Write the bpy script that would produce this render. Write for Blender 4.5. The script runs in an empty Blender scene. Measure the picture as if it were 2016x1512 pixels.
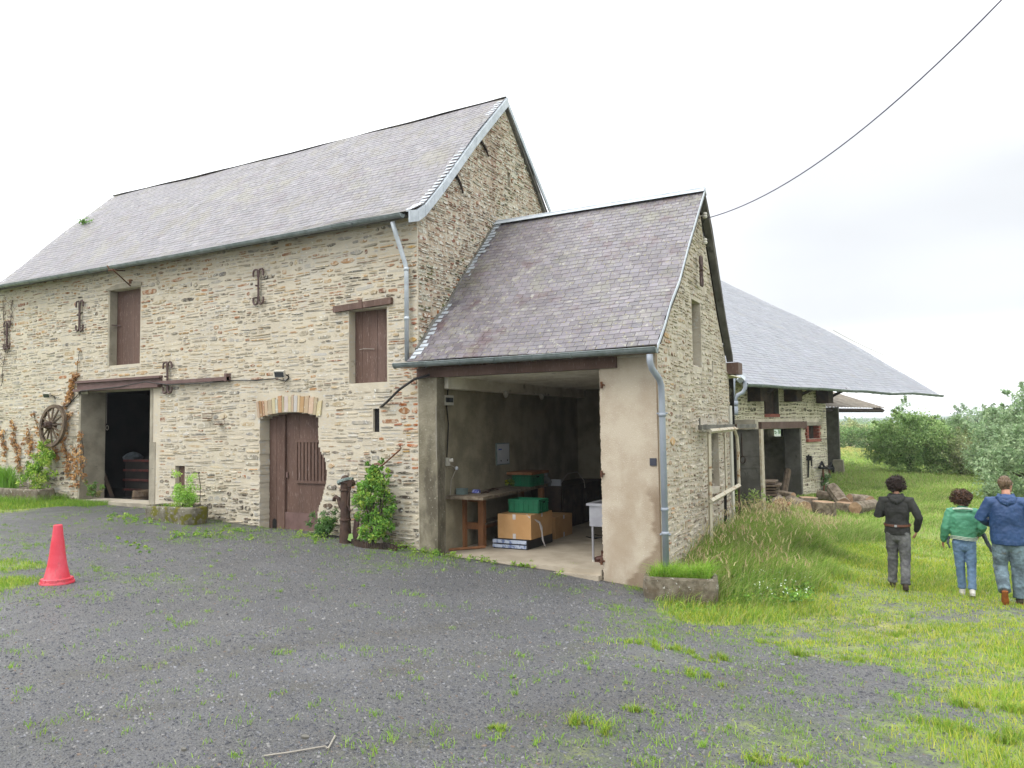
import bpy, bmesh, math, random
import numpy as np
from mathutils import Vector, Matrix

# ------------------------------------------------------------------ camera, sky, light
sc = bpy.context.scene
CAM_Y, CAM_Z, FPX = -10.681, 1.84, 1477.4
PIT, ROL, YAW = .0568, -.0147, .4927
_cy, _sy = math.cos(YAW), math.sin(YAW)
FW = np.array([-_sy*math.cos(PIT), _cy*math.cos(PIT), math.sin(PIT)])
_rt = np.array([_cy, _sy, 0.]); _up = np.cross(_rt, FW)
RT = _rt*math.cos(ROL)+_up*math.sin(ROL); UP = -_rt*math.sin(ROL)+_up*math.cos(ROL)
CAM = np.array([0, CAM_Y, CAM_Z])
cd = bpy.data.cameras.new('camera'); co = bpy.data.objects.new('camera', cd); sc.collection.objects.link(co)
cd.sensor_fit = 'HORIZONTAL'; cd.sensor_width = 36; cd.lens = 36*FPX/2016; cd.clip_start = .1; cd.clip_end = 9000
co.matrix_world = Matrix(((RT[0], UP[0], -FW[0], CAM[0]), (RT[1], UP[1], -FW[1], CAM[1]), (RT[2], UP[2], -FW[2], CAM[2]), (0, 0, 0, 1)))
sc.camera = co

SUN_EL, SUN_AZ = math.radians(52), math.radians(205)   # azimuth clockwise from +Y
w = bpy.data.worlds.new('World'); sc.world = w; w.use_nodes = True
nt = w.node_tree; nt.nodes.clear()
def N(t, kind, **kw):
    n = t.nodes.new(kind)
    for k, v in kw.items():
        if k.startswith('_'): setattr(n, k[1:], v)
        else: n.inputs[k.replace('__', ' ')].default_value = v
    return n
wo = N(nt, 'ShaderNodeOutputWorld'); bg = N(nt, 'ShaderNodeBackground'); bg.inputs['Strength'].default_value = .1
sky = N(nt, 'ShaderNodeTexSky', _sky_type='NISHITA', _sun_disc=False, _sun_elevation=SUN_EL, _sun_rotation=SUN_AZ)
tc = N(nt, 'ShaderNodeTexCoord'); sx = N(nt, 'ShaderNodeSeparateXYZ')
nt.links.new(tc.outputs['Generated'], sx.inputs[0])
# overcast cloud sheet: brighter overhead, darker billows low down in patches
mp = N(nt, 'ShaderNodeMapping'); mp.inputs['Scale'].default_value = (1.0, 1.0, 3.4); mp.inputs['Location'].default_value = (.35, .2, .15)
nt.links.new(tc.outputs['Generated'], mp.inputs[0])
nz = N(nt, 'ShaderNodeTexNoise'); nz.inputs['Scale'].default_value = 1.5; nz.inputs['Detail'].default_value = 3; nz.inputs['Roughness'].default_value = .4
nt.links.new(mp.outputs[0], nz.inputs['Vector'])
cr = N(nt, 'ShaderNodeMapRange'); cr.inputs['From Min'].default_value = .40; cr.inputs['From Max'].default_value = .60
cr.inputs['To Min'].default_value = 0; cr.inputs['To Max'].default_value = 1
nt.links.new(nz.outputs['Fac'], cr.inputs[0])
# a grey bank of cloud in one quarter of the sky (towards +Y and a little up)
dt = N(nt, 'ShaderNodeVectorMath', _operation='DOT_PRODUCT'); dt.inputs[1].default_value = Vector((.02, .985, .175)).normalized()
nt.links.new(tc.outputs['Generated'], dt.inputs[0])
bank = N(nt, 'ShaderNodeMapRange', _interpolation_type='SMOOTHSTEP'); bank.inputs['From Min'].default_value = .88; bank.inputs['From Max'].default_value = .995
nt.links.new(dt.outputs['Value'], bank.inputs[0])
def M(t, op, a, b=None, c=None):
    n = t.nodes.new('ShaderNodeMath'); n.operation = op
    for i, x in enumerate((a, b, c)):
        if x is None: continue
        if isinstance(x, (int, float)): n.inputs[i].default_value = x
        else: t.links.new(x, n.inputs[i])
    return n.outputs[0]
zen = N(nt, 'ShaderNodeMapRange'); zen.inputs['From Min'].default_value = 0; zen.inputs['From Max'].default_value = 1
zen.inputs['To Min'].default_value = 9.5; zen.inputs['To Max'].default_value = 19.
nt.links.new(sx.outputs['Z'], zen.inputs[0])
grey = M(nt, 'MULTIPLY', bank.outputs[0], M(nt, 'SUBTRACT', 1.0, M(nt, 'MULTIPLY', cr.outputs[0], .12)))
# the bank lifts off the horizon
lift = N(nt, 'ShaderNodeMapRange', _interpolation_type='SMOOTHSTEP'); lift.inputs['From Min'].default_value = .055; lift.inputs['From Max'].default_value = .13
nt.links.new(sx.outputs['Z'], lift.inputs[0])
grey = M(nt, 'MULTIPLY', grey, lift.outputs[0])
lum = M(nt, 'MULTIPLY', zen.outputs[0], M(nt, 'SUBTRACT', 1.0, M(nt, 'MULTIPLY', grey, .54)))
lum = M(nt, 'MULTIPLY', lum, M(nt, 'ADD', .96, M(nt, 'MULTIPLY', cr.outputs[0], .08)))
cc = N(nt, 'ShaderNodeCombineColor')
nt.links.new(M(nt, 'MULTIPLY', lum, .975), cc.inputs[0]); nt.links.new(M(nt, 'MULTIPLY', lum, .995), cc.inputs[1]); nt.links.new(M(nt, 'MULTIPLY', lum, 1.02), cc.inputs[2])
mx = N(nt, 'ShaderNodeMix', _data_type='RGBA'); mx.inputs['Factor'].default_value = .93
nt.links.new(sky.outputs[0], mx.inputs['A']); nt.links.new(cc.outputs[0], mx.inputs['B'])
nt.links.new(mx.outputs['Result'], bg.inputs[0]); nt.links.new(bg.outputs[0], wo.inputs[0])

sl = bpy.data.lights.new('sun', 'SUN'); so = bpy.data.objects.new('sun', sl); sc.collection.objects.link(so)
sl.energy = 1.15; sl.angle = math.radians(25); sl.color = (1, .965, .92)
sd = Vector((math.sin(SUN_AZ)*math.cos(SUN_EL), math.cos(SUN_AZ)*math.cos(SUN_EL), math.sin(SUN_EL)))
so.rotation_euler = sd.to_track_quat('Z', 'Y').to_euler(); so.location = (0, -20, 40)
sc.view_settings.view_transform = 'Standard'; sc.view_settings.look = 'None'; sc.view_settings.gamma = 1
sc.view_settings.exposure = .80
HAZE = 0.00045
sc.cycles.max_bounces = 7; sc.cycles.diffuse_bounces = 4; sc.cycles.transparent_max_bounces = 8
sc.cycles.use_denoising = True

# ------------------------------------------------------------------ projection helpers: a point of a real plane seen at a photo pixel
def ray(px, py): return FW+(px-1008)/FPX*RT-(py-756)/FPX*UP
def onY(px, py, v=0.): d = ray(px, py); return CAM+d*((v-CAM[1])/d[1])
def onX(px, py, v): d = ray(px, py); return CAM+d*((v-CAM[0])/d[0])
def onZ(px, py, v): d = ray(px, py); return CAM+d*((v-CAM[2])/d[2])
def atD(px, py, z): return CAM+ray(px, py)*z
def onP(px, py, P, n): d = ray(px, py); n = np.array(n, float); return CAM+d*(((np.array(P, float)-CAM)@n)/(d@n))

# ------------------------------------------------------------------ ground height (thin plate spline through levels read off the photo)
GP = np.array([(-40,-2,.6),(-40,20,.3),(-22,-1,.22),(-20.5,0,.17),(-17,0,.22),(-14.7,0,.20),(-13,-.2,.08),(-11.3,0,-.05),(-9.8,0,-.05),(-8.6,-.3,-.16),(-7.5,0,-.25),
  (-5.8,0,-.36),(-4.2,0,-.47),(-3.3,0,-.56),(-2.6,-.3,-.70),(-3.2,1.6,-.45),(-3.2,4.7,-.40),(-9.4,-5.1,-.02),(-5,-8,0),(0,-10.7,.12),(0,-7,-.12),(-2,-5,-.18),
  (-4,-2.5,-.38),(-1.2,-2,-.62),(3,-4,-.5),(4,-9,-.1),(-.35,3,-.88),(.6,3.6,-1.02),(1.1,2.6,-.90),(3.5,3,-1.15),(6,0,-1.1),(-3,8,-.6),(-1,7,-.82),(2,8,-1.05),(-3,14,-.68),(-2.85,18.5,-.7),
  (-1,13,-.78),(2,16,-.92),(-3.2,28.5,-.6),(0,32,-.8),(5,25,-1.0),(10,12,-1.4),(-6,50,-.55),(0,60,-.9),(12,50,-1.4),(-12,-14,.1),(8,-20,.1),(-25,-20,.3),(20,-10,-1.2),(-12,16,-.5),(-20,30,-.2),(30,30,-1.8),
  (-10,75,-.9),(0,95,-1.6),(25,90,-2.2),(-40,60,0.2)], float)
def _phi(r2): return r2*np.log(r2+1e-9)*.5
def _fit():
    n = len(GP); A = _phi(((GP[:, None, :2]-GP[None, :, :2])**2).sum(2))+np.eye(n)*.6
    P = np.c_[np.ones(n), GP[:, :2]]
    S_ = np.block([[A, P], [P.T, np.zeros((3, 3))]])
    return np.linalg.solve(S_, np.r_[GP[:, 2], 0, 0, 0])
GW = _fit()
def gz(x, y):
    x = np.atleast_1d(np.asarray(x, float)); y = np.atleast_1d(np.asarray(y, float))
    xc = np.clip(x, -45, 40); yc = np.clip(y, -25, 100); out = np.zeros(len(x))
    for i in range(0, len(x), 20000):
        a, b = xc[i:i+20000], yc[i:i+20000]
        r2 = (a[:, None]-GP[None, :, 0])**2+(b[:, None]-GP[None, :, 1])**2
        out[i:i+20000] = _phi(r2)@GW[:len(GP)]+GW[-3]+GW[-2]*a+GW[-1]*b
    r = np.hypot(x, y-CAM_Y)
    t = np.clip((r-110)/500, 0, 1); t = t*t*(3-2*t)
    return out*(1-t)+t*(-7.)
def micro(x, y): return .007*np.sin(x*2.1+y*1.3)+.005*np.sin(x*4.7-y*3.9)
_gz0 = gz
def gz(x, y):
    x = np.atleast_1d(np.asarray(x, float)); y = np.atleast_1d(np.asarray(y, float)); return _gz0(x, y)+np.where((np.abs(x) < 40) & (np.abs(y) < 60), micro(x, y), 0)
def g1(x, y): return float(gz(x, y)[0])
def onG(px, py, dz=0.):
    z = -.4
    for _ in range(30):
        p = onZ(px, py, z+dz)
        if p[1] < CAM_Y or np.hypot(p[0], p[1]) > 400: p = atD(px, py, 90)
        z = .5*z+.5*g1(p[0], p[1])
    return onZ(px, py, z+dz)

# ------------------------------------------------------------------ materials
def S(r, g, b, k=1.0):
    f = lambda c: ((c/255+.055)/1.055)**2.4 if c > 10 else c/255/12.92
    return (f(r)*k, f(g)*k, f(b)*k, 1)
MATS = {}
def mat(name, c1, c2=None, rough=.8, scale=4., detail=6, spots=None, spot_scale=12., spot_cut=.62, bump=.0, bscale=40., metal=0., attr=False, spec=.4, stretch=(1,1,1), contrast=(.35,.65), trans=0., streak=None, attr_mix=1.0, coords='Object', moss=None):
    m = bpy.data.materials.new(name); m.use_nodes = True; t = m.node_tree; t.nodes.clear()
    o = N(t, 'ShaderNodeOutputMaterial'); b = N(t, 'ShaderNodeBsdfPrincipled')
    b.inputs['Roughness'].default_value = rough; b.inputs['Metallic'].default_value = metal; b.inputs['Specular IOR Level'].default_value = spec
    co_ = N(t, 'ShaderNodeTexCoord'); mpn = N(t, 'ShaderNodeMapping'); mpn.inputs['Scale'].default_value = stretch
    t.links.new(co_.outputs[coords], mpn.inputs[0])
    def noise(s, d=6, src=mpn, r=.6):
        n = N(t, 'ShaderNodeTexNoise'); n.inputs['Scale'].default_value = s; n.inputs['Detail'].default_value = d; n.inputs['Roughness'].default_value = r
        t.links.new(src.outputs[0], n.inputs['Vector']); return n
    def mix(fac, a, b_, kind='MIX'):
        x = N(t, 'ShaderNodeMix', _data_type='RGBA', _blend_type=kind)
        for s_, v in (('Factor', fac), ('A', a), ('B', b_)):
            if hasattr(v, 'is_output'): t.links.new(v, x.inputs[s_])
            else: x.inputs[s_].default_value = v
        return x.outputs['Result']
    def rng(v, a, b_, lo=0., hi=1.):
        x = N(t, 'ShaderNodeMapRange', _interpolation_type='SMOOTHSTEP')
        for k, q in zip(('From Min', 'From Max', 'To Min', 'To Max'), (a, b_, lo, hi)): x.inputs[k].default_value = q
        t.links.new(v, x.inputs[0]); return x.outputs[0]
    n1 = noise(scale, detail)
    col = mix(rng(n1.outputs['Fac'], *contrast), c1, c2 if c2 else tuple(x*.8 for x in c1[:3])+(1,))
    if attr:
        at = N(t, 'ShaderNodeAttribute'); at.attribute_name = 'Col'
        if attr == 'mul': col = mix(1.0, col, at.outputs['Color'], 'MULTIPLY')
        else: col = mix(attr_mix, col, at.outputs['Color']) 
        if attr == 'mix': col = mix(rng(n1.outputs['Fac'], contrast[0], contrast[1], 0., .75), at.outputs['Color'], c1)
    for (sc_, s1, s2, cut, amt, st) in (spots or []):
        src = mpn
        if st:
            src = N(t, 'ShaderNodeMapping'); src.inputs['Scale'].default_value = st; t.links.new(co_.outputs[coords], src.inputs[0])
        ns = noise(sc_, 5, src, .65)
        col = mix(rng(ns.outputs['Fac'], cut, cut+s2, 0., amt), col, s1)
    t.links.new(col, b.inputs['Base Color'])
    if bump:
        nb = noise(bscale, 8, mpn, .7); bp = N(t, 'ShaderNodeBump'); bp.inputs['Strength'].default_value = 1.; bp.inputs['Distance'].default_value = bump
        t.links.new(nb.outputs['Fac'], bp.inputs['Height']); t.links.new(bp.outputs[0], b.inputs['Normal'])
    if trans:
        tr = N(t, 'ShaderNodeBsdfTranslucent'); t.links.new(col, tr.inputs[0]); ms = N(t, 'ShaderNodeMixShader'); ms.inputs[0].default_value = trans
        t.links.new(b.outputs[0], ms.inputs[1]); t.links.new(tr.outputs[0], ms.inputs[2]); t.links.new(ms.outputs[0], o.inputs[0])
    else: t.links.new(b.outputs[0], o.inputs[0])
    MATS[name] = m; return m

LICH = S(222, 222, 210, .8)
mat('mortar', S(210,200,178,.76), S(194,183,162,.74), rough=.95, scale=2.2, contrast=(.3,.75), bump=.012, bscale=22, spots=[(9, S(200,200,195,.72), .06, .56, .8, (1,1,2.5)), (.55, S(205,200,190,.72), .2, .52, .6, None), (3.0, S(120,112,90,.6), .12, .60, .55, (1,1,2))])
mat('stone', S(208,198,176,.76), rough=.9, scale=7, attr='mix', contrast=(.42,.64), bump=.010, bscale=30, spots=[(16, LICH, .05, .585, .85, None), (2.6, S(206,194,170,.74), .08, .56, .7, (1,1,1.6)), (.45, S(196,192,184,.72), .12, .54, .45, None), (45, S(60,52,44), .05, .66, .5, (1,1,2))])
mat('stone_gable', S(200,188,168,.76), rough=.92, scale=6, attr='mix', contrast=(.5,.8), bump=.012, bscale=30, spots=[(9, S(216,214,202,.8), .06, .47, .9, (1,1,1.3)), (.9, S(150,108,88,.6), .15, .53, .5, (1,1,.35)), (1.3, S(96,92,40,.6), .08, .64, .6, (1,1,.3))])
mat('mortar_gable', S(202,188,166,.74), S(182,162,140,.7), rough=.95, scale=3, bump=.014, bscale=22, spots=[(13, S(205,203,185,.75), .05, .52, .9, None), (.9, S(150,108,88,.6), .15, .53, .5, (1,1,.35))])
mat('mortar_shed', S(208,198,180,.74), S(188,176,158,.7), rough=.95, scale=2.5, bump=.014, bscale=22, spots=[(12, S(210,208,200,.72), .06, .56, .7, None), (2, S(140,128,108,.6), .12, .6, .5, None)])
mat('mortar_far', S(222,214,190,.78), S(204,196,172,.74), rough=.95, scale=3, bump=.012, bscale=25, spots=[(.6, S(120,122,60,.5), .2, .53, .7, None)])
mat('mortar_moss', S(112,112,62,.6), S(80,84,40,.6), rough=.95, scale=3, bump=.012, bscale=25)
mat('render_shed', S(208,195,174,.70), S(194,178,156,.68), rough=.93, scale=2.2, bump=.010, bscale=70, spots=[(60, S(228,220,208,.8), .05, .60, .9, None), (1.1, S(186,166,140,.62), .2, .5, .6, (1,1,.5))])
mat('interior_render', S(188,178,150,.56), S(156,146,120,.5), rough=.95, scale=1.6, bump=.012, bscale=30, spots=[(1.2, S(92,84,70,.6), .2, .54, .75, (1,1,.45)), (14, S(172,166,150,.5), .08, .6, .5, None)])
mat('jamb_render', S(170,162,140,.6), S(134,126,104,.55), rough=.95, scale=1.6, bump=.014, bscale=26, spots=[(1.4, S(92,84,68,.55), .15, .52, .8, (1,1,.45)), (20, S(190,184,166,.6), .06, .6, .5, None)])
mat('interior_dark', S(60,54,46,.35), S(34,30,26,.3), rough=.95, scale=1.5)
mat('concrete', S(184,176,156,.66), S(160,152,134,.62), rough=.92, scale=2.5, bump=.006, bscale=40, spots=[(6, S(108,102,88,.6), .08, .62, .6, (1,1,2.5)), (60, S(90,84,74), .04, .66, .6, None)])
mat('concrete_floor', S(192,180,160,.72), S(172,160,140,.68), rough=.85, scale=1.8, bump=.003, bscale=30, spots=[(3, S(110,88,66,.55), .08, .64, .6, None), (25, S(96,80,62), .04, .68, .6, None)])
mat('concrete_dark', S(134,131,122,.58), S(108,105,96,.52), rough=.93, scale=2.4, bump=.006, bscale=40, spots=[(4, S(60,58,52,.5), .1, .6, .6, (1,1,.5))])
mat('granite', S(150,140,122,.62), S(112,102,84,.58), rough=.95, scale=9, bump=.012, bscale=45, spots=[(16, S(205,203,192,.75), .04, .62, .9, None), (3, S(112,92,66,.55), .15, .5, .6, None), (60, S(60,54,46), .05, .62, .5, None)])
mat('granite_moss', S(150,144,126,.62), S(105,100,84,.58), rough=.95, scale=9, bump=.014, bscale=40, spots=[(5, S(120,118,20,.55), .05, .53, .95, None), (14, S(205,203,192,.75), .05, .62, .7, None)])
def slate(name, a, b_, sp, rough=.42): mat(name, a, b_, rough=rough, scale=3, attr='mul', spec=.55, bump=.004, bscale=30, contrast=(.3,.7), spots=sp)
slate('slate_main', S(145,140,144,.55), S(131,126,130,.52), [(1.4, S(136,128,112,.52), .12, .52, .6, (1,1,.45)), (5, S(168,164,148,.62), .08, .58, .5, (1,1,1)), (1.0, S(122,104,110,.52), .12, .56, .5, (1,1,2)), (30, S(176,170,140,.65), .04, .60, .7, None), (.8, S(146,142,120,.6), .12, .54, .55, (1,1,.8))])
slate('slate_shed', S(142,136,141,.56), S(124,117,123,.53), [(3.2, S(166,163,148,.58), .10, .56, .5, (1,1,.6)), (1.1, S(122,120,100,.5), .12, .56, .5, (1,1,.5)), (26, S(160,150,90,.62), .04, .59, .8, None), (1.5, S(112,82,84,.5), .09, .55, .6, (1,1,.8)), (2.0, S(144,142,124,.6), .1, .56, .55, (1,1,.7)), (9, S(186,184,168,.62), .05, .60, .6, None)])
slate('slate_far', S(156,159,166,.58), S(144,147,155,.56), [(1.1, S(150,146,138,.6), .1, .58, .5, (1,1,1)), (22, S(176,172,120,.6), .04, .68, .6, None)], .38)
mat('zinc', S(196,203,208,.8), S(178,186,192,.76), rough=.5, metal=.25, scale=5, bump=.002, bscale=12)
mat('zinc_gutter', S(146,156,156,.66), S(122,134,132,.62), rough=.5, metal=.2, scale=6, bump=.002, bscale=12, spots=[(8, S(70,76,70), .1, .6, .5, (1,1,1))])
mat('pvc_grey', S(158,166,176,.72), S(146,154,164,.7), rough=.5, scale=3)
mat('brown_paint', S(114,87,74,.62), S(100,75,63,.6), rough=.7, scale=3, bump=.003, bscale=25, stretch=(1,1,.15), spots=[(26, S(168,150,140,.7), .04, .60, .6, (3,3,.3)), (1.2, S(146,120,110,.65), .2, .5, .5, (1,1,.3)), (9, S(82,58,50,.55), .06, .6, .5, (3,3,.25))])
mat('brown_steel', S(128,100,94,.6), S(110,84,78,.58), rough=.65, scale=4, bump=.002, bscale=20, spots=[(9, S(104,66,48), .06, .64, .5, None)])
mat('iron_brown', S(110,86,82,.6), S(86,64,58,.6), rough=.6, scale=12, bump=.003, bscale=30)
mat('rust', S(128,84,54,.6), S(92,58,40,.6), rough=.85, scale=14, bump=.004, bscale=40)
mat('rust_white', S(202,194,172,.72), S(164,124,84,.62), rough=.8, scale=9, contrast=(.54,.66), bump=.003, bscale=40)
mat('old_iron', S(92,68,54,.6), S(66,46,36,.6), rough=.75, scale=10, bump=.006, bscale=28, spots=[(7, S(110,112,84,.5), .1, .6, .5, None)])
mat('wood_old', S(126,108,86,.6), S(90,74,58,.58), rough=.85, scale=6, stretch=(1,1,1), bump=.006, bscale=30)
mat('wood_dark', S(84,66,52,.55), S(52,42,34,.5), rough=.85, scale=5, bump=.006, bscale=30)
mat('wood_bench', S(168,116,76,.62), S(140,94,60,.6), rough=.75, scale=6, stretch=(1,1,.3), bump=.003, bscale=30)
mat('wood_top', S(150,136,116,.6), S(104,90,72,.55), rough=.85, scale=8, bump=.004, bscale=30)
mat('ceiling_white', S(232,226,210,.9), S(210,202,184,.85), rough=.9, scale=2.5, bump=.005, bscale=30, spots=[(3, S(112,100,82,.6), .12, .6, .6, None)])
mat('bark', S(96,84,68,.55), S(66,56,44,.5), rough=.95, scale=8, stretch=(1,1,.4), bump=.02, bscale=14)
mat('log_bark', S(156,142,122,.6), S(106,92,74,.55), rough=.95, scale=7, bump=.02, bscale=14, spots=[(3, S(96,100,60,.5), .1, .6, .5, None)])
mat('log_end', S(194,162,128,.6), S(156,124,94,.56), rough=.9, scale=6, bump=.006, bscale=25)
mat('cone_red', S(222,62,78,.72), S(228,84,100,.74), rough=.6, scale=3, spots=[(4, S(228,132,136,.74), .15, .52, .5, (1,1,.5)), (40, S(120,60,60,.6), .03, .66, .7, None), (9, S(170,92,92,.65), .08, .58, .4, (1,1,.4))])
mat('crate_green', S(22,128,86,.62), S(18,112,74,.6), rough=.45, scale=4)
mat('cardboard', S(208,164,112,.68), S(198,152,100,.66), rough=.9, scale=3)
mat('tape', S(214,208,204,.75), S(190,184,182,.7), rough=.4, scale=5)
mat('black_plastic', S(24,24,26), S(36,36,40), rough=.4, scale=3)
mat('film_blue', S(196,206,224,.7), S(120,136,176,.65), rough=.25, scale=14, contrast=(.45,.6), spots=[(30, S(160,60,60), .04, .66, .8, None)])
mat('steel_sink', S(200,200,204,.7), S(180,180,186,.68), rough=.35, metal=.5, scale=3)
mat('white_plastic', S(214,210,198,.72), S(196,192,178,.7), rough=.5, scale=4)
mat('grey_metal_box', S(128,146,142,.6), S(110,128,124,.58), rough=.5, scale=4)
mat('blue_packet', S(84,92,190,.6), S(190,196,230,.7), rough=.4, scale=30, contrast=(.5,.56))
mat('paper', S(205,208,212,.7), S(190,194,200,.7), rough=.6, scale=4, spots=[(26, S(140,146,170,.6), .04, .6, .5, (3,3,1))])
mat('ink_blue', S(52,72,150), rough=.6)
mat('clear_plastic', S(170,176,178,.5), S(140,146,150,.5), rough=.15, spec=.8)
mat('leather', S(92,54,42,.6), S(66,36,28,.6), rough=.45, scale=10)
mat('black', S(14,13,12), S(20,18,17), rough=.9)
mat('cable_black', S(24,23,24), S(32,30,30), rough=.5)
mat('cable_white', S(188,180,166,.6), S(170,162,150,.6), rough=.6)
mat('plaque', S(44,46,58), S(54,56,66), rough=.35)
mat('glass_dark', S(60,66,70,.5), S(88,92,96,.5), rough=.08, spec=.9)
mat('dark_rim', S(120,48,38,.4), S(70,30,24,.35), rough=.8, scale=6)
mat('brick_red', S(176,104,88,.6), S(150,88,74,.58), rough=.9, scale=12, bump=.004, bscale=40)
mat('voussoir', S(200,176,140,.66), S(170,140,104,.62), rough=.92, scale=7, attr='mix', contrast=(.45,.8), bump=.008, bscale=30, spots=[(20, LICH, .05, .62, .7, None)])
mat('corrugated', S(156,147,132,.6), S(128,118,104,.56), rough=.9, scale=4, bump=.006, bscale=20, spots=[(2, S(150,146,134,.55), .1, .55, .6, None)])
mat('soil', S(84,70,52,.5), S(60,48,36,.5), rough=.95, scale=10, bump=.01, bscale=30)
mat('rope', S(176,190,184,.65), S(120,140,134,.6), rough=.8, scale=30)
mat('leaf', (1.85,1.95,1.9,1), (1.45,1.5,1.5,1), rough=.5, scale=2.5, attr='mul', trans=.42, spec=.35)
mat('rust_clean', S(200,192,172,.7), S(176,160,134,.66), rough=.8, scale=9)
mat('grass_blade', (1.62,1.70,1.4,1), (1.40,1.48,1.25,1), rough=.55, scale=.8, attr='mul', trans=.42, spec=.25)
mat('leaf_far', (2.2,2.2,2.3,1), (1.7,1.7,1.8,1), rough=.7, scale=.4, attr='mul', trans=.25, spec=.2)
mat('chips', (.98,.98,.99,1), (.84,.84,.85,1), rough=.75, scale=8, attr='mul', spec=.25)
mat('skin', S(214,160,134,.62), S(200,142,116,.6), rough=.55, scale=8)
mat('hair_curly', S(66,44,34,.6), S(40,26,20,.5), rough=.6, scale=40, bump=.01, bscale=60)
mat('hair_curly_light', S(104,70,46,.65), S(58,38,28,.5), rough=.6, scale=25, bump=.01, bscale=60)
mat('hair_short', S(128,104,78,.65), S(96,76,56,.55), rough=.6, scale=30, stretch=(2,2,.4), bump=.004, bscale=50)
mat('hoodie_dark', S(62,62,60,.62), S(48,48,47,.6), rough=.95, scale=5, bump=.006, bscale=14)
mat('jeans_grey', S(134,134,134,.6), S(96,96,98,.55), rough=.9, scale=5, bump=.008, bscale=16, contrast=(.35,.6))
mat('jeans_blue', S(128,158,190,.62), S(100,130,164,.58), rough=.9, scale=5, bump=.005, bscale=16)
mat('jeans_worn', S(142,166,178,.62), S(92,108,116,.55), rough=.9, scale=5, bump=.006, bscale=14, spots=[(3, S(112,98,72,.55), .12, .56, .8, None)])
mat('jacket_green', S(96,170,134,.66), S(80,152,118,.64), rough=.6, scale=4, bump=.004, bscale=9)
mat('jacket_blue', S(54,88,138,.6), S(44,75,122,.58), rough=.6, scale=4, bump=.004, bscale=9)
mat('knit_white', S(214,222,206,.7), S(190,204,186,.68), rough=.9, scale=20)
mat('grey_cloth', S(104,112,120,.6), S(72,80,84,.55), rough=.9, scale=6, bump=.006, bscale=14)
mat('shoe_white', S(226,222,214,.76), S(200,196,188,.7), rough=.6, scale=12)
mat('sole_orange', S(186,110,44,.62), S(160,92,38,.6), rough=.7, scale=20, bump=.006, bscale=50)
mat('boot_brown', S(92,76,62,.55), S(66,54,44,.5), rough=.8, scale=10)
mat('belt', S(120,74,48,.6), S(96,58,38,.6), rough=.6)

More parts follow.
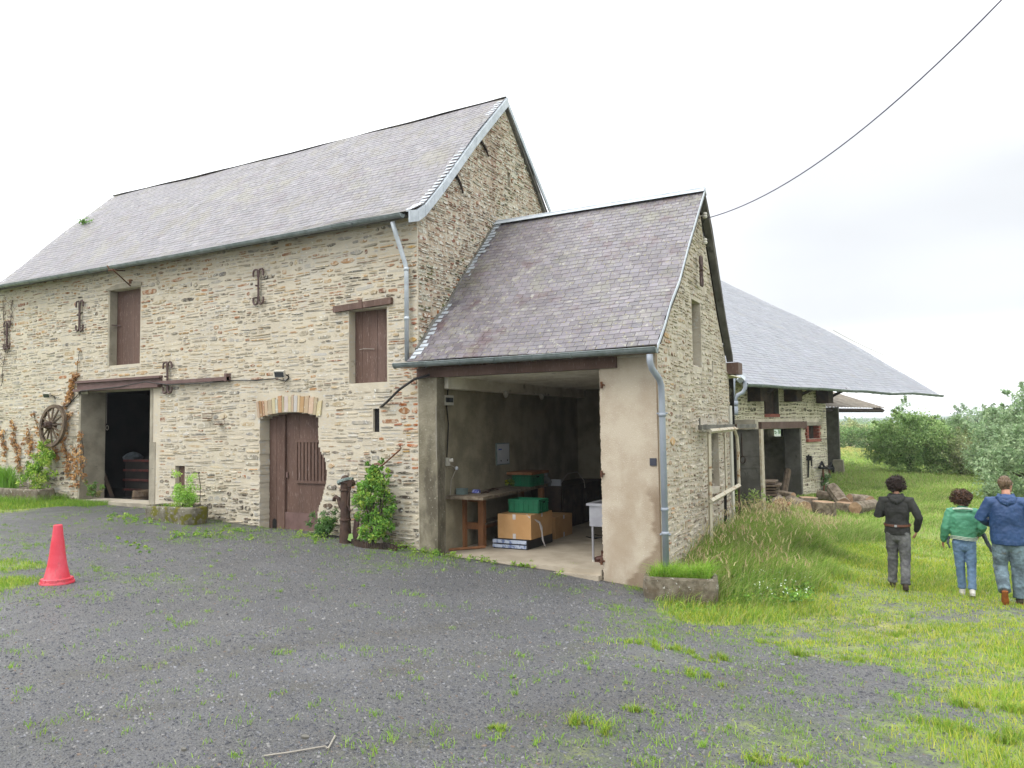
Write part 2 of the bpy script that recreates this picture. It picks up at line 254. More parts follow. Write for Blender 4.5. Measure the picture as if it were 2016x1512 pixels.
# ------------------------------------------------------------------ mesh helpers
class MB:
    def __init__(s): s.V = []; s.F = []; s.I = []; s.C = []
    def add(s, vs, fs, mi=0, col=(1,1,1)):
        b = len(s.V); s.V.extend([tuple(map(float, v)) for v in vs])
        for f in fs: s.F.append(tuple(b+i for i in f)); s.I.append(mi); s.C.append(col)
        return s
    def box(s, c, d, R=None, mi=0, col=(1,1,1), taper=1.0):
        hx, hy, hz = d[0]/2, d[1]/2, d[2]/2; vs = []
        for z, k in ((-hz, 1), (hz, taper)):
            for x, y in ((-hx, -hy), (hx, -hy), (hx, hy), (-hx, hy)):
                v = Vector((x*k, y*k, z)); v = (R @ v) if R is not None else v
                vs.append((c[0]+v[0], c[1]+v[1], c[2]+v[2]))
        return s.add(vs, [(3,2,1,0),(4,5,6,7),(0,1,5,4),(1,2,6,5),(2,3,7,6),(3,0,4,7)], mi, col)
    def bb(s, a, b, **k): return s.box([(a[i]+b[i])/2 for i in range(3)], [abs(b[i]-a[i]) for i in range(3)], **k)
    def tube(s, pts, r, n=8, mi=0, col=(1,1,1), closed=False, flat=1.0, caps=True):
        P = [Vector(p) for p in pts]; rs = r if isinstance(r, (list, tuple)) else [r]*len(P)
        rings = []; prev = None
        for i, p in enumerate(P):
            if closed: t = P[(i+1) % len(P)]-P[i-1]
            else: t = P[min(i+1, len(P)-1)]-P[max(i-1, 0)]
            t.normalize()
            if prev is None:
                a = Vector((0, 0, 1)) if abs(t.z) < .9 else Vector((1, 0, 0)); x = t.cross(a).normalized()
            else: x = (prev-t*prev.dot(t)).normalized()
            prev = x; y = t.cross(x)
            rings.append([p+(x*math.cos(2*math.pi*k/n)+y*math.sin(2*math.pi*k/n)*flat)*rs[i] for k in range(n)])
        vs = [v for R_ in rings for v in R_]; fs = []; m = len(P)
        for i in range(m if closed else m-1):
            j = (i+1) % m
            for k in range(n): fs.append((i*n+k, i*n+(k+1) % n, j*n+(k+1) % n, j*n+k))
        if not closed and caps: fs.append(tuple(range(n-1, -1, -1))); fs.append(tuple((m-1)*n+k for k in range(n)))
        return s.add(vs, fs, mi, col)
    def lathe(s, c, prof, n=24, mi=0, axis='Z', col=(1,1,1), R=None):
        vs = []; fs = []; m = len(prof)
        for (r, z) in prof:
            for k in range(n):
                a = 2*math.pi*k/n; v = Vector((r*math.cos(a), r*math.sin(a), z))
                if axis == 'Y': v = Vector((v[0], v[2], v[1]))
                if axis == 'X': v = Vector((v[2], v[0], v[1]))
                if R is not None: v = R @ v
                vs.append((c[0]+v[0], c[1]+v[1], c[2]+v[2]))
        for i in range(m-1):
            for k in range(n): fs.append((i*n+k, i*n+(k+1) % n, (i+1)*n+(k+1) % n, (i+1)*n+k))
        return s.add(vs, fs, mi, col)
    def prism(s, poly, n, mi=0, col=(1,1,1)):
        m = len(poly); b = [tuple(poly[i][k]+n[k] for k in range(3)) for i in range(m)]
        return s.add(list(poly)+b, [tuple(range(m-1, -1, -1)), tuple(range(m, 2*m))]+[(i, (i+1) % m, m+(i+1) % m, m+i) for i in range(m)], mi, col)
    def build(s, name, mats, parent=None, smooth=False, org=None):
        if not isinstance(mats, (list, tuple)): mats = [mats]
        o_ = origin_of(parent) if parent is not None else (np.array(org, float) if org is not None else np.zeros(3))
        me = bpy.data.meshes.new(name)
        V = np.array(s.V)-o_
        me.from_pydata(V.tolist(), [], s.F)
        for m in mats: me.materials.append(MATS[m])
        me.polygons.foreach_set('material_index', s.I)
        if any(c != (1,1,1) for c in s.C):
            at = me.color_attributes.new('Col', 'FLOAT_COLOR', 'CORNER'); cnt = [len(f) for f in s.F]
            C = np.repeat(np.c_[np.array(s.C), np.ones(len(s.C))], cnt, axis=0); at.data.foreach_set('color', C.astype(np.float32).ravel())
        elif any(m in ('leaf','voussoir') for m in mats):
            at = me.color_attributes.new('Col', 'FLOAT_COLOR', 'CORNER'); at.data.foreach_set('color', np.ones(len(me.loops)*4, np.float32))
        if smooth: me.polygons.foreach_set('use_smooth', [True]*len(s.F))
        me.update()
        o = bpy.data.objects.new(name, me); sc.collection.objects.link(o)
        if parent is not None: o.parent = parent
        elif org is not None: o.location = o_
        ORG[o.name] = o_
        return o
ORG = {}
def origin_of(p): return ORG[p.name]
def thing(name, label, cat, loc=(0,0,0), group=None, kind=None):
    o = bpy.data.objects.new(name, None); sc.collection.objects.link(o); o.location = tuple(float(x) for x in loc); o.empty_display_size = .2
    ORG[o.name] = np.array(loc, float); o['label'] = label; o['category'] = cat
    if group: o['group'] = group
    if kind: o['kind'] = kind
    return o
def tag(o, label, cat, group=None, kind=None):
    o['label'] = label; o['category'] = cat
    if group: o['group'] = group
    if kind: o['kind'] = kind
    return o
def fast(name, V, F, C, m, parent=None, org=(0,0,0)):
    """V (n,3); F (m,k) faces of one size; C (m,3) one colour per face"""
    o_ = origin_of(parent) if parent is not None else np.array(org, float)
    V = (np.asarray(V)-o_).astype(np.float32); F = np.asarray(F, np.int32); k = F.shape[1]
    me = bpy.data.meshes.new(name); me.vertices.add(len(V)); me.loops.add(F.size); me.polygons.add(len(F))
    me.vertices.foreach_set('co', V.ravel()); me.loops.foreach_set('vertex_index', F.ravel())
    me.polygons.foreach_set('loop_start', np.arange(0, F.size, k, dtype=np.int32)); me.polygons.foreach_set('loop_total', np.full(len(F), k, np.int32))
    me.update(calc_edges=True)
    at = me.color_attributes.new('Col', 'FLOAT_COLOR', 'CORNER')
    Cc = np.repeat(np.c_[np.asarray(C), np.ones(len(C))], k, axis=0).astype(np.float32); at.data.foreach_set('color', Cc.ravel())
    me.materials.append(MATS[m]); o = bpy.data.objects.new(name, me); sc.collection.objects.link(o)
    if parent is not None: o.parent = parent
    else: o.location = tuple(o_)
    ORG[o.name] = o_
    return o
def copy_tree(o, parent=None):
    c = o.copy(); sc.collection.objects.link(c); ORG[c.name] = ORG[o.name].copy()
    if parent is not None: c.parent = parent
    for ch in [x for x in bpy.data.objects if x.parent == o and x != c]: copy_tree(ch, c)
    return c
def RZ(a): return Matrix.Rotation(a, 3, 'Z')
def RX(a): return Matrix.Rotation(a, 3, 'X')
def RY(a): return Matrix.Rotation(a, 3, 'Y')

# ------------------------------------------------------------------ masonry
def wall_slab(mb, frame, u0, u1, v0, top, holes, thick, mi=0, ring=None):
    """a wall in the (u,v) plane of frame=(O,U,V,Nout) with rectangular holes; top is a list of (u,v) points"""
    O, U, Vv, Nn = [np.array(a, float) for a in frame]
    us = sorted(set([round(x, 4) for x in [u0, u1]+[h[0] for h in holes]+[h[1] for h in holes]+[p[0] for p in top if u0 < p[0] < u1]]))
    us = [x for x in us if u0-1e-6 <= x <= u1+1e-6]
    tu = [p[0] for p in top]; tv = [p[1] for p in top]; T = lambda u: float(np.interp(u, tu, tv))
    P = lambda u, v, n: O+U*u+Vv*v+Nn*n
    for a, b in zip(us[:-1], us[1:]):
        m = (a+b)/2; hs = sorted([(h[2], h[3]) for h in holes if h[0] < m < h[1]])
        segs = []; cur = v0
        for (ha, hb) in hs:
            if ha > cur+1e-5: segs.append((cur, cur, ha, ha))
            cur = max(cur, hb)
        segs.append((cur, cur, T(a+1e-6), T(b-1e-6)))
        for (la, lb, ta, tb) in segs:
            mb.add([P(a, la, 0), P(b, lb, 0), P(b, tb, 0), P(a, ta, 0)], [(0,1,2,3)], mi)
            mb.add([P(a, la, -thick), P(b, lb, -thick), P(b, tb, -thick), P(a, ta, -thick)], [(3,2,1,0)], mi)
    for h in holes:
        a, b, c, d = h[:4]; rm = ring if ring is not None else mi
        top_free = not any(abs(g[2]-d) < 1e-4 and g is not h and g[0] < b and g[1] > a for g in holes)
        bot_free = not any(abs(g[3]-c) < 1e-4 and g is not h and g[0] < b and g[1] > a for g in holes)
        mb.add([P(a,c,0), P(a,c,-thick), P(a,d,-thick), P(a,d,0)], [(0,1,2,3)], rm)
        mb.add([P(b,c,0), P(b,c,-thick), P(b,d,-thick), P(b,d,0)], [(3,2,1,0)], rm)
        if bot_free: mb.add([P(a,c,0), P(b,c,0), P(b,c,-thick), P(a,c,-thick)], [(0,1,2,3)], rm)
        if top_free: mb.add([P(a,d,0), P(b,d,0), P(b,d,-thick), P(a,d,-thick)], [(3,2,1,0)], rm)
        else:
            for g in holes:
                if abs(g[2]-d) < 1e-4 and g is not h:
                    for (x0, x1) in ((min(a,g[0]), max(a,g[0])), (min(b,g[1]), max(b,g[1]))):
                        if x1-x0 > 1e-4: mb.add([P(x0,d,0), P(x1,d,0), P(x1,d,-thick), P(x0,d,-thick)], [(0,1,2,3)], rm)
    mb.add([P(u0,v0,0), P(u0,v0,-thick), P(u0,T(u0),-thick), P(u0,T(u0),0)], [(0,1,2,3)], mi)
    mb.add([P(u1,v0,0), P(u1,v0,-thick), P(u1,T(u1),-thick), P(u1,T(u1),0)], [(3,2,1,0)], mi)

def stones(mb, frame, u0, u1, v0, v1, outline, holes, pal, mi=1, hh=(.035,.10), ll=(.10,.40), gap=.014, depth=(.004,.022), seed=1, wav=.02, drop=.04, tilt=0., zone=None):
    """courses of flat rubble stones standing slightly proud of the mortar"""
    O, U, Vv, Nn = [np.array(a, float) for a in frame]; R = random.Random(seed)
    ou = [p[0] for p in outline]; ov = [p[1] for p in outline]
    ph = [R.uniform(0, 6.28) for _ in range(6)]
    W = lambda u, v: wav*(math.sin(u*1.3+ph[0]+v*.7)+.6*math.sin(u*3.1+ph[1]-v*1.9)+.35*math.sin(u*7.3+ph[2]))+tilt*u
    v = v0
    while v < v1:
        H = R.uniform(*hh)*(1.0 if R.random() > .12 else 1.45); vm = v+H/2
        blk = []
        for h in holes:
            if h[2]-H*.55-.02 < vm < h[3]+H*.5: blk.append((h[0], h[1]))
        us = np.linspace(u0, u1, 160); ok = np.interp(us, ou, ov) > vm+H/2
        if not ok.any(): v += H+gap; continue
        lo, hi = us[ok][0], us[ok][-1]
        segs = [(lo, hi)]
        for (a, b) in blk:
            ns = []
            for (x, y) in segs:
                if b <= x or a >= y: ns.append((x, y)); continue
                if a > x: ns.append((x, a))
                if b < y: ns.append((b, y))
            segs = ns
        for (a, b) in segs:
            u = a+R.uniform(0, .03)
            while u < b-.03:
                L = min(R.uniform(*ll)**1.15*1.25*(.8+H*4), b-u)
                if b-u-L < .07: L = b-u
                if L < .03: break
                nk = 1
                if H > .055 and R.random() < .5: nk = 2
                if H > .095 and R.random() < .4: nk = 3
                cut = [0]+sorted(R.uniform(.3,.7) if nk == 2 else R.uniform(.2,.8) for _ in range(nk-1))+[1]
                for ki in range(nk):
                    Hs = H*(cut[ki+1]-cut[ki])-(gap*.6 if nk > 1 else 0)
                    if Hs < .014: continue
                    vc = v+H*(cut[ki+1]+cut[ki])/2
                    sub = [(u, L)] if (L < .22 or R.random() < .6) else [(u, L*.45), (u+L*.47, L*.53)]
                    for (us_, Ls) in sub:
                        if R.random() < drop: continue
                        pr = zone(us_+Ls/2, vm, R) if zone else None
                        pal_, dm, sm = pr if pr else (pal, 1., 1.)
                        c = R.choice(pal_); k = R.uniform(.80, 1.16); c = tuple(x*k for x in c[:3])
                        h2 = Hs/2*R.uniform(.75, 1.02)*sm; l2 = (Ls-gap*R.uniform(.5,1.6))/2
                        if l2 < .012: continue
                        cu = us_+Ls/2; cv = vc+R.uniform(-.2,.2)*(Hs/2-h2)
                        near = any(g[0]-.35 < cu < g[1]+.35 and g[2]-.15 < vm < g[3]+.15 for g in holes)
                        ww = W(cu, vm)*(.15 if near else 1.)
                        ang = R.uniform(-.07, .07)*(.3 if near else 1); d = R.uniform(*depth)*dm
                        e = R.uniform(.35, .95)
                        if R.random() < .35: ring = [(-1,-.2*e), (-.6,-.7), (-.1,-1), (.4,-.85), (.8,-.45), (1,.1*e), (.6,.75), (.05,1), (-.5,.7), (-.9,.3)]
                        else: ring = [(-1, -.4*e), (-.85, -.9), (-.3, -1), (.35, -.95), (.88, -.85), (1, .25*e), (.82, .92), (.1, 1), (-.5, .92), (-.94, .7)]
                        out = []
                        for (x, y) in ring:
                            x = x*l2*R.uniform(.93, 1.0); y = y*h2*R.uniform(.78, 1.06)
                            out.append((x, y+x*ang))
                        n = len(out); vs = []
                        for (x, y) in out: vs.append(O+U*(cu+x)+Vv*(cv+y+ww)-Nn*.004)
                        t1, t2 = R.uniform(-.3, .3)*d, R.uniform(-.4, .4)*d
                        ins = min(.012, h2*.3)
                        for (x, y) in out:
                            fx = 1-ins/max(l2, .02); fy = 1-ins/max(h2, .02)
                            vs.append(O+U*(cu+x*fx)+Vv*(cv+y*fy+ww)+Nn*(d+t1*x/l2+t2*y/h2))
                        fs = [tuple(range(n, 2*n))]+[(i, (i+1) % n, n+(i+1) % n, n+i) for i in range(n)]
                        mb.add(vs, fs, mi, c)
                u += L
        v += H+gap*R.uniform(.3, 1.2)

def slates(mb, A, B, prof, back, sw, expo, seed, mi=0, sag=0., colr=(.86, 1.12), lift=.008, cut_a=0., cut_b=0., odd=.02):
    """courses of slates from eave line A->B upward along profile [(back,z)...]; cut_a/cut_b shorten the upper rows at either end (hips)"""
    R = random.Random(seed); A = Vector(A); B = Vector(B); E = (B-A); L = E.length; E.normalize(); K = Vector(back).normalized()
    d = [0]
    for i in range(1, len(prof)): d.append(d[-1]+math.hypot(prof[i][0]-prof[i-1][0], prof[i][1]-prof[i-1][1]))
    T = d[-1]
    def P(s, t, n=0.):
        b = float(np.interp(t, d, [p[0] for p in prof])); z = float(np.interp(t, d, [p[1] for p in prof]))
        q = A+E*s+K*b; q.z = A.z+z-sag*math.sin(math.pi*max(0, min(1, s/L)))*(.4+.6*t/T)+.012*math.sin(s*1.7+t)+.010*math.sin(s*.6-t*2.1)+n
        return q
    rows = int(T/expo)
    for i in range(rows):
        t0 = i*expo; t1 = min(T, t0+expo*1.12); s0 = cut_a*t0/T; s1 = L-cut_b*t0/T
        s = s0-(sw/2 if i % 2 else 0)
        while s < s1:
            e = min(s+sw*R.uniform(.94, 1.06), s1); a = max(s, s0)
            if e-a > .02:
                k = R.uniform(*colr); tint = (k*R.uniform(.97, 1.03), k*R.uniform(.98, 1.01), k*R.uniform(.97, 1.04))
                if R.random() < odd: k = R.choice([.72, 1.35, 1.25, .8]); tint = (k, k, k)
                g = .003; j0 = R.uniform(-.006, .006); ln = lift*R.uniform(.7, 1.5)
                v = [P(a+g, t0+j0, 0), P(e-g, t0+j0*.5, 0), P(e-g, t0+j0*.5, ln), P(a+g, t0+j0, ln), P(e-g, t1, .002), P(a+g, t1, .002)]
                mb.add(v, [(0, 1, 2, 3), (3, 2, 4, 5)], mi, tint)
            s = e
    return P, T, L
def roof_board(mb, A, B, prof, back, mi, drop=.10, th=.06, cut_a=0., cut_b=0.):
    A = Vector(A); B = Vector(B); K = Vector(back).normalized(); E = (B-A).normalized(); n = len(prof)
    f0 = .45; prof = [(prof[0][0]+(prof[1][0]-prof[0][0])*f0, prof[0][1]+(prof[1][1]-prof[0][1])*f0)]+list(prof[1:])
    d = [0]
    for i in range(1, n): d.append(d[-1]+math.hypot(prof[i][0]-prof[i-1][0], prof[i][1]-prof[i-1][1]))
    vs = []
    for off in (drop, drop+th):
        for i, (b, z) in enumerate(prof):
            for s in (0, 1):
                q = (A+E*(cut_a*d[i]/d[-1]) if s == 0 else B-E*(cut_b*d[i]/d[-1]))+K*b; vs.append((q.x, q.y, A.z+z-off))
    fs = []
    m = 2*n
    for i in range(n-1):
        a = 2*i; fs += [(a, a+1, a+3, a+2), (m+a+2, m+a+3, m+a+1, m+a), (a, a+2, m+a+2, m+a), (a+3, a+1, m+a+1, m+a+3)]
    fs += [(0, m, m+1, 1), (2*n-2, 2*n-1, m+2*n-1, m+2*n-2)]
    mb.add(vs, fs, mi)
def gutter(name, pts, parent, m='zinc_gutter', r=.065, seams=1.0, hang=None):
    """half-round gutter with rolled front bead, joints and end caps"""
    P = [Vector(p) for p in pts]; mb = MB(); d = (P[-1]-P[0]).normalized(); out = Vector(hang).normalized()
    for i in range(len(P)-1):
        a, b = P[i], P[i+1]; prev = None
        for k in range(9):
            an = math.pi*k/8; o = -out*math.cos(an)*r-Vector((0, 0, 1))*math.sin(an)*r
            o2 = o*.93
            cur = (a+o, b+o, a+o2, b+o2)
            if prev: mb.add([prev[0], prev[1], cur[1], cur[0]], [(0,1,2,3)]); mb.add([prev[2], prev[3], cur[3], cur[2]], [(3,2,1,0)])
            prev = cur
        mb.tube([a+out*r+Vector((0,0,.004)), b+out*r+Vector((0,0,.004))], .009, 6)
    Lt = (P[-1]-P[0]).length; n = int(Lt/seams)
    for k in range(n+1):
        t = k/max(n, 1)*(len(P)-1); i = min(int(t), len(P)-2); c = P[i].lerp(P[i+1], t-i)
        ring = [c-out*math.cos(math.pi*j/8)*(r+.006)-Vector((0,0,1))*math.sin(math.pi*j/8)*(r+.006) for j in range(9)]
        mb.tube(ring, .008, 5)
    for c in (P[0], P[-1]):
        mb.add([c]+[c-out*math.cos(math.pi*j/8)*r-Vector((0,0,1))*math.sin(math.pi*j/8)*r for j in range(9)], [tuple(range(1, 10))])
    return mb.build(name, m, parent)
# ------------------------------------------------------------------ ground
FOOT = [(-20.5, -7.7, .10, 6.5), (-7.6, -3.5, .05, 6.2)]
KW = [  # (px, py, grass weight, grass height) read off the photo, used as places on the ground
 (40,1115,.85,.05),(20,1150,1,.06),(15,1175,.5,.04),(105,1150,.10,.03),(85,1165,.3,.03),(95,1125,.2,.03),(120,1100,.04,.03),(0,1060,.25,.03),(70,1190,.1,.03),(60,1040,.08,.02),(200,1050,.08,.02),(330,1100,.02,.02),(120,1210,.05,.02),(20,1230,.05,.02),
 (20,995,1,.16),(90,990,1,.16),(160,985,.8,.12),(200,1005,.15,.03),(300,1015,.25,.04),(440,1040,.3,.04),(600,1050,.25,.05),(560,1100,.02,.02),(760,1085,.3,.05),(860,1090,.4,.06),(1000,1100,.15,.04),(1100,1130,.12,.03),
 (900,1150,.0,.02),(600,1200,.02,.02),(200,1350,.07,.02),(150,1480,.14,.02),(500,1420,.12,.02),(700,1330,.08,.02),(950,1250,.0,.02),(1100,1200,0,.02),(1000,1400,.08,.02),(900,1500,.22,.03),(1150,1480,.42,.03),
 (1240,1180,.1,.02),(1290,1215,.35,.03),(1360,1215,.9,.10),(1440,1215,1,.13),(1500,1215,1,.14),(1560,1200,.9,.12),(1620,1190,.85,.08),(1470,1180,1,.30),(1540,1150,1,.34),(1600,1120,1,.28),
 (1400,1120,1,.55),(1460,1090,1,.62),(1520,1070,1,.62),(1580,1060,1,.40),(1640,1050,1,.34),(1380,1160,1,.42),(1340,1180,.8,.25),(1560,1030,1,.16),(1640,1015,1,.07),(1600,1032,1,.09),(1700,1025,1,.10),(1700,1045,1,.22),
 (1700,1090,.95,.08),(1690,1130,.85,.05),(1720,1165,.74,.04),(1660,1190,.68,.04),(1620,1230,.66,.04),(1760,1200,.66,.03),(1850,1200,.68,.04),(1960,1200,.70,.04),(1560,1245,.6,.04),(1480,1245,.4,.04),
 (1300,1275,.3,.05),(1350,1300,.3,.05),(1420,1280,.1,.03),(1500,1290,.35,.04),(1620,1275,.72,.05),(1750,1265,.72,.05),(1880,1260,.75,.06),(1990,1280,.85,.07),(1600,1320,.10,.03),(1700,1325,.08,.03),(1820,1320,.6,.05),
 (1930,1350,.7,.06),(2000,1380,.9,.07),(1400,1350,.24,.03),(1550,1380,.30,.03),(1700,1380,.14,.03),(1820,1400,.5,.05),(1900,1450,.75,.07),(1990,1490,.95,.08),(1720,1470,.46,.04),(1550,1480,.42,.03),(1350,1450,.36,.03),(1250,1380,.22,.03),
 (1800,1090,.9,.05),(1850,1060,.95,.06),(1950,1060,.9,.06),(1750,1020,1,.10),(1830,990,1,.16),(1920,985,1,.16),(2000,1000,1,.2),(1700,965,1,.18),(1800,960,1,.20),(1660,935,1,.22),(1740,905,1,.22),(1640,990,1,.12),(1700,890,1,.25),(1900,940,1,.25),(1980,970,1,.3)]
_kp = np.array([list(onG(k[0], k[1])[:2])+[k[2], k[3]] for k in KW]+[[-9,-14,.1,.02],[-25,-5,1,.15],[-30,5,1,.2],[12,5,1,.2],[12,-8,1,.1],[5,-12,.8,.08],[0,60,1,.25],[25,40,1,.3],[-12,12,1,.3],[-12,40,1,.3],[30,90,1,.3],[-3.1,6,1,.5],[-3,9.5,1,.45],[-2.3,13,.8,.15]])
def gmask(x, y):
    x = np.asarray(x, float); y = np.asarray(y, float); o = np.zeros((len(x), 2))
    for i in range(0, len(x), 20000):
        a, b = x[i:i+20000], y[i:i+20000]
        d2 = (a[:, None]-_kp[None, :, 0])**2+(b[:, None]-_kp[None, :, 1])**2+.01
        w_ = d2**-2.2; w_ /= w_.sum(1, keepdims=True); o[i:i+20000] = w_@_kp[:, 2:]
    return o[:, 0], o[:, 1]
def _ground():
    q = np.linspace(-1, 1, 331)
    wx = np.sinh(q*6.6)/np.sinh(6.6)*3500; wy = np.sinh(q*6.6)/np.sinh(6.6)*3500
    fx = np.arange(-22, 8.01, .16); fy = np.arange(-9, 14.01, .16)
    X = np.unique(np.r_[wx[(wx < -22.2) | (wx > 8.2)]-0, fx]); Y = np.unique(np.r_[wy[(wy < -9.2) | (wy > 14.2)], fy])
    gx, gy = np.meshgrid(X, Y); x, y = gx.ravel(), gy.ravel(); z = gz(x, y)
    rng = np.random.default_rng(3)
    
    for (a, b, c, d) in FOOT: z = np.where((x > a) & (x < b) & (y > c) & (y < d), z-.55, z)
    nx, ny = len(X), len(Y); idx = np.arange(nx*ny).reshape(ny, nx)
    F = np.stack([idx[:-1, :-1].ravel(), idx[:-1, 1:].ravel(), idx[1:, 1:].ravel(), idx[1:, :-1].ravel()], 1)
    gw, gh = gmask(x, y); yel = np.clip(1-np.abs(y-1.5)/9, 0, 1); trk = np.zeros(len(x))
    for line in (((60,1432),(400,1385),(620,1345),(850,1310),(1150,1272)), ((100,1335),(450,1290),(700,1255),(980,1222)), ((700,1470),(1000,1420),(1300,1380),(1600,1300),(1800,1285))):
        q_ = [onG(*p_)[:2] for p_ in line]
        for a_, b_ in zip(q_[:-1], q_[1:]):
            d_ = b_-a_; t_ = np.clip(((x-a_[0])*d_[0]+(y-a_[1])*d_[1])/(d_@d_), 0, 1); dd_ = np.hypot(x-a_[0]-t_*d_[0], y-a_[1]-t_*d_[1]); trk = np.maximum(trk, np.clip(1-dd_/.26, 0, 1))
    me = bpy.data.meshes.new('ground'); V = np.c_[x, y, z].astype(np.float32)
    me.vertices.add(len(V)); me.loops.add(F.size); me.polygons.add(len(F)); me.vertices.foreach_set('co', V.ravel()); me.loops.foreach_set('vertex_index', F.astype(np.int32).ravel())
    me.polygons.foreach_set('loop_start', np.arange(0, F.size, 4, dtype=np.int32)); me.polygons.foreach_set('loop_total', np.full(len(F), 4, np.int32)); me.update(calc_edges=True)
    at = me.color_attributes.new('Col', 'FLOAT_COLOR', 'POINT'); at.data.foreach_set('color', np.c_[gw, gh, yel, trk].astype(np.float32).ravel())
    me.polygons.foreach_set('use_smooth', [True]*len(F))
    o = bpy.data.objects.new('ground', me); sc.collection.objects.link(o); o['kind'] = 'structure'
    m = bpy.data.materials.new('gravel_and_grass'); m.use_nodes = True; t = m.node_tree; t.nodes.clear(); me.materials.append(m)
    out = N(t, 'ShaderNodeOutputMaterial'); b = N(t, 'ShaderNodeBsdfPrincipled'); c = N(t, 'ShaderNodeTexCoord'); a = N(t, 'ShaderNodeAttribute'); a.attribute_name = 'Col'
    s3 = N(t, 'ShaderNodeSeparateColor'); t.links.new(a.outputs['Color'], s3.inputs[0])
    def noise(s, d=6, r=.6):
        n = N(t, 'ShaderNodeTexNoise'); n.inputs['Scale'].default_value = s; n.inputs['Detail'].default_value = d; n.inputs['Roughness'].default_value = r; t.links.new(c.outputs['Object'], n.inputs['Vector']); return n.outputs['Fac']
    def rg(v, x0, x1, lo=0., hi=1.):
        n = N(t, 'ShaderNodeMapRange', _interpolation_type='SMOOTHSTEP')
        for k, q_ in zip(('From Min', 'From Max', 'To Min', 'To Max'), (x0, x1, lo, hi)): n.inputs[k].default_value = q_
        t.links.new(v, n.inputs[0]); return n.outputs[0]
    def mix(f, A_, B_, kind='MIX'):
        n = N(t, 'ShaderNodeMix', _data_type='RGBA', _blend_type=kind)
        for s_, v in (('Factor', f), ('A', A_), ('B', B_)):
            if hasattr(v, 'is_output'): t.links.new(v, n.inputs[s_])
            else: n.inputs[s_].default_value = v
        return n.outputs['Result']
    vo = N(t, 'ShaderNodeTexVoronoi'); vo.inputs['Scale'].default_value = 62; t.links.new(c.outputs['Object'], vo.inputs['Vector'])
    vo2 = N(t, 'ShaderNodeTexVoronoi'); vo2.inputs['Scale'].default_value = 24; t.links.new(c.outputs['Object'], vo2.inputs['Vector'])
    vs = N(t, 'ShaderNodeSeparateColor'); t.links.new(vo.outputs['Color'], vs.inputs[0])
    g = mix(vs.outputs[0], (.072,.072,.074,1), (.138,.137,.136,1))
    g = mix(rg(vs.outputs[1], .88, .99), g, (.15,.142,.125,1))
    g = mix(rg(noise(.8, 4), .42, .66, 0, .7), g, (.095,.096,.100,1))
    g = mix(rg(noise(.35, 3), .5, .7, 0, .35), g, (.112,.107,.096,1))
    g = mix(rg(noise(5, 5), .6, .72, 0, .25), g, (.10,.09,.065,1))
    g = mix(M(t, 'MULTIPLY', rg(noise(1.6, 6, .7), .46, .66, 0, .75), rg(s3.outputs[0], .08, .36)), g, (.095,.130,.040,1))
    g = mix(rg(noise(.55, 3), .40, .60, 0, .40), g, (.070,.069,.069,1))
    g = mix(rg(noise(.28, 4), .50, .62, 0, .45), g, (.150,.150,.154,1))
    g = mix(M(t, 'MULTIPLY', a.outputs['Alpha'], rg(noise(2.4, 5, .65), .36, .60, .1, .75)), g, (.078,.072,.055,1))
    gr = mix(rg(noise(1.2, 5), .35, .65), (.27,.32,.07,1), (.20,.27,.06,1))
    gr = mix(rg(noise(.5, 4), .5, .66, 0, .7), gr, (.36,.34,.10,1))
    gr = mix(rg(noise(9, 4), .52, .7, 0, .5), gr, (.14,.12,.055,1))
    far = N(t, 'ShaderNodeVectorMath', _operation='LENGTH'); t.links.new(c.outputs['Object'], far.inputs[0])
    gr = mix(rg(far.outputs['Value'], 15, 45, 0, .6), gr, (.25,.35,.10,1))
    gr = mix(rg(far.outputs['Value'], 55, 75, 0, .7), gr, (.34,.27,.12,1))
    gr = mix(rg(far.outputs['Value'], 100, 140, 0, 1), gr, (.10,.14,.05,1))
    mk = M(t, 'ADD', s3.outputs[0], M(t, 'MULTIPLY', M(t, 'SUBTRACT', M(t, 'MULTIPLY', M(t, 'ADD', noise(6, 6, .7), noise(1.5, 5, .6)), .5), .5), 2.2))
    fac = rg(mk, .42, .95)
    t.links.new(mix(fac, g, gr), b.inputs['Base Color'])
    ro = M(t, 'ADD', M(t, 'MULTIPLY', fac, .35), rg(noise(2.2, 5), .4, .62, .42, .62)); t.links.new(ro, b.inputs['Roughness'])
    hgt = M(t, 'ADD', M(t, 'MULTIPLY', vo.outputs['Distance'], -.9), M(t, 'ADD', M(t, 'MULTIPLY', vo2.outputs['Distance'], -.5), M(t, 'MULTIPLY', noise(90, 4, .7), 1.)))
    bp = N(t, 'ShaderNodeBump'); bp.inputs['Strength'].default_value = 1; bp.inputs['Distance'].default_value = .016; t.links.new(hgt, bp.inputs['Height']); t.links.new(bp.outputs[0], b.inputs['Normal'])
    t.links.new(b.outputs[0], out.inputs[0])
_ground()

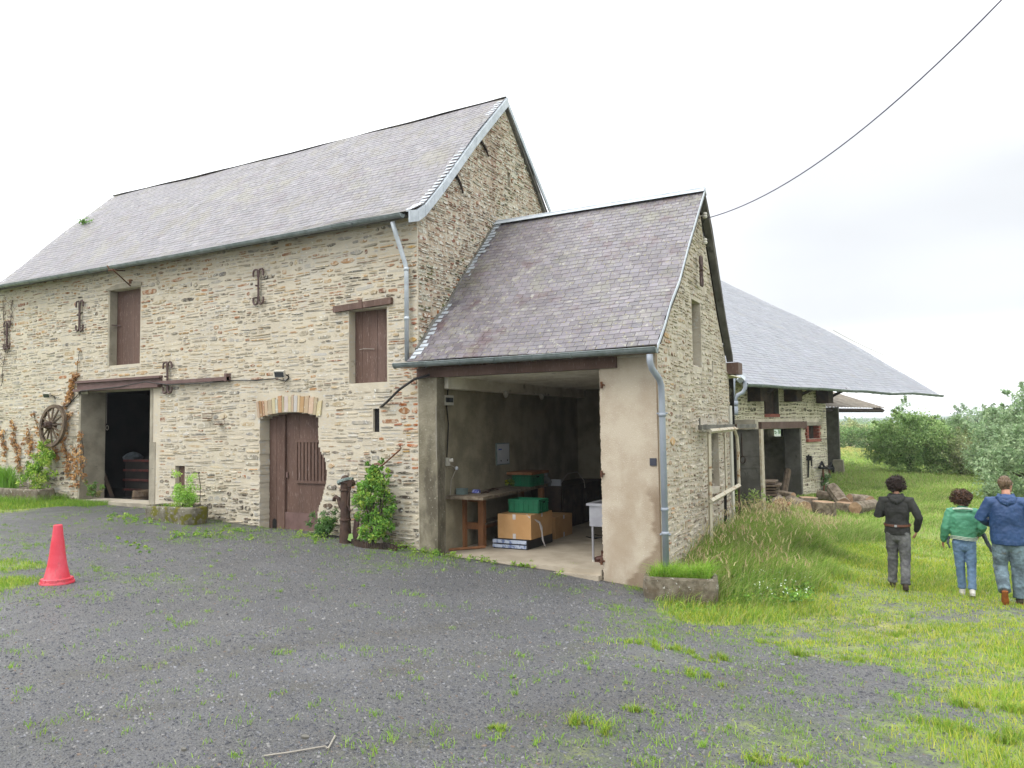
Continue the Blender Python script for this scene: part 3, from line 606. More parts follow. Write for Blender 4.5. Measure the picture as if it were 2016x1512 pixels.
# ------------------------------------------------------------------ the tall stone barn
FR = ((0,0,0), (1,0,0), (0,0,1), (0,-1,0))
TAN = [S(196,182,154,.68), S(180,168,146,.66), S(204,192,168,.7), S(168,156,134,.64), S(190,168,132,.66), S(156,148,132,.6), S(206,198,182,.7), S(184,178,168,.66), S(198,180,146,.68)]
RUSTY = [S(172,120,82,.62), S(150,104,78,.6), S(186,142,96,.64), S(194,158,110,.66)]
DRK = [S(120,108,92,.55), S(98,88,76,.5), S(140,122,98,.55), S(112,92,74,.5), S(166,150,124,.58), S(86,80,72,.5)]
GRYS = [S(186,182,172,.68), S(168,164,156,.64), S(200,196,188,.72), S(152,148,140,.6), S(176,168,150,.66)]
def zfac(u, v, R):
    q = .5+.5*math.sin(u*.9+1.5*math.sin(v*.8+u*.3))*math.cos(v*.7-u*.2)
    if v < .75+.25*math.sin(u*1.3) and R.random() < .8: return (DRK+TAN[:2]+GRYS[:1], 1.8, 1.0)
    if v > 4.1 and R.random() < .26: return (RUSTY+DRK[:2], 1.1, .95)
    if -9.7 < u and v < 1.5 and R.random() < .5: return (DRK+RUSTY, 1.3, 1.)
    if u > -7.95 and .8 < v < 2.9 and R.random() < .75: return ([S(190,112,62,.6), S(206,150,84,.64), S(170,98,62,.58), S(186,130,80,.6)], 1.2, 1.)
    if u > -8.05 and R.random() < .45: return ([S(186,116,70,.6), S(200,160,90,.62), S(164,104,74,.58), S(210,200,176,.68)], 1.2, 1.)
    if R.random() < .12: return (RUSTY, 1., .9)
    if u < -16.5 and R.random() < .6 or R.random() < q*.5: return (GRYS, R.choice([.6, .9, 1.2]), R.choice([.8, .95, 1.]))
    return (TAN, R.choice([.5, .8, 1., 1.2]), R.choice([.75, .9, 1.]))
barn = thing('stone_barn', 'tall two-storey stone barn with long slate roof and brown shutters', 'barn', (-14, 0, 0))
_r = random.Random(77); DR = []; _z = -.12
while _z < 2.07:
    _n = min(2.07, _z+_r.uniform(.035, .085)); _m = (_z+_n)/2
    _x = float(np.interp(_m, [-.2,.3,.6,.95,1.2,1.35,1.5,2.1], [-9.90,-9.88,-9.76,-9.66,-9.67,-9.74,-9.85,-9.87]))+_r.uniform(-.012,.012)
    DR.append((-11.38+(_r.uniform(-.012,.012) if _m < 1.9 else 0), _x, round(_z,4), round(_n,4))); _z = round(_n,4)
DR += [(-11.30,-9.92,2.07,2.115), (-11.14,-10.08,2.115,2.15), (-10.92,-10.28,2.15,2.175)]
HF = [(-16.15,-15.07,3.36,5.08), (-17.18,-14.68,.29,2.80), (-13.86,-13.56,.55,1.12)]+DR+[(-9.12,-8.25,2.67,4.01), (-8.57,-8.43,1.78,2.20)]
mb = MB(); wall_slab(mb, FR, -20.85, -7.58, -.7, [(-20.85,5.63), (-7.58,5.62)], HF, .55, 0, 0)
HS = HF+[(-17.34,-14.28,2.78,3.08), (-14.70,-14.40,.25,2.8), (-11.48,-9.72,2.0,2.48)]
stones(mb, FR, -20.85, -7.58, -.55, 5.66, [(-20.85,5.62), (-7.58,5.60)], HS, TAN, 1, (.045,.135), (.10,.40), .015, (.002,.016), 5, .034, .07, zone=zfac)
mb.build('wall', ['mortar', 'stone'], barn)
# gable towards the cart shed
GF = ((-7.576,0,0), (0,1,0), (0,0,1), (1,0,0))
og = [(0,5.46), (.25,5.72), (.68,6.12), (1.88,7.40), (3.24,8.72), (5.4,6.72), (6.7,5.4)]
mb = MB(); GH = [(3.36,3.50,7.02,7.36)]
wall_slab(mb, GF, .03, 6.7, -.7, og, GH, .5, 0, 0)
GPAL = [S(176,142,118,.62), S(158,126,104,.6), S(184,166,144,.66), S(150,138,124,.6), S(178,148,122,.62), S(164,122,102,.58), S(192,184,166,.68)]
MOS = [S(112,112,40,.55), S(150,96,52,.58), S(128,120,60,.58), S(170,112,66,.6), S(96,100,50,.52)]
def zgab(u, v, R):
    if u < .42 and 3.0 < v < 4.9 and R.random() < .75: return (MOS, 1.1, 1.)
    if abs(v-(3.3+1.05*u)) < .28 and R.random() < .5: return (MOS+[S(112,106,94,.55)], 1.2, 1.)
    if .9 < u < 1.5 and R.random() < .4: return ([S(176,124,98,.6), S(160,108,84,.58)], 1., 1.)
    return (GPAL, 1., R.choice([.8,.95,1.]))
stones(mb, GF, 0.0, 6.7, 2.2, 8.7, og, GH, GPAL, 1, (.05,.12), (.10,.32), .014, (.004,.024), 9, .03, .03, zone=zgab)
mb.build('gable_wall', ['mortar_gable', 'stone_gable'], barn)
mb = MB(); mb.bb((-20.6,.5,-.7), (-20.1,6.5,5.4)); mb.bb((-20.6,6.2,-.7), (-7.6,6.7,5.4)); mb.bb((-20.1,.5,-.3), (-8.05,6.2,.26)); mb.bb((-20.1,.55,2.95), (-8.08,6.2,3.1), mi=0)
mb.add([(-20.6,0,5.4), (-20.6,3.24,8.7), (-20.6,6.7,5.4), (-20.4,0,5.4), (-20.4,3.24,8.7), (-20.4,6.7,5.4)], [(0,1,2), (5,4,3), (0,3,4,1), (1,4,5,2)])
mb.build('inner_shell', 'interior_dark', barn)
PF = [(0,0), (.44,.24), (1.01,.80), (2.21,2.07), (3.54,3.36)]; PB = [(0,0), (.5,.36), (1.3,1.12), (3.5,3.36)]
mb = MB(); A_, B_ = (-20.92,-.33,5.56), (-7.50,-.33,5.54)
roof_board(mb, A_, B_, PF, (0,1,0), 2); slates(mb, A_, B_, PF, (0,1,0), .20, .115, 11, 0, sag=.04, odd=.03)
A2, B2 = (-7.50,6.72,5.56), (-20.92,6.72,5.56)
roof_board(mb, A2, B2, PB, (0,-1,0), 2); slates(mb, A2, B2, PB, (0,-1,0), .40, .23, 12, 0, sag=.04)
mb.build('roof', ['slate_main', 'wood_dark', 'concrete_dark'], barn)
mb = MB(); rp = []
for i in range(27): rp.append((-20.92+13.42*i/26, 3.21, 8.925-.05*math.sin(math.pi*i/26)+.006*math.sin(i*1.7)))
mb.tube(rp, .035, 8, flat=.6); mb.build('ridge_cap', 'slate_main', barn, smooth=True)
# zinc verge boards, in lapped lengths
vp = [(-.36,5.50), (-.10,5.58), (.11,5.72), (.40,6.0), (.68,6.28), (1.88,7.55), (3.22,8.86)]
mb = MB()
for i in range(len(vp)-1):
    (y0, z0), (y1, z1) = vp[i], vp[i+1]
    for k in range(max(1, int(math.hypot(y1-y0, z1-z0)/1.1))):
        n = max(1, int(math.hypot(y1-y0, z1-z0)/1.1)); a, b = k/n, (k+1)/n+.01
        p = [(y0+(y1-y0)*t, z0+(z1-z0)*t) for t in (a, b)]; s_ = .003*(i+k % 2)
        mb.prism([(-7.50+s_, p[0][0], p[0][1]-.15), (-7.50+s_, p[1][0], p[1][1]-.15), (-7.50+s_, p[1][0], p[1][1]+.05), (-7.50+s_, p[0][0], p[0][1]+.05)], (.025,0,0))
        mb.prism([(-7.55, p[0][0], p[0][1]+.045), (-7.55, p[1][0], p[1][1]+.045), (-7.55, p[1][0], p[1][1]+.058), (-7.55, p[0][0], p[0][1]+.058)], (.05+s_,0,0))
mb.build('verge_board', 'zinc', barn)
mb = MB(); vr = [(3.22,8.86), (4.4,7.8), (5.5,6.82), (6.74,5.55)]
for (y0, z0), (y1, z1) in zip(vr[:-1], vr[1:]):
    mb.prism([(-7.50, y0, z0-.10), (-7.50, y1, z1-.10), (-7.50, y1, z1+.03), (-7.50, y0, z0+.03)], (.03,0,0))
mb.build('verge_board', 'zinc', barn)
# white slips of zinc between slates and verge
mb = MB(); R = random.Random(4)
for i in range(38):
    t = (i+.5)/38*3.4; y = float(np.interp(t, [0,.44,1.01,2.21,3.54], [-.33,.11,.68,1.88,3.21])); z = float(np.interp(t, [0,.44,1.01,2.21,3.54], [5.56,5.80,6.36,7.63,8.92]))
    l = R.uniform(.10,.17); mb.add([(-7.50,y,z+.016), (-7.50-l,y,z+.018), (-7.50-l,y+.05,z+.062), (-7.50,y+.05,z+.06)], [(0,1,2,3)])
mb.build('verge_soaker', 'zinc', barn)
gutter('gutter', [(-20.95,-.385,5.535), (-14,-.385,5.495), (-7.62,-.385,5.515)], barn, r=.062, seams=1.05, hang=(0,-1,0))
mb = MB(); mb.tube([(-7.86,-.34,5.42), (-7.84,-.26,5.2), (-7.76,-.11,4.72), (-7.75,-.09,4.6), (-7.75,-.09,3.0)], .042, 10)
for z in (4.62, 3.75): mb.tube([(-7.75,-.09,z-.03), (-7.75,-.09,z+.03)], .05, 10)
mb.build('downpipe', 'zinc', barn, smooth=True)
# shutters and doors
def planks(mb, x0, x1, z0, z1, y, n, th=.03, mi=0, R=random.Random(2)):
    for i in range(n):
        a = x0+(x1-x0)*i/n; b = x0+(x1-x0)*(i+1)/n; o = R.uniform(-.004, .004)
        mb.bb((a+.003, y+o, z0), (b-.003, y+th+o, z1), mi=mi)
    mb.bb((x0, y+th+.006, z0), (x1, y+th+.02, z1), mi=mi)
mb = MB(); planks(mb, -16.15, -15.07, 3.36, 5.08, .17, 5); s1 = mb.build('shutter', 'brown_paint', barn)
mb = MB(); mb.tube([(-16.16,.02,4.30), (-16.05,.12,4.29), (-15.98,.16,4.28)], .012, 6); mb.build('latch', 'iron_brown', s1)
mb = MB(); planks(mb, -9.12, -8.25, 2.67, 4.01, .17, 5); s2 = mb.build('shutter', 'brown_paint', barn)
mb = MB(); mb.tube([(-9.0,.15,3.30), (-8.9,.14,3.31), (-8.65,.145,3.29)], .006, 5); mb.build('latch', 'cable_white', s2)
mb = MB(); planks(mb, -13.86, -13.56, .55, 1.12, .10, 3); mb.build('shutter', 'brown_paint', barn)
mb = MB(); mb.bb((-8.569,.05,1.781), (-8.431,.08,2.199)); mb.build('opening_backing', 'black', barn)  # black sheet in place of the darkness deep inside the slit
mb = MB(); mb.box((-8.78,-.02,4.085), (1.34,.10,.115), R=RY(-.035)); mb.bb((-8.83,-.085,4.02), (-8.75,-.07,4.18)); mb.build('lintel', 'brown_paint', barn)
mb = MB(); mb.add([(-16.28,-.03,5.08), (-15.02,-.03,5.10), (-15.02,-.03,5.17), (-15.3,-.03,5.22), (-15.9,-.03,5.20), (-16.28,-.03,5.12), (-16.28,.4,5.08), (-15.02,.4,5.10), (-15.02,.4,5.17), (-15.3,.4,5.22), (-15.9,.4,5.20), (-16.28,.4,5.12)],
  [(0,1,2,3,4,5), (0,6,7,1), (1,7,8,2), (2,8,9,3), (3,9,10,4), (4,10,11,5), (5,11,6,0)]); mb.build('lintel', 'concrete', barn)
mb = MB(); q0 = (-16.145,-.004,3.36); mb.bb((-16.20,-.012,3.36), (-16.135,.17,5.08)); mb.build('jamb', 'concrete', barn)
# arched door: left leaf, main leaf with a slatted grille, foot board, cat hole
def q(px, py, y): p = onY(px, py, y); return (p[0], p[2])
door = MB(); yd = .25; planks(door, -11.38, -10.98, -.1, 2.19, yd, 2, .04); dob = None
door.bb((-10.995, yd-.035, -.1), (-10.935, yd+.02, 2.19))
planks(door, -10.93, -9.62, .02, 2.19, yd+.012, 4, .04)
dl = door.build('door', 'brown_paint', barn)
mb = MB(); gx0, gz1 = q(586, 868, yd); _, gz0 = q(590, 946, yd)
mb.bb((gx0-.05, yd-.02, gz1-.03), (-9.62, yd+.01, gz1+.04)); mb.bb((gx0-.03, yd-.02, gz0-.05), (-9.62, yd+.01, gz0))
mb.bb((gx0-.04, yd-.018, gz0), (gx0, yd+.01, gz1-.03))
for i in range(9):
    a = gx0+.02+i*.088; mb.bb((a, yd-.012-.004*(i % 2), gz0), (a+.06, yd+.006, gz1-.03))
mb.build('grille', 'brown_paint', dl)
mb = MB(); mb.bb((-10.93, yd-.02, -.14), (-9.62, yd+.01, .24)); mb.build('foot_board', 'brown_steel', dl)
mb = MB(); cx, cz = q(540, 1030, yd-.01); mb.prism([(cx-.055, yd-.006, -.12), (cx+.055, yd-.006, -.12), (cx+.055, yd-.006, .04)]+[(cx+.055*math.cos(a), yd-.006, .04+.06*math.sin(a)) for a in (.5, 1.0, 1.57, 2.1, 2.6)]+[(cx-.055, yd-.006, .04)], (0,.004,0)); mb.build('cat_hole', 'black', dl)
mb = MB(); lx, lz = q(566, 935, yd); mb.bb((lx-.02, yd-.02, lz-.05), (lx+.02, yd, lz+.06)); mb.build('latch', 'brown_steel', dl)
mb = MB(); mb.bb((-11.4,-.10,-.25), (-9.7,.3,-.10)); mb.build('door_step', 'concrete', barn)
# voussoirs
mb = MB(); R = random.Random(8); u = -11.42
VC = [S(205,188,156,.68), S(196,178,146,.66), S(192,152,110,.64), S(204,200,188,.68), S(178,134,100,.62), S(190,172,140,.66), S(206,190,160,.68)]
while u < -9.80:
    w_ = R.uniform(.05, .12); c = u+w_/2; k = (c+10.6)/.85; zb = 2.07+.115*max(0, 1-k*k)*1.0; tilt = k*.16; hh_ = R.uniform(.27, .33)
    p = [(u+.004, zb+.002), (u+w_-.004, zb+.002), (u+w_-.004+tilt*.9*hh_*1.1, zb+hh_), (u+.004+tilt*.9*hh_, zb+hh_+R.uniform(-.02,.02))]
    mb.prism([(a, -.022-R.uniform(0,.008), b) for a, b in p], (0,.2,0), 0, tuple(x*R.uniform(.9,1.1) for x in R.choice(VC)[:3])); u += w_
mb.build('door_arch', ['voussoir'], barn)
# wide doorway on the left: concrete jambs, steel lintel
mb = MB(); mb.bb((-17.24,-.012,.2), (-17.165,.60,2.80)); mb.bb((-17.24,-.012,2.74), (-16.9,.0,2.80)); mb.build('jamb', 'concrete', barn)
mb = MB(); mb.bb((-14.69,-.014,.18), (-14.50,.58,1.62)); mb.bb((-14.69,-.010,1.62), (-14.60,.58,2.8)); mb.build('jamb', 'concrete', barn)
mb = MB(); mb.bb((-17.2,-.06,.12), (-14.6,.5,.285)); mb.build('doorsill', 'concrete', barn)
mb = MB(); mb.bb((-17.30,-.03,2.80), (-14.3,.02,3.06)); mb.bb((-17.30,-.13,2.80), (-14.3,-.03,2.86)); mb.bb((-17.30,-.09,3.0), (-14.3,-.03,3.03)); mb.bb((-14.3,-.11,2.855), (-12.2,-.045,2.93)); mb.bb((-12.26,-.12,2.84), (-12.20,.0,3.0))
mb.build('lintel', 'brown_steel', barn)
# S-curled iron wall anchors
def anchor(px, pyt, pyb, parent, plane='Y', wd=.125):
    P = onY(px, (pyt+pyb)/2, -.05) if plane == 'Y' else onX(px, (pyt+pyb)/2, -3.24); a = onY(px, pyt, -.05) if plane == 'Y' else onX(px, pyt, -3.24); b = onY(px, pyb, -.05) if plane == 'Y' else onX(px, pyb, -3.24)
    h = (a[2]-b[2])/2; mb = MB()
    T = (lambda u, v, n=0.: (P[0]+u, P[1]-n, P[2]+v)) if plane == 'Y' else (lambda u, v, n=0.: (P[0]+n, P[1]+u, P[2]+v))
    mb.tube([T(-.006,-h+.05), T(-.006,h-.05)], .026, 4); mb.tube([T(.004,-h+.06,.012), T(.004,h-.06,.012)], .024, 4)
    for sx_ in (-1, 1):
        for sz in (-1, 1):
            pts = [T(sx_*.012, sz*(h-.17), .006)]
            for k in range(9):
                an = math.pi*(1-k/8); pts.append(T(sx_*(.012+wd/2*(1+math.cos(an))), sz*(h-.08+.07*math.sin(an)), .006))
            pts.append(T(sx_*(.012+wd), sz*(h-.15), .006)); mb.tube(pts, .021, 5)
    mb.tube([T(-.03,.02,.0), T(-.03,.02,.05)], .02, 6)
    return mb.build('wall_anchor', 'iron_brown', parent)
for (px, a, b) in ((14,632,688), (157,592,652), (509,529,600), (330,712,775)): anchor(px, a, b, barn)
# pulley hook above the loft hatch
mb = MB(); h0 = onY(257, 563, -.02); h1 = onY(222, 531, -.75); h2 = onY(250, 534, -.1)
mb.tube([h0, h1+np.array([0,0,0])], .014, 6); mb.tube([onY(246,533,-.05), h1+np.array([-.1,0,.01]), h1+np.array([-.16,-.02,.10])], .014, 6); mb.tube([h1+np.array([.02,0,.0]), h1+np.array([-.14,0,.0])], .02, 6); mb.bb(tuple(h0+np.array([-.03,-.02,.05])), tuple(h0+np.array([.05,.05,.13])))
mb.build('hoist_bracket', 'rust', barn)
# leaning slates marks under the verge
for (a, b) in (((896,340),(912,380)), ((947,277),(962,308))):
    mb = MB(); p, q_ = onX(*a, -7.54), onX(*b, -7.54); mb.tube([p, (p+q_)/2+np.array([.01,.02,0]), q_], [.03,.028,.018], 6); mb.build('timber_end', 'wood_dark', barn)

# ------------------------------------------------------------------ the open cart shed
shed = thing('cart_shed', 'low open-fronted stone cart shed with steep slate roof and rendered pillar', 'shed', (-5.4, 0, -.33))
FL = -.33
def grid_wall(mb, P0, U, V_, nu, nv, mi, f):
    P0, U, V_ = np.array(P0, float), np.array(U, float), np.array(V_, float)
    for i in range(nu):
        for j in range(nv):
            c = f((i+.5)/nu, (j+.5)/nv); q_ = [P0+U*(i+a)/nu+V_*(j+b)/nv for a, b in ((0,0),(1,0),(1,1),(0,1))]
            mb.add(q_, [(0,1,2,3)], mi, c)
mb = MB(); X0, X1, Z0, Z1 = -4.235, -3.335, -.8, 2.93
def stain(u, v):
    x = u; z = Z0+v*(Z1-Z0); e = (.84 if z > -.05 else max(.40, .84+(z+.05)*1.1))+.035*math.sin(z*5)+.04*math.sin(z*13.)+.02*math.sin(z*41+2*math.sin(z*17))
    k = 0.
    if z < 1.0: k = max(0, min(1, (x-e)*14))*min(1, (1.0-z)*4)
    k = min(1, k)*.60
    return (1-k*.62, 1-k*.72, 1-k*.80)
MATS_R = MATS['render_shed'].node_tree
_b = [n for n in MATS_R.nodes if n.type == 'BSDF_PRINCIPLED'][0]; _l = _b.inputs['Base Color'].links[0].from_socket
_a = N(MATS_R, 'ShaderNodeAttribute'); _a.attribute_name = 'Col'; _m = N(MATS_R, 'ShaderNodeMix', _data_type='RGBA', _blend_type='MULTIPLY'); _m.inputs['Factor'].default_value = 1
MATS_R.links.new(_l, _m.inputs['A']); MATS_R.links.new(_a.outputs['Color'], _m.inputs['B']); MATS_R.links.new(_m.outputs['Result'], _b.inputs['Base Color'])
mb.add([(X0+.02,-.0,-.8),(X0+.02,.36,-.8),(X0+.02,.36,2.93),(X0+.02,0,2.93)], [(3,2,1,0)], 0, (.999,1,1)); mb.add([(X1,.0,-.8),(X1,.08,-.8),(X1,.08,2.93),(X1,0,2.93)], [(0,1,2,3)], 0, (.6,.5,.42))
mb.add([(X0,.36,-.8),(-3.5,.36,-.8),(-3.5,.36,2.93),(X0,.36,2.93)], [(3,2,1,0)], 0, (.999,1,1))
# front face with a slightly ragged left edge
nu, nv = 60, 190; R = random.Random(6); le = [R.uniform(0,.02) for _ in range(nv+1)]
for i in range(nu):
    for j in range(nv):
        def PT(a, b): u_ = max(a/nu, 0); return (X0+le[b]*(1-u_)+(X1-X0)*u_, 0, Z0+(Z1-Z0)*b/nv)
        mb.add([PT(i,j), PT(i+1,j), PT(i+1,j+1), PT(i,j+1)], [(0,1,2,3)], 0, stain((i+.5)/nu, (j+.5)/nv))
mb.build('pillar', 'render_shed', shed)
SG = ((-3.33,.0,0), (0,1,0), (0,0,1), (1,0,0)); so_ = [(.06,3.05), (.4,3.45), (.95,3.95), (1.57,4.62), (2.76,5.84), (3.3,5.05), (4.0,3.9), (4.68,3.06)]
SH = [(2.10,2.70,2.84,4.0), (3.46,3.56,2.74,3.02), (2.96,3.80,.66,1.70)]
mb = MB(); wall_slab(mb, SG, .06, 4.85, -.9, so_[:-1]+[(4.85,2.85)], SH, .45, 0, 0)
SPAL = [S(198,184,160,.68), S(182,168,146,.66), S(172,150,124,.62), S(206,196,176,.7), S(158,130,106,.58), S(150,142,128,.6), S(190,170,142,.66)]
def zsh(u, v, R):
    if u < .85: return (SPAL[:4]+[S(186,166,140,.6)], .9, 1.0) if R.random() < .75 else (RUSTY, 1., .9)
    if v < 1.2: return (SPAL+[S(120,100,82,.52)], 1.3, .9)
    return (SPAL, 1., R.choice([.75, .9, 1.]))
stones(mb, SG, .07, 4.84, -.6, 5.8, so_[:-1]+[(4.85,2.85)], SH, SPAL, 1, (.05,.12), (.09,.26), .017, (.004,.018), 21, .03, .06, zone=zsh)
# blocked openings
mb.bb((-3.62,2.10,2.84), (-3.50,2.70,4.0), mi=2)
stones(mb, ((-3.46,0,0), (0,1,0), (0,0,1), (1,0,0)), 2.96, 3.80, .66, 1.70, [(2.9,1.7),(3.9,1.7)], [], [S(120,112,96,.5), S(98,92,82,.46), S(140,126,104,.52)], 1, (.05,.10), (.3,.8), .03, (.02,.05), 23, .01, .0)
mb.bb((-3.60,2.96,.6), (-3.47,3.80,1.75), mi=2)
mb.bb((-3.60,3.4,2.7), (-3.50,3.6,3.05), mi=2)
mb.build('gable_wall', ['mortar_shed', 'stone', 'concrete_dark'], shed)
# interior shell
mb = MB(); mb.bb((-7.56,.22,-.6), (-7.33,6.5,3.0)); mb.bb((-7.33,6.4,-.6), (-3.8,6.6,3.0)); mb.bb((-3.90,4.86,-.6), (-3.79,6.4,3.0)); mb.bb((-3.86,.36,-.6), (-3.785,4.86,3.0)); mb.bb((-3.86,4.4,-.6), (-3.35,4.84,2.8))
mb.bb((-7.33,6.34,-.33), (-5.6,6.395,2.7)) 
mb.build('inner_wall', 'interior_render', shed)
mb = MB(); mb.bb((-7.572,-.012,-.6), (-7.19,.23,2.72)); mb.build('jamb', 'jamb_render', shed)
mb = MB(); mb.bb((-7.52,-.03,-.75), (-4.245,.37,FL)); mb.bb((-7.52,.37,-.75), (-3.80,6.4,FL)); mb.bb((-5.4,-.14,-.75), (-4.25,-.03,-.40)); mb.build('floor_slab', 'concrete_floor', shed)
mb = MB(); mb.bb((-7.33,.24,2.52), (-7.12,6.4,2.74)); y = .30
while y < 6.3: mb.bb((-7.34,y,2.71), (-3.82,y+.08,2.84)); y += .34
R = random.Random(3); x = -7.34; y = 0.
while y < 6.4: mb.bb((-7.34,y,2.845+R.uniform(0,.006)), (-3.4,y+.185,2.87)); y += .19
mb.build('ceiling', 'ceiling_white', shed)
mb = MB(); mb.bb((-7.56,6.6,-.6), (-3.6,6.62,3.0)); mb.bb((-7.56,4.85,2.88), (-3.6,6.6,3.0)); mb.build('rear_roof', 'slate_main', shed)
QF = [(0,0), (.38,.35), (.72,.72), (1.23,1.14), (1.88,1.87), (3.12,3.13)]; QB = [(0,0), (.55,.80), (1.42,2.27), (1.92,2.88)]
mb = MB(); A_, B_ = (-7.60,-.31,2.965), (-3.205,-.31,2.96)
roof_board(mb, A_, B_, QF, (0,1,0), 1, .06); slates(mb, A_, B_, QF, (0,1,0), .165, .112, 31, 0, sag=.02, colr=(.80,1.15), lift=.010, odd=.05)
A2, B2 = (-3.205,4.72,3.21), (-7.60,4.72,3.21)
roof_board(mb, A2, B2, QB, (0,-1,0), 1, .06); slates(mb, A2, B2, QB, (0,-1,0), .33, .22, 32, 0, lift=.01)
mb.build('roof', ['slate_shed', 'wood_dark'], shed)
mb = MB(); mb.add([(-7.58,2.69,6.035), (-3.20,2.69,6.03), (-3.20,2.80,6.125), (-7.58,2.80,6.13), (-7.58,2.90,6.0), (-3.20,2.90,6.0)], [(0,1,2,3), (3,2,5,4)])
mb.tube([(-7.58,2.80,6.125), (-3.20,2.80,6.12)], .016, 8); mb.build('ridge_cap', 'zinc', shed)
mb = MB()
vy = [(-.33,2.93), (.07,3.29), (.41,3.66), (.92,4.08), (1.57,4.81), (2.80,6.07)]
for (y0, z0), (y1, z1) in zip(vy[:-1], vy[1:]): mb.prism([(-3.205,y0,z0-.02), (-3.205,y1,z1-.02), (-3.205,y1,z1+.045), (-3.205,y0,z0+.045)], (.012,0,0))
mb.build('verge_board', 'zinc', shed)
mb = MB(); vz = [(2.80,6.07), (3.30,5.36), (4.17,3.98), (4.74,3.20)]
for (y0, z0), (y1, z1) in zip(vz[:-1], vz[1:]): mb.prism([(-3.33,y0,z0-.12), (-3.33,y1,z1-.12), (-3.33,y1,z1+.0), (-3.33,y0,z0+.0)], (.125,0,0))
mb.build('verge_board', 'concrete_dark', shed)
# soakers along the abutment with the tall barn, and the mortar fillet
mb = MB(); R = random.Random(14)
for i in range(40):
    t = (i+.5)/40; y = float(np.interp(t*4.4, [0,.52,1.02,1.56,2.53,4.3], [-.31,.07,.41,.92,1.57,2.81])); z = float(np.interp(t*4.4, [0,.52,1.02,1.56,2.53,4.3], [2.965,3.315,3.685,4.105,4.835,6.1]))
    l = R.uniform(.09,.20); mb.add([(-7.56,y,z+.02), (-7.56+l,y,z+.02), (-7.56+l,y+.055,z+.075), (-7.56,y+.055,z+.075)], [(0,1,2,3)])
mb.build('flashing', 'zinc', shed)
mb = MB(); pts = [(-7.56,y+.02,z+.05) for y, z in [(-.1,3.15), (.07,3.30), (.41,3.67), (.92,4.09), (1.57,4.82), (2.81,6.08)]]; mb.tube(pts, [.03,.035,.04,.035,.03,.03], 6); mb.build('mortar_fillet', 'concrete_dark', shed)
gutter('gutter', [(-7.80,-.365,2.935), (-5.5,-.365,2.925), (-3.20,-.365,2.93)], shed, r=.07, seams=.62, hang=(0,-1,0))
mb = MB(); mb.bb((-7.58,-.05,2.70), (-3.93,.10,2.87)); mb.bb((-7.58,-.30,2.88), (-3.25,-.05,2.90)); mb.build('lintel', 'brown_paint', shed)
mb = MB(); px_ = -3.235
mb.tube([(-3.30,-.38,2.84), (-3.30,-.38,2.74), (-3.29,-.33,2.64), (-3.25,-.13,2.50), (px_,-.08,2.40), (px_,-.07,2.2), (px_,-.07,-.6)], .047, 12)
for z in (1.98, .62, .28): mb.tube([(px_,-.07,z-.025), (px_,-.07,z+.025)], .056, 12)
for z in (2.0, .26): mb.bb((px_-.08,-.08,z-.012), (px_+.065,.0,z+.012))
mb.build('downpipe', 'pvc_grey', shed, smooth=True)
anchor(1380, 505, 563, shed, 'X', .06)
for py in (758, 933, 1105):
    c = onY(1184, py, -.03); mb = MB(); mb.tube([(c[0],-.03,c[2]-.05), (c[0],-.03,c[2]+.05)], .02, 8); mb.tube([(c[0],-.03,c[2]), (c[0]+.04,.0,c[2])], .014, 6); mb.build('hinge_pin', 'rust', shed)
c0, c1 = onY(1279,902,-.012), onY(1292.5,917,-.012); mb = MB(); mb.bb((c0[0],-.014,c1[2]), (c1[0],-.002,c0[2])); mb.build('wall_plate', 'plaque', shed)
# insulators on the gable
for (px, py) in ((1388,424), (1388,475)):
    c = onX(px, py, -3.18); mb = MB(); mb.lathe(c, [(.0,-.05), (.035,-.05), (.045,-.02), (.03,0), (.04,.02), (.03,.05), (0,.06)], 10); mb.tube([(c[0]-.15,c[1],c[2]), tuple(c)], .01, 5); mb.build('insulator', 'white_plastic', shed)
mb = MB(); mb.tube([onX(1388,430,-3.2), onX(1382,445,-3.28), onX(1384,458,-3.29), onX(1388,478,-3.2)], .009, 6); mb.build('service_cable', 'cable_black', shed)
# short brown beam end at the rear corner
c = onX(1446, 727, -3.2); mb = MB(); mb.bb((-3.6,c[1]-.12,c[2]-.10), (-3.10,c[1]+.28,c[2]+.13)); mb.build('beam_end', 'brown_paint', shed)

# ------------------------------------------------------------------ sliding door frame on the gable
sf = thing('sliding_door_frame', 'rusty empty sliding door frame hanging from a rail along the shed gable', 'door frame', (-3.15, 3.7, -.4))
xr = -3.16
a, b = onX(1378,842,xr), onX(1490,838,xr); mb = MB(); mb.bb((xr-.03,a[1],a[2]-.035), (xr+.03,6.6,a[2]+.045)); mb.tube([(xr,a[1],a[2]-.03),(xr,a[1],a[2]+.16)], .014, 6); mb.build('rail', 'concrete_dark', sf)
def bar(mb, p0, p1, x, w=.04): p, q_ = onX(*p0, x), onX(*p1, x); mb.tube([p, q_], w, 4)
mb = MB(); bar(mb, (1396,852), (1400,1072), xr+.02, .035); bar(mb, (1427,850), (1430,965), xr+.02, .022); mb.build('post', 'rust_white', sf)
mb = MB(); bar(mb, (1428,970), (1429,1068), xr, .026); mb.build('post', 'black', sf)
mb = MB(); bar(mb, (1398,849), (1450,844), xr+.05, .042); mb.build('top_bar', 'rust_white', sf)
mb = MB(); bar(mb, (1399,987), (1455,956), xr+.05, .045); mb.build('cross_bar', 'rust_white', sf)
mb = MB(); mb.tube([onX(1446,846,xr+.04), onX(1451,860,xr+.04), onX(1453,885,xr+.04), onX(1455,955,xr+.04)], .03, 6); mb.build('post', 'rust_white', sf)
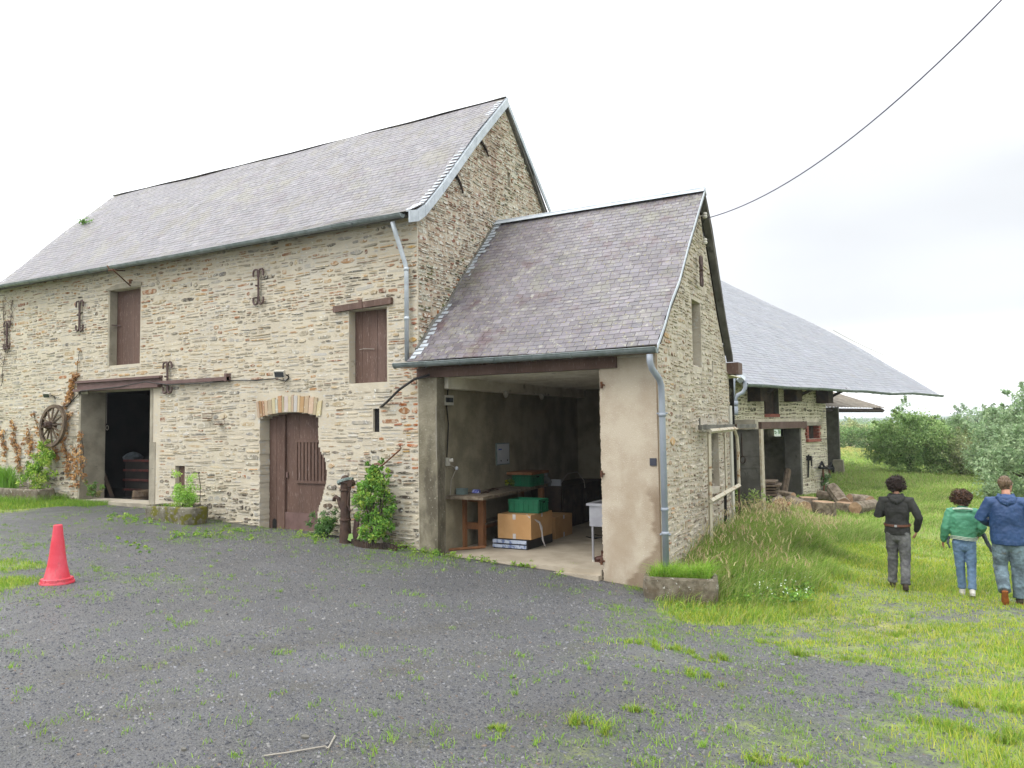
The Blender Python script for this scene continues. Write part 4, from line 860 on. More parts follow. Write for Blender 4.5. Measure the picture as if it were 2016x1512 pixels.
mb = MB(); mb.tube([onX(1455,958,xr+.04), onX(1456,1035,xr+.04)], .022, 6); mb.tube([onX(1449,835,xr+.06), onX(1450,850,xr+.06)], .02, 6); mb.build('post', 'old_iron', sf)
mb = MB(); c = onX(1447,850,-3.3); mb.bb((-3.34,4.72,-.7), (-3.29,4.90,2.2)); mb.build('corner_post', 'white_plastic', shed)

# ------------------------------------------------------------------ concrete block wall behind the shed
bw = thing('block_wall', 'grey concrete block wall standing between the cart shed and the far barn', 'wall', (-3.8, 7.2, -.6), kind='thing')
r0, r1 = onY(1496, 845, 7.2), onY(1496, 1045, 7.2); l0 = onY(1430, 845, 7.2)
mb = MB(); mb.bb((-5.4,7.2,-.9), (r0[0]-.0,7.45,r0[2]))
for z in np.arange(-.6, 1.6, .28):
    for i, x in enumerate(np.arange(r0[0]-.04-(.25 if int(z*10) % 2 else 0), -5.2, -.5)): mb.bb((x-.485,7.188,z+.008), (x,7.205,z+.272))
mb.build('wall', 'concrete_dark', bw)
mb = MB(); mb.bb((r0[0]-.02,7.17,-.9), (r0[0]+.025,7.5,r0[2])); mb.build('edge_strip', 'rust_clean', bw)
mb = MB(); t0 = onY(1487, 826, 7.15); mb.bb((-5.4,7.12,r0[2]+.01), (t0[0],7.5,t0[2])); mb.build('lintel', 'concrete', bw)
mb = MB(); c = onY(1462,900,7.16); mb.tube([c+np.array([.0,0,.55]), c+np.array([-.01,0,.1]), c], .012, 5); mb.tube([c+np.array([.06*math.cos(t), 0, -.06+.08*math.sin(t)]) for t in np.linspace(0, 6.28, 14)], .012, 5); mb.build('hook', 'old_iron', bw)

# ------------------------------------------------------------------ the far barn with its wide eaves
EV = np.array([.31,.95,0]); EV /= np.linalg.norm(EV); NV = np.array([EV[1],-EV[0],0]); PW = np.array([-2.85,18.5,0])
far = thing('wide_eaved_barn', 'stone barn with low sweeping slate roof overhanging a log store', 'barn', (-4, 16, -.7))
FW_ = (PW, EV, (0,0,1), NV)
def fu(px, py): p = onP(px, py, PW, NV); return float((p-PW)@EV), float(p[2])
dl0, dt0 = fu(1497, 845); dr0, _ = fu(1577, 845); w0, wt0 = fu(1588, 838); w1, wb0 = fu(1609, 863); u0_, ut = fu(1503, 764); u1_, ub = fu(1534, 815)
FH = [(dl0, dr0, -1.2, dt0), (w0, w1, wb0, wt0), (u0_, u1_, ub, ut+.05)]
mb = MB(); wall_slab(mb, FW_, -7.2, 0, -1.2, [(-7.2,3.5), (0,3.4)], FH, .55, 0, 2)
FPAL = [S(160,150,126,.56), S(134,124,104,.52), S(120,112,100,.48), S(146,128,100,.52), S(108,90,74,.46), S(176,166,140,.6)]
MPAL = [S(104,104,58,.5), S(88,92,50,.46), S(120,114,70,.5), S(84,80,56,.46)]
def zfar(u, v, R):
    if v > 2.05+.3*math.sin(u*1.1) and R.random() < .85: return (MPAL, 1., 1.)  # mossy greens up here; their dark tone also paints in the eaves' shade
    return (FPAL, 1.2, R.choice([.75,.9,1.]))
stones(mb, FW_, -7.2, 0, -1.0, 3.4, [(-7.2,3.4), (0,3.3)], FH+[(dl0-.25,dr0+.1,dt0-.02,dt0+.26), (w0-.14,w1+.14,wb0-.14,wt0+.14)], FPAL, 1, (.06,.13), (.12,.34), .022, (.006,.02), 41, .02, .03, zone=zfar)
# corner return
RF = (PW, -NV, (0,0,1), EV)
a = onP(1524,845, PW, EV); b = onP(1554,859, PW, EV); ea, eb = float((a-PW)@-NV), float((b-PW)@-NV); wz0, wz1 = float(b[2]), float(a[2])
wall_slab(mb, RF, .02, 7.5, -1.2, [(.02,3.4), (7.5,7.4)], [(min(ea,eb), max(ea,eb), wz0, wz1)], .5, 0, 0)
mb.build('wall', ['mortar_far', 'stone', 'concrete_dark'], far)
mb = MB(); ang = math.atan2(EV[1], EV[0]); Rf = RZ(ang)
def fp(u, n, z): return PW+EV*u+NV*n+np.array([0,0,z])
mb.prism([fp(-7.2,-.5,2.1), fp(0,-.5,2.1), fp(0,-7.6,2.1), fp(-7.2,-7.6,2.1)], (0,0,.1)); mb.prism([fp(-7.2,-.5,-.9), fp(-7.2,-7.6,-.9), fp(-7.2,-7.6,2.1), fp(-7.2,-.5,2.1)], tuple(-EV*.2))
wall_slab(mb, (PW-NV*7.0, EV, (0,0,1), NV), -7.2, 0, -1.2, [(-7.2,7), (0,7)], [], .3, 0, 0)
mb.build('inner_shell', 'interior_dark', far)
e_ = min(ea,eb)+abs(ea-eb)*.28
mb = MB(); mb.prism([fp(-.2,-e_,wz0), fp(-.2,-e_-.07,wz0), fp(-.2,-e_-.07,wz1), fp(-.2,-e_,wz1)], tuple(EV*.05)); mb.build('window_bar', 'wood_dark', far)
mb = MB(); c = (dl0+dr0)/2; mb.box(tuple(fp(c,.03,dt0+.12)), (dr0-dl0+.35,.22,.22), R=Rf); mb.build('lintel', 'brown_paint', far)
mb = MB(); mb.box(tuple(fp(dr0-.05,-.28,.3)), (.12,.56,2.9), R=Rf); mb.build('jamb', 'concrete_dark', far)
# loft hatch and small brick-framed window
mb = MB(); mb.box(tuple(fp((u0_+u1_)/2,-.22,(ut+ub)/2)), (u1_-u0_,.05,ut-ub+.1), R=Rf); mb.build('loft_hatch', 'black', far)
mb = MB(); mb.box(tuple(fp(u0_+(u1_-u0_)*.68,-.17,(ut+ub)/2)), ((u1_-u0_)*.6,.04,ut-ub+.1), R=Rf); mb.build('shutter', 'wood_dark', far)
mb = MB(); mb.box(tuple(fp((u0_+u1_)/2,-.05,ub-.05)), (u1_-u0_,.16,.10), R=Rf); mb.build('sill', 'brick_red', far)
wm, wz = (w0+w1)/2, (wt0+wb0)/2
mb = MB()
for k in range(4):
    z = wb0+(wt0-wb0)*(k+.5)/4; e = .05 if k % 2 else .0
    mb.box(tuple(fp(w0-.05-e/2,-.03,z)), (.11+e,.2,(wt0-wb0)/4-.012), R=Rf); mb.box(tuple(fp(w1+.05+e/2,-.03,z)), (.11+e,.2,(wt0-wb0)/4-.012), R=Rf)
mb.box(tuple(fp(wm,-.03,wb0-.06)), (w1-w0+.22,.26,.10), R=Rf); win = mb.build('window', 'brick_red', far)
mb = MB(); mb.box(tuple(fp(wm,.0,wt0+.06)), (w1-w0+.34,.2,.11), R=Rf); mb.build('lintel', 'concrete', win)
mb = MB(); mb.box(tuple(fp(wm,-.25,wz)), (w1-w0,.02,wt0-wb0), R=Rf); mb.build('pane', 'glass_dark', win)
mb = MB(); mb.box(tuple(fp(w0+(w1-w0)*.3,-.225,wz)), (.04,.03,wt0-wb0), R=Rf); mb.build('frame', 'white_plastic', win)
mb = MB(); mb.box(tuple(fp(w0+(w1-w0)*.76,-.20,wz)), ((w1-w0)*.42,.03,wt0-wb0), R=Rf); mb.build('shutter', 'wood_dark', win)
# roof
PE = PW+NV*.9; E0 = onP(1850,779,PE,NV); E0[2] = 2.96; n_len = 16.6
A_ = E0-EV*n_len
prof = [(0,0), (1.42,1.02), (3.17,2.24), (4.57,3.17), (6.58,4.38), (8.20,5.27), (10.54,6.67), (12.5,7.8)]
bk = tuple(-NV)
mb = MB(); roof_board(mb, tuple(A_), tuple(E0), prof, bk, 1, .13, .09); slates(mb, tuple(A_), tuple(E0), prof, bk, .30, .17, 51, 0, sag=.05, colr=(.9,1.08), lift=.009, odd=.02)
R_ = E0-NV*25.0; R_[2] = 2.96
roof_board(mb, tuple(R_), tuple(R_-EV*n_len), prof, tuple(NV), 1, .13, .09)
mb.build('roof', ['slate_far', 'wood_dark'], far)
gp = []; gp0 = PE-NV*0.06
ga = onP(1464,747,PE,NV); gb = E0+EV*.1
for i in range(15):
    t = i/14; p = ga+(gb-ga)*t+NV*.06; p[2] = 2.945+.012*math.sin(i*1.9)-(.03*math.sin((t-.5)*14) if t > .45 else 0); gp.append(tuple(p))
gutter('gutter', gp, far, r=.075, seams=.75, hang=tuple(NV))
for (px0, px1, py1) in ((1487,1503,790), (1558,1573,791), (1616,1639,794)):
    a = onP(px0,765,PW+NV*.3,NV); b = onP(px1,py1,PW+NV*.3,NV); ua_, ub2 = float((a-PW)@EV), float((b-PW)@EV); cm = (ua_+ub2)/2; wd_ = min(.5, ub2-ua_)
    mb = MB(); mb.box(tuple(fp(cm,.22,(b[2]+3.2)/2)), (wd_*.8,.44,3.2-b[2]), R=Rf); mb.tube([fp(cm+.2,.3,2.7), fp(cm+.5,.8,3.0)], .05, 4); mb.build('eaves_bracket', 'wood_dark', far)
mb = MB()
for n_ in (.3, 2.0): mb.tube([fp(-7,.25-n_,3.45+n_*.66-.25), fp(8.8,.25-n_,3.45+n_*.66-.25)], .09, 4)
mb.build('purlin', 'wood_dark', far)
# rainwater pipe of the far barn: zinc box, swan neck, thick collar, pipe
def dp(px, py, d=20.6): return atD(px, py, d)
mb = MB(); mb.tube([dp(1466,750), dp(1467,764), dp(1462,773), dp(1452,778), dp(1448,784), dp(1447.5,792)], .055, 10); mb.tube([dp(1447,789), dp(1447,800)], .085, 10); mb.tube([dp(1446.5,800), dp(1447,812), dp(1446,817)], .09, 10); mb.tube([dp(1444,745), dp(1443,790)], .055, 8); mb.build('downpipe', 'pvc_grey', far, smooth=True)
mb = MB(); mb.tube([dp(1455,742), dp(1463,749)], .12, 4); mb.build('gutter_outlet', 'zinc', far)

# ------------------------------------------------------------------ lean-to and concrete pier behind
lt = thing('open_hay_shed', 'open shed with brown corrugated roof on a concrete pier behind the wide-eaved barn', 'shed', (-3.2, 28.6, -.7))
PL = np.array([-3.3,28.6,0]); e1 = onP(1742,803,PL,NV); e0 = onP(1628,798,PL,NV); v1 = onP(1640,772,e1,EV)
bkd = v1-e1; bz = bkd[2]; bl = abs(float(bkd@NV)); 
mb = MB(); a = e1-EV*8.; L_ = 8.; n_ = 70
e1 = e1.copy(); 
for i in range(n_):
    for j in range(2):
        s0, s1_ = i/n_, (i+1)/n_; z0 = .025*math.sin(i*1.9); z1 = .025*math.sin((i+1)*1.9)
        if j == 0: mb.add([a+EV*L_*s0+np.array([0,0,z0]), a+EV*L_*s1_+np.array([0,0,z1]), a+EV*L_*s1_-NV*bl*1.6+np.array([0,0,bz*1.6+z1]), a+EV*L_*s0-NV*bl*1.6+np.array([0,0,bz*1.6+z0])], [(0,1,2,3)])
mb.build('roof', 'corrugated', lt)
mb = MB(); mb.tube([e1-EV*8-NV*.1-np.array([0,0,.16]), e1-NV*.1-np.array([0,0,.14])], .10, 4); mb.tube([e1-NV*.15-np.array([0,0,.10]), e1-NV*bl*1.6+np.array([0,0,bz*1.6-.15])], .07, 4); mb.build('beam', 'wood_dark', lt)
pa, pb = atD(1630,806,36), atD(1655,905,36); zb_ = g1(pb[0], pb[1])
mb = MB(); mb.bb((pa[0]-1.2,pa[1],zb_-.3), (pb[0],pa[1]+.5,pa[2]+.1)); mb.build('pier', 'concrete_dark', lt)
q0_, q1_ = atD(1641,905,35.3), atD(1662,930,35.3)
mb = MB(); mb.box(((q0_[0]+q1_[0])/2,q0_[1]-.1,(q0_[2]+q1_[2])/2-.15), (q1_[0]-q0_[0]+.12,.7,q0_[2]-q1_[2]+.3), taper=.78); mb.build('plinth', 'concrete', lt)
# ------------------------------------------------------------------ things in and around the cart shed
def F(px, py, z=FL): return onZ(px, py, z)
def z5(x, y): return (820+x/3.36, 700+y/3.36)
# workbench along the inner wall
BT = .635
wbn = thing('workbench', 'rough wooden workbench with thick top and lower shelf along the shed wall', 'workbench', (-7.0, 2.5, FL))
mb = MB(); R = random.Random(5); ed = []
fl = onZ(*z5(190,932), BT); fl[0] = max(fl[0], -7.32); fr = onZ(*z5(440,940), BT); br = onZ(*z5(870,850), BT); bl = onZ(*z5(640,850), BT)
pts = [fl, fr]+[fr+(br-fr)*t+np.array([R.uniform(-.02,.02),0,0]) for t in np.linspace(.08,.95,12)]+[br, np.array([-7.33, br[1], BT]), np.array([-7.33, fl[1]+.05, BT])]
mb.prism([(p[0],p[1],BT-.045) for p in pts], (0,0,.055)); mb.build('bench_top', 'wood_top', wbn)
def leg(x, y, w_=.09): m_ = MB(); m_.bb((x-w_/2,y-w_/2,FL), (x+w_/2,y+w_/2,BT-.046)); m_.build('leg', 'wood_bench', wbn)
lA = F(*z5(300,1265)); lB = F(*z5(432,1265)); leg(lA[0]+.05, lA[1]); leg(lB[0], lB[1]+.02, .11)
yb = br[1]-.35; leg(-7.26, yb); leg(-6.80, yb, .10)
mb = MB(); mb.bb((lA[0],lB[1]-.02,-.02), (lB[0],lB[1]+.03,.10)); mb.bb((lB[0]-.05,lB[1]+.05,-.02), (lB[0]-.02,yb,.06)); mb.bb((lA[0]+.05,lB[1],BT-.16), (lB[0],lB[1]+.04,BT-.047)); mb.build('stretcher', 'wood_bench', wbn)
mb = MB(); mb.bb((-7.30,lB[1]+.04,.062), (-6.97,yb+.1,.095)); mb.build('shelf', 'wood_top', wbn)
# green crates
def crate(name, label, c, sx_, sy_, h, rot, grp=None):
    t = thing(name, label, 'crate', c, grp); Rm = RZ(rot); mb = MB(); W = .012
    def b(x, y, z, a, b_, c_): v = Rm @ Vector((x, y, z)); mb.box((c[0]+v.x, c[1]+v.y, c[2]+v.z), (a, b_, c_), R=Rm)
    b(0,0,.012,sx_-.02,sy_-.02,.02)
    for s in (-1, 1):
        b(s*(sx_/2-W/2),0,h/2,W,sy_,h); b(0,s*(sy_/2-W/2),h/2,sx_-.002,W,h-.002)
        for z in (h-.02, h-.06, .03): b(0,s*(sy_/2+.006),z,sx_+.022,.014,.012); b(s*(sx_/2+.006),0,z,.014,sy_+.022,.0121)
        for k in np.linspace(-.47,.47,7): b(k*sx_,s*(sy_/2+.005),h/2,.01,.012,h-.03)
        for k in np.linspace(-.44,.44,5): b(s*(sx_/2+.005),k*sy_,h/2,.012,.01,h-.03)
    mb.build('tub', 'crate_green', t)
    mb = MB()
    for s in (-1, 1): v = Rm @ Vector((s*(sx_/2+.008),0,h*.78)); mb.box((c[0]+v.x,c[1]+v.y,c[2]+v.z), (.014,.10,.026), R=Rm)
    mb.build('handle_slot', 'black', t); return t
bx = F(*z5(740,1287)); rot_b = math.radians(3)
# flat packs wrapped in printed film
fpk = thing('flat_pack', 'flat black tray wrapped in blue printed film under the big cardboard box', 'package', (-6.42,1.62,FL))
mb = MB(); mb.bb((-6.78,1.16,FL), (-6.10,2.2,-.155)); mb.build('tray', 'black_plastic', fpk)
mb = MB(); mb.bb((-6.79,1.145,FL+.02), (-6.115,1.20,FL+.075)); mb.bb((-6.79,1.145,FL+.10), (-6.115,1.20,FL+.16)); mb.build('printed_wrap', 'film_blue', fpk)
def carton(label, x0, x1, y0, y1, z0, z1, group='cardboard boxes on the shed floor'):
    t = thing('cardboard_box', label, 'box', ((x0+x1)/2,(y0+y1)/2,z0), group); mb = MB(); mb.bb((x0,y0,z0), (x1,y1,z1-.004)); m_ = (x0+x1)/2
    mb.bb((x0,y0,z1-.004), (m_-.003,y1,z1)); mb.bb((m_+.003,y0,z1-.004), (x1,y1,z1)); mb.build('carton', 'cardboard', t)
    mb = MB(); m2 = (y0+y1)/2
    for a_, b_ in (((m_-.03,y0-.002,z1-.09), (m_+.03,y0,z1+.002)), ((m_-.03,y0-.002,z0), (m_+.03,y0,z0+.09)), ((x1,m2-.03,z0), (x1+.002,m2+.03,z0+.09)), ((x1,m2-.03,z1-.07), (x1+.002,m2+.03,z1+.001))): mb = MB(); mb.bb(a_, b_); mb.build('tape', 'tape', t)
    return t
carton('large tan cardboard box under the open green crate on the shed floor', -6.70, -6.03, 1.18, 2.05, -.15, .28)
carton('shaded cardboard box behind the large taped one on the floor', -6.62, -6.18, 2.50, 3.30, FL, .09)
crate('green_crate', 'open green plastic crate on top of the large cardboard box', (-6.30,1.62,.285), .60, .42, .24, math.radians(90)*0+.03, 'green plastic crates')
mb = MB(); mb.tube([(-6.12,1.20,.29), (-6.05,1.17,.24), (-6.02,1.5,.12), (-6.01,1.55,.02), (-6.0,1.56,-.08), (-5.99,1.56,-.2), (-5.96,1.6,-.32)], [.012,.014,.02,.028,.012,.02,.006], 6, flat=.3); tag(mb.build('packing_strip', 'tape', None), 'torn pale strip of tape hanging down the cardboard box side', 'tape strip')
cb = onZ(*z5(745,850), BT); crate('green_crate', 'green plastic crate covered by a brown board on the workbench', (-6.98,cb[1]-.45,BT+.002), .42, .58, .24, 0., 'green plastic crates')
mb = MB(); mb.box((-6.98,cb[1]-.45,BT+.275), (.56,.82,.05), R=RZ(.03)); tag(mb.build('wooden_board', 'wood_bench', None, org=(-6.98,cb[1]-.45,BT+.25)), 'thick brown wooden board lying over the crate on the workbench', 'board')
# small things on the bench
c = onZ(*z5(253,925), BT); c[0] = max(c[0], -7.20); c[1] = .72; mb = MB(); t = thing('tool_box', 'small grey metal box at the near end of the workbench', 'box', c)
mb.box((c[0],c[1]+.06,BT+.055), (.17,.13,.105)); mb.build('box', 'grey_metal_box', t); mb = MB(); mb.box((c[0],c[1]+.06,BT+.113), (.176,.136,.012)); mb.build('lid', 'grey_metal_box', t)
c = onZ(*z5(366,912), BT); c[0] = max(c[0], -7.12); mb = MB(); mb.box((c[0],c[1]+.04,BT+.035), (.14,.09,.07), R=RZ(.2), taper=.86); tag(mb.build('packet', 'blue_packet', None, org=(c[0],c[1],BT)), 'blue and white paper packet lying on the workbench', 'packet')
c = onZ(*z5(690,868), BT); mb = MB(); mb.lathe((c[0],c[1]+.02,BT+.042), [(0,-.13),(.038,-.125),(.04,-.03),(.036,.04),(.014,.09),(.014,.12),(0,.12)], 16, axis='X'); tag(mb.build('plastic_bottle', 'clear_plastic', None, org=(c[0],c[1],BT)), 'clear plastic bottle lying before the covered green crate', 'bottle')
def leafcloud(name, clumps, n, size, pal, parent=None, m='leaf', seed=1, aspect=1.6, org=None, flat=0., sun=None):
    """clumps: array (k,4) x,y,z,r ; n leaves per clump"""
    rng = np.random.default_rng(seed); cl = np.asarray(clumps, float); k = len(cl); idx = np.repeat(np.arange(k), n); m_ = len(idx)
    d = rng.normal(size=(m_, 3)); d /= np.linalg.norm(d, axis=1, keepdims=True); rr = rng.random(m_)**.45
    P = cl[idx, :3]+d*(rr*cl[idx, 3])[:, None]
    a = rng.normal(size=(m_, 3)); a[:, 2] *= (1-flat); a /= np.linalg.norm(a, axis=1, keepdims=True)
    b = np.cross(a, rng.normal(size=(m_, 3))); b /= np.linalg.norm(b, axis=1, keepdims=True)
    s = size*rng.uniform(.6, 1.3, m_)[:, None]
    V = np.stack([P-a*s*aspect*.5, P+b*s*.36-a*s*.05, P+a*s*aspect*.5, P-b*s*.36-a*s*.05], 1).reshape(-1, 3)
    Fc = np.arange(m_*4).reshape(-1, 4)
    pal = np.array(pal, float)[:, :3]; ck = rng.integers(0, len(pal), k)
    C = pal[np.where(rng.random(m_) < .7, ck[idx], rng.integers(0, len(pal), m_))]*rng.uniform(.75, 1.25, (m_, 1))
    return fast(name, V, Fc, C, m, parent, org if org is not None else (0,0,0))
GRN = [(.085,.17,.030), (.06,.13,.022), (.12,.22,.035), (.05,.10,.02)]
YGR = [(.16,.24,.03), (.11,.20,.028), (.20,.26,.04), (.08,.16,.025)]
c = onZ(*z5(612,870), BT); rs = np.random.default_rng(4)
o = leafcloud('flower_bunch', [(c[0]+rs.uniform(-.08,.08), c[1]+rs.uniform(-.07,.07), BT+.05+rs.uniform(0,.06), .05) for _ in range(8)], 26, .035, [(.35,.33,.03),(.12,.16,.03),(.06,.09,.02)], org=(c[0],c[1],BT)); tag(o, 'bunch of yellow-green flowers lying on the workbench', 'flowers')
mb = MB()
for (a, b, c_) in (((430,912),(520,880),.012), ((470,905),(500,885),.02), ((500,880),(540,885),.016)):
    p, q_ = onZ(*z5(*a), BT+.02), onZ(*z5(*b), BT+.02); mb.tube([p, (p+q_)/2+np.array([0,0,.01]), q_], c_, 6)
tag(mb.build('hand_tool', 'old_iron', None, org=(-6.9,.9,BT)), 'dark iron pliers lying open on the workbench', 'tool')
# whiteboard
wb = thing('wall_chart', 'white framed planning chart on the shed inner wall above the bench', 'chart', (-7.32,2.5,1.1))
a, b = onX(*z5(525,580), -7.32), onX(*z5(612,718), -7.32)
mb = MB(); mb.bb((-7.33,a[1],b[2]+.0), (-7.305,b[1],a[2])); mb.build('frame', 'grey_metal_box', wb)
mb = MB(); mb.bb((-7.306,a[1]+.025,b[2]+.02), (-7.302,b[1]-.02,a[2]-.02)); mb.build('sheet', 'paper', wb)
mb = MB(); R = random.Random(2); h_ = a[2]-b[2]; w_ = b[1]-a[1]
mb.bb((-7.3015,a[1]+.07*1,a[2]-.14), (-7.3005,a[1]+.20,a[2]-.115))
mb.build('heading', 'ink_blue', wb)
mb = MB()
for k in (.3,.8): mb.tube([(-7.298,a[1]+w_*k,b[2]+.07), (-7.298,a[1]+w_*k,b[2]+.10)], .012, 6)
mb.build('magnet', 'black', wb)
# electrics
fb = thing('fuse_box', 'cream electric fuse box high on the shed inner wall', 'fuse box', (-7.3,.35,2.2))
a, b = onX(*z5(148,262), -7.33), onX(*z5(212,330), -7.33)
mb = MB(); mb.bb((-7.33,.24,b[2]), (-7.24,b[1]+.03,a[2])); mb.build('case', 'white_plastic', fb)
mb = MB(); mb.bb((-7.239,.34,b[2]+.05), (-7.236,b[1]+.01,a[2]-.04)); mb.build('window', 'glass_dark', fb)
mb = MB(); mb.tube([(-7.315,.38,b[2]), (-7.315,.40,1.30)], .012, 6); tag(mb.build('conduit', 'cable_white', None, org=(-7.315,.4,1.3)), 'pale conduit running down from the fuse box to the socket', 'conduit')
mb = MB(); mb.tube([(-7.31,.60,2.66), (-7.31,.52,2.5), (-7.31,.48,2.2), (-7.31,.53,1.9), (-7.31,.50,1.6), (-7.31,.47,1.32)], .010, 6); tag(mb.build('power_cable', 'cable_black', None, org=(-7.31,.5,1.3)), 'black cable dangling from the ceiling beside the fuse box', 'cable')
mb = MB(); mb.tube([(-7.20,.20,2.5), (-7.30,.26,2.3), (-7.20,-.02,2.2), (-7.20,-.02,1.3)], .006, 5); tag(mb.build('telephone_wire', 'cable_white', None, org=(-7.2,0,1.3)), 'thin pale wire running down the concrete jamb of the shed', 'wire')
s_ = thing('socket_box', 'cream double socket box with plug on the shed inner wall', 'socket', (-7.31,.45,1.2))
mb = MB(); mb.bb((-7.33,.36,1.17), (-7.26,.50,1.31)); mb.build('box', 'white_plastic', s_); mb = MB(); mb.tube([(-7.26,.46,1.26), (-7.20,.50,1.27)], .035, 8); mb.build('plug', 'white_plastic', s_)
bu = onX(*z5(265,745), -7.2); t = thing('hanging_bulb', 'white bulb hanging on a short cord under the socket', 'lamp', bu)
mb = MB(); mb.lathe(bu, [(0,-.035),(.025,-.025),(.034,0),(.025,.025),(0,.035)], 10); mb.build('bulb', 'paper', t); mb = MB(); mb.tube([tuple(bu), (-7.27,.46,1.2)], .006, 5); mb.tube([tuple(bu), (-7.28,.55,.9), (-7.27,.50,.65)], .005, 5); mb.build('cord', 'cable_white', t)
for i, (x, y, lab) in enumerate(((590,265,'round white lamp holder on the ceiling beam nearest the opening'), (828,280,'round white lamp holder farther back on the ceiling beam'))):
    p = onX(*z5(x, y), -7.08); mb = MB(); mb.lathe((p[0],p[1],2.50), [(0,-.09),(.03,-.08),(.05,-.03),(.05,.03),(0,.05)], 10); tag(mb.build('lamp_holder', 'white_plastic', None, org=tuple(p)), lab, 'lamp', 'lamp holders on the ceiling beam')
# cupboards and clutter at the back
for i, (y0, y1, lab) in enumerate(((3.75,4.95,'dark brown wooden cabinet right behind the workbench'), (5.0,6.3,'dark brown wooden cabinet farthest back against the end wall'))):
    t = thing('low_cabinet', lab, 'cabinet', (-7.0,(y0+y1)/2,FL), 'dark cabinets at the back of the shed')
    mb = MB(); mb.bb((-7.32,y0,FL), (-6.62,y1,.52)); mb.build('carcass', 'wood_dark', t); mb = MB(); mb.bb((-7.34,y0-.02,.521), (-6.58,y1+.015,.56)); mb.build('counter_top', 'wood_dark', t)
    for k in range(2):
        mb = MB(); a = y0+.03+(y1-y0-.06)*k/2; mb.bb((-6.619,a+.01,FL+.06), (-6.60,a+(y1-y0)/2-.04,.48)); d = mb.build('door', 'wood_dark', t); mb = MB(); mb.tube([(-6.59,a+.08,.2),(-6.59,a+.08,.3)], .012, 6); mb.build('handle', 'old_iron', d)
mb = MB(); mb.bb((-6.95,3.95,.562), (-6.72,4.0,.70)); tag(mb.build('white_card', 'paper', None, org=(-6.8,3.95,.56)), 'small white card standing on the dark cabinet behind the crate', 'card')
mb = MB(); mb.lathe((-7.0,3.85,.65), [(0,-.09),(.09,-.08),(.12,0),(.09,.08),(.03,.13),(.05,.2),(0,.2)], 12); tag(mb.build('plastic_bag', 'clear_plastic', None, org=(-7,3.85,.56)), 'knotted clear plastic bag on the dark cabinet', 'bag')
mb = MB(); mb.tube([(-6.8,4.1,.58), (-6.75,4.4,.80), (-6.65,4.7,.82), (-6.58,4.9,.62), (-6.58,4.95,.45)], .011, 6); tag(mb.build('hose', 'cable_white', None, org=(-6.8,4.1,.56)), 'grey hose arching over the edge of the dark cabinet', 'hose')
mb = MB(); mb.lathe((-6.0,6.0,.15), [(0,-.47),(.26,-.47),(.32,.0),(.36,.42),(.34,.46),(.30,.40),(0,.36)], 18); tag(mb.build('waste_bin', 'black_plastic', None, org=(-6,6,FL)), 'black lined bin against the end wall of the cart shed', 'bin')
mb = MB(); mb.bb((-5.62,5.7,FL), (-5.1,6.2,.45)); mb.bb((-5.66,5.66,.451), (-5.06,6.22,.50)); tag(mb.build('wooden_chest', 'wood_dark', None, org=(-5.4,6,FL)), 'dark wooden chest beside the bin at the back of the shed', 'chest')
p0, p1 = F(*z5(190,1295)), F(*z5(455,1275)); mb = MB(); mb.tube([p0+np.array([0,0,.02]), p1+np.array([0,0,.02])], .028, 4); tag(mb.build('timber_offcut', 'wood_bench', None, org=tuple(p0)), 'thin wooden batten lying on the floor by the bench legs', 'batten')
mb = MB(); mb.tube([(-5.75,3.0,FL+.01), (-5.5,2.8,FL+.01), (-5.4,3.1,FL+.012), (-5.7,3.3,FL+.01), (-5.6,2.9,FL+.02), (-5.0,3.1,FL+.01)], .012, 6); tag(mb.build('cable_loop', 'cable_black', None, org=(-5.5,3,FL)), 'black cable coiled on the concrete floor of the shed', 'cable')
# steel sink
sk = thing('steel_sink', 'white steel utility sink on tubular legs behind the rendered pillar', 'sink', (-4.3,.75,FL))
sx0, sx1, sy0, sy1 = -4.70, -4.02, .52, 1.12
mb = MB(); mb.bb((sx0+.04,sy0+.03,.235), (sx1-.02,sy0+.05,.56)); mb.bb((sx0+.04,sy1-.05,.235), (sx1-.02,sy1-.03,.56)); mb.bb((sx0+.04,sy0+.05,.235), (sx0+.06,sy1-.05,.56)); mb.bb((sx1-.04,sy0+.05,.235), (sx1-.02,sy1-.05,.56)); mb.bb((sx0+.06,sy0+.05,.235), (sx1-.04,sy1-.05,.26)); mb.build('basin', 'steel_sink', sk)
mb = MB()
mb.bb((sx0,sy0,.561), (sx1,sy0+.07,.60)); mb.bb((sx0,sy1-.07,.561), (sx1,sy1,.60)); mb.bb((sx0,sy0+.07,.561), (sx0+.08,sy1-.07,.60)); mb.bb((sx1-.08,sy0+.07,.561), (sx1,sy1-.07,.60)); mb.build('rim', 'steel_sink', sk)
for x in (sx0+.08, sx1-.08):
    for y in (sy0+.06, sy1-.06): mb = MB(); mb.tube([(x,y,FL+.03), (x,y,.24)], .020, 8); l_ = mb.build('leg', 'steel_sink', sk); mb = MB(); mb.tube([(x,y,FL), (x,y,FL+.035)], .024, 8); mb.build('foot', 'white_plastic', l_)
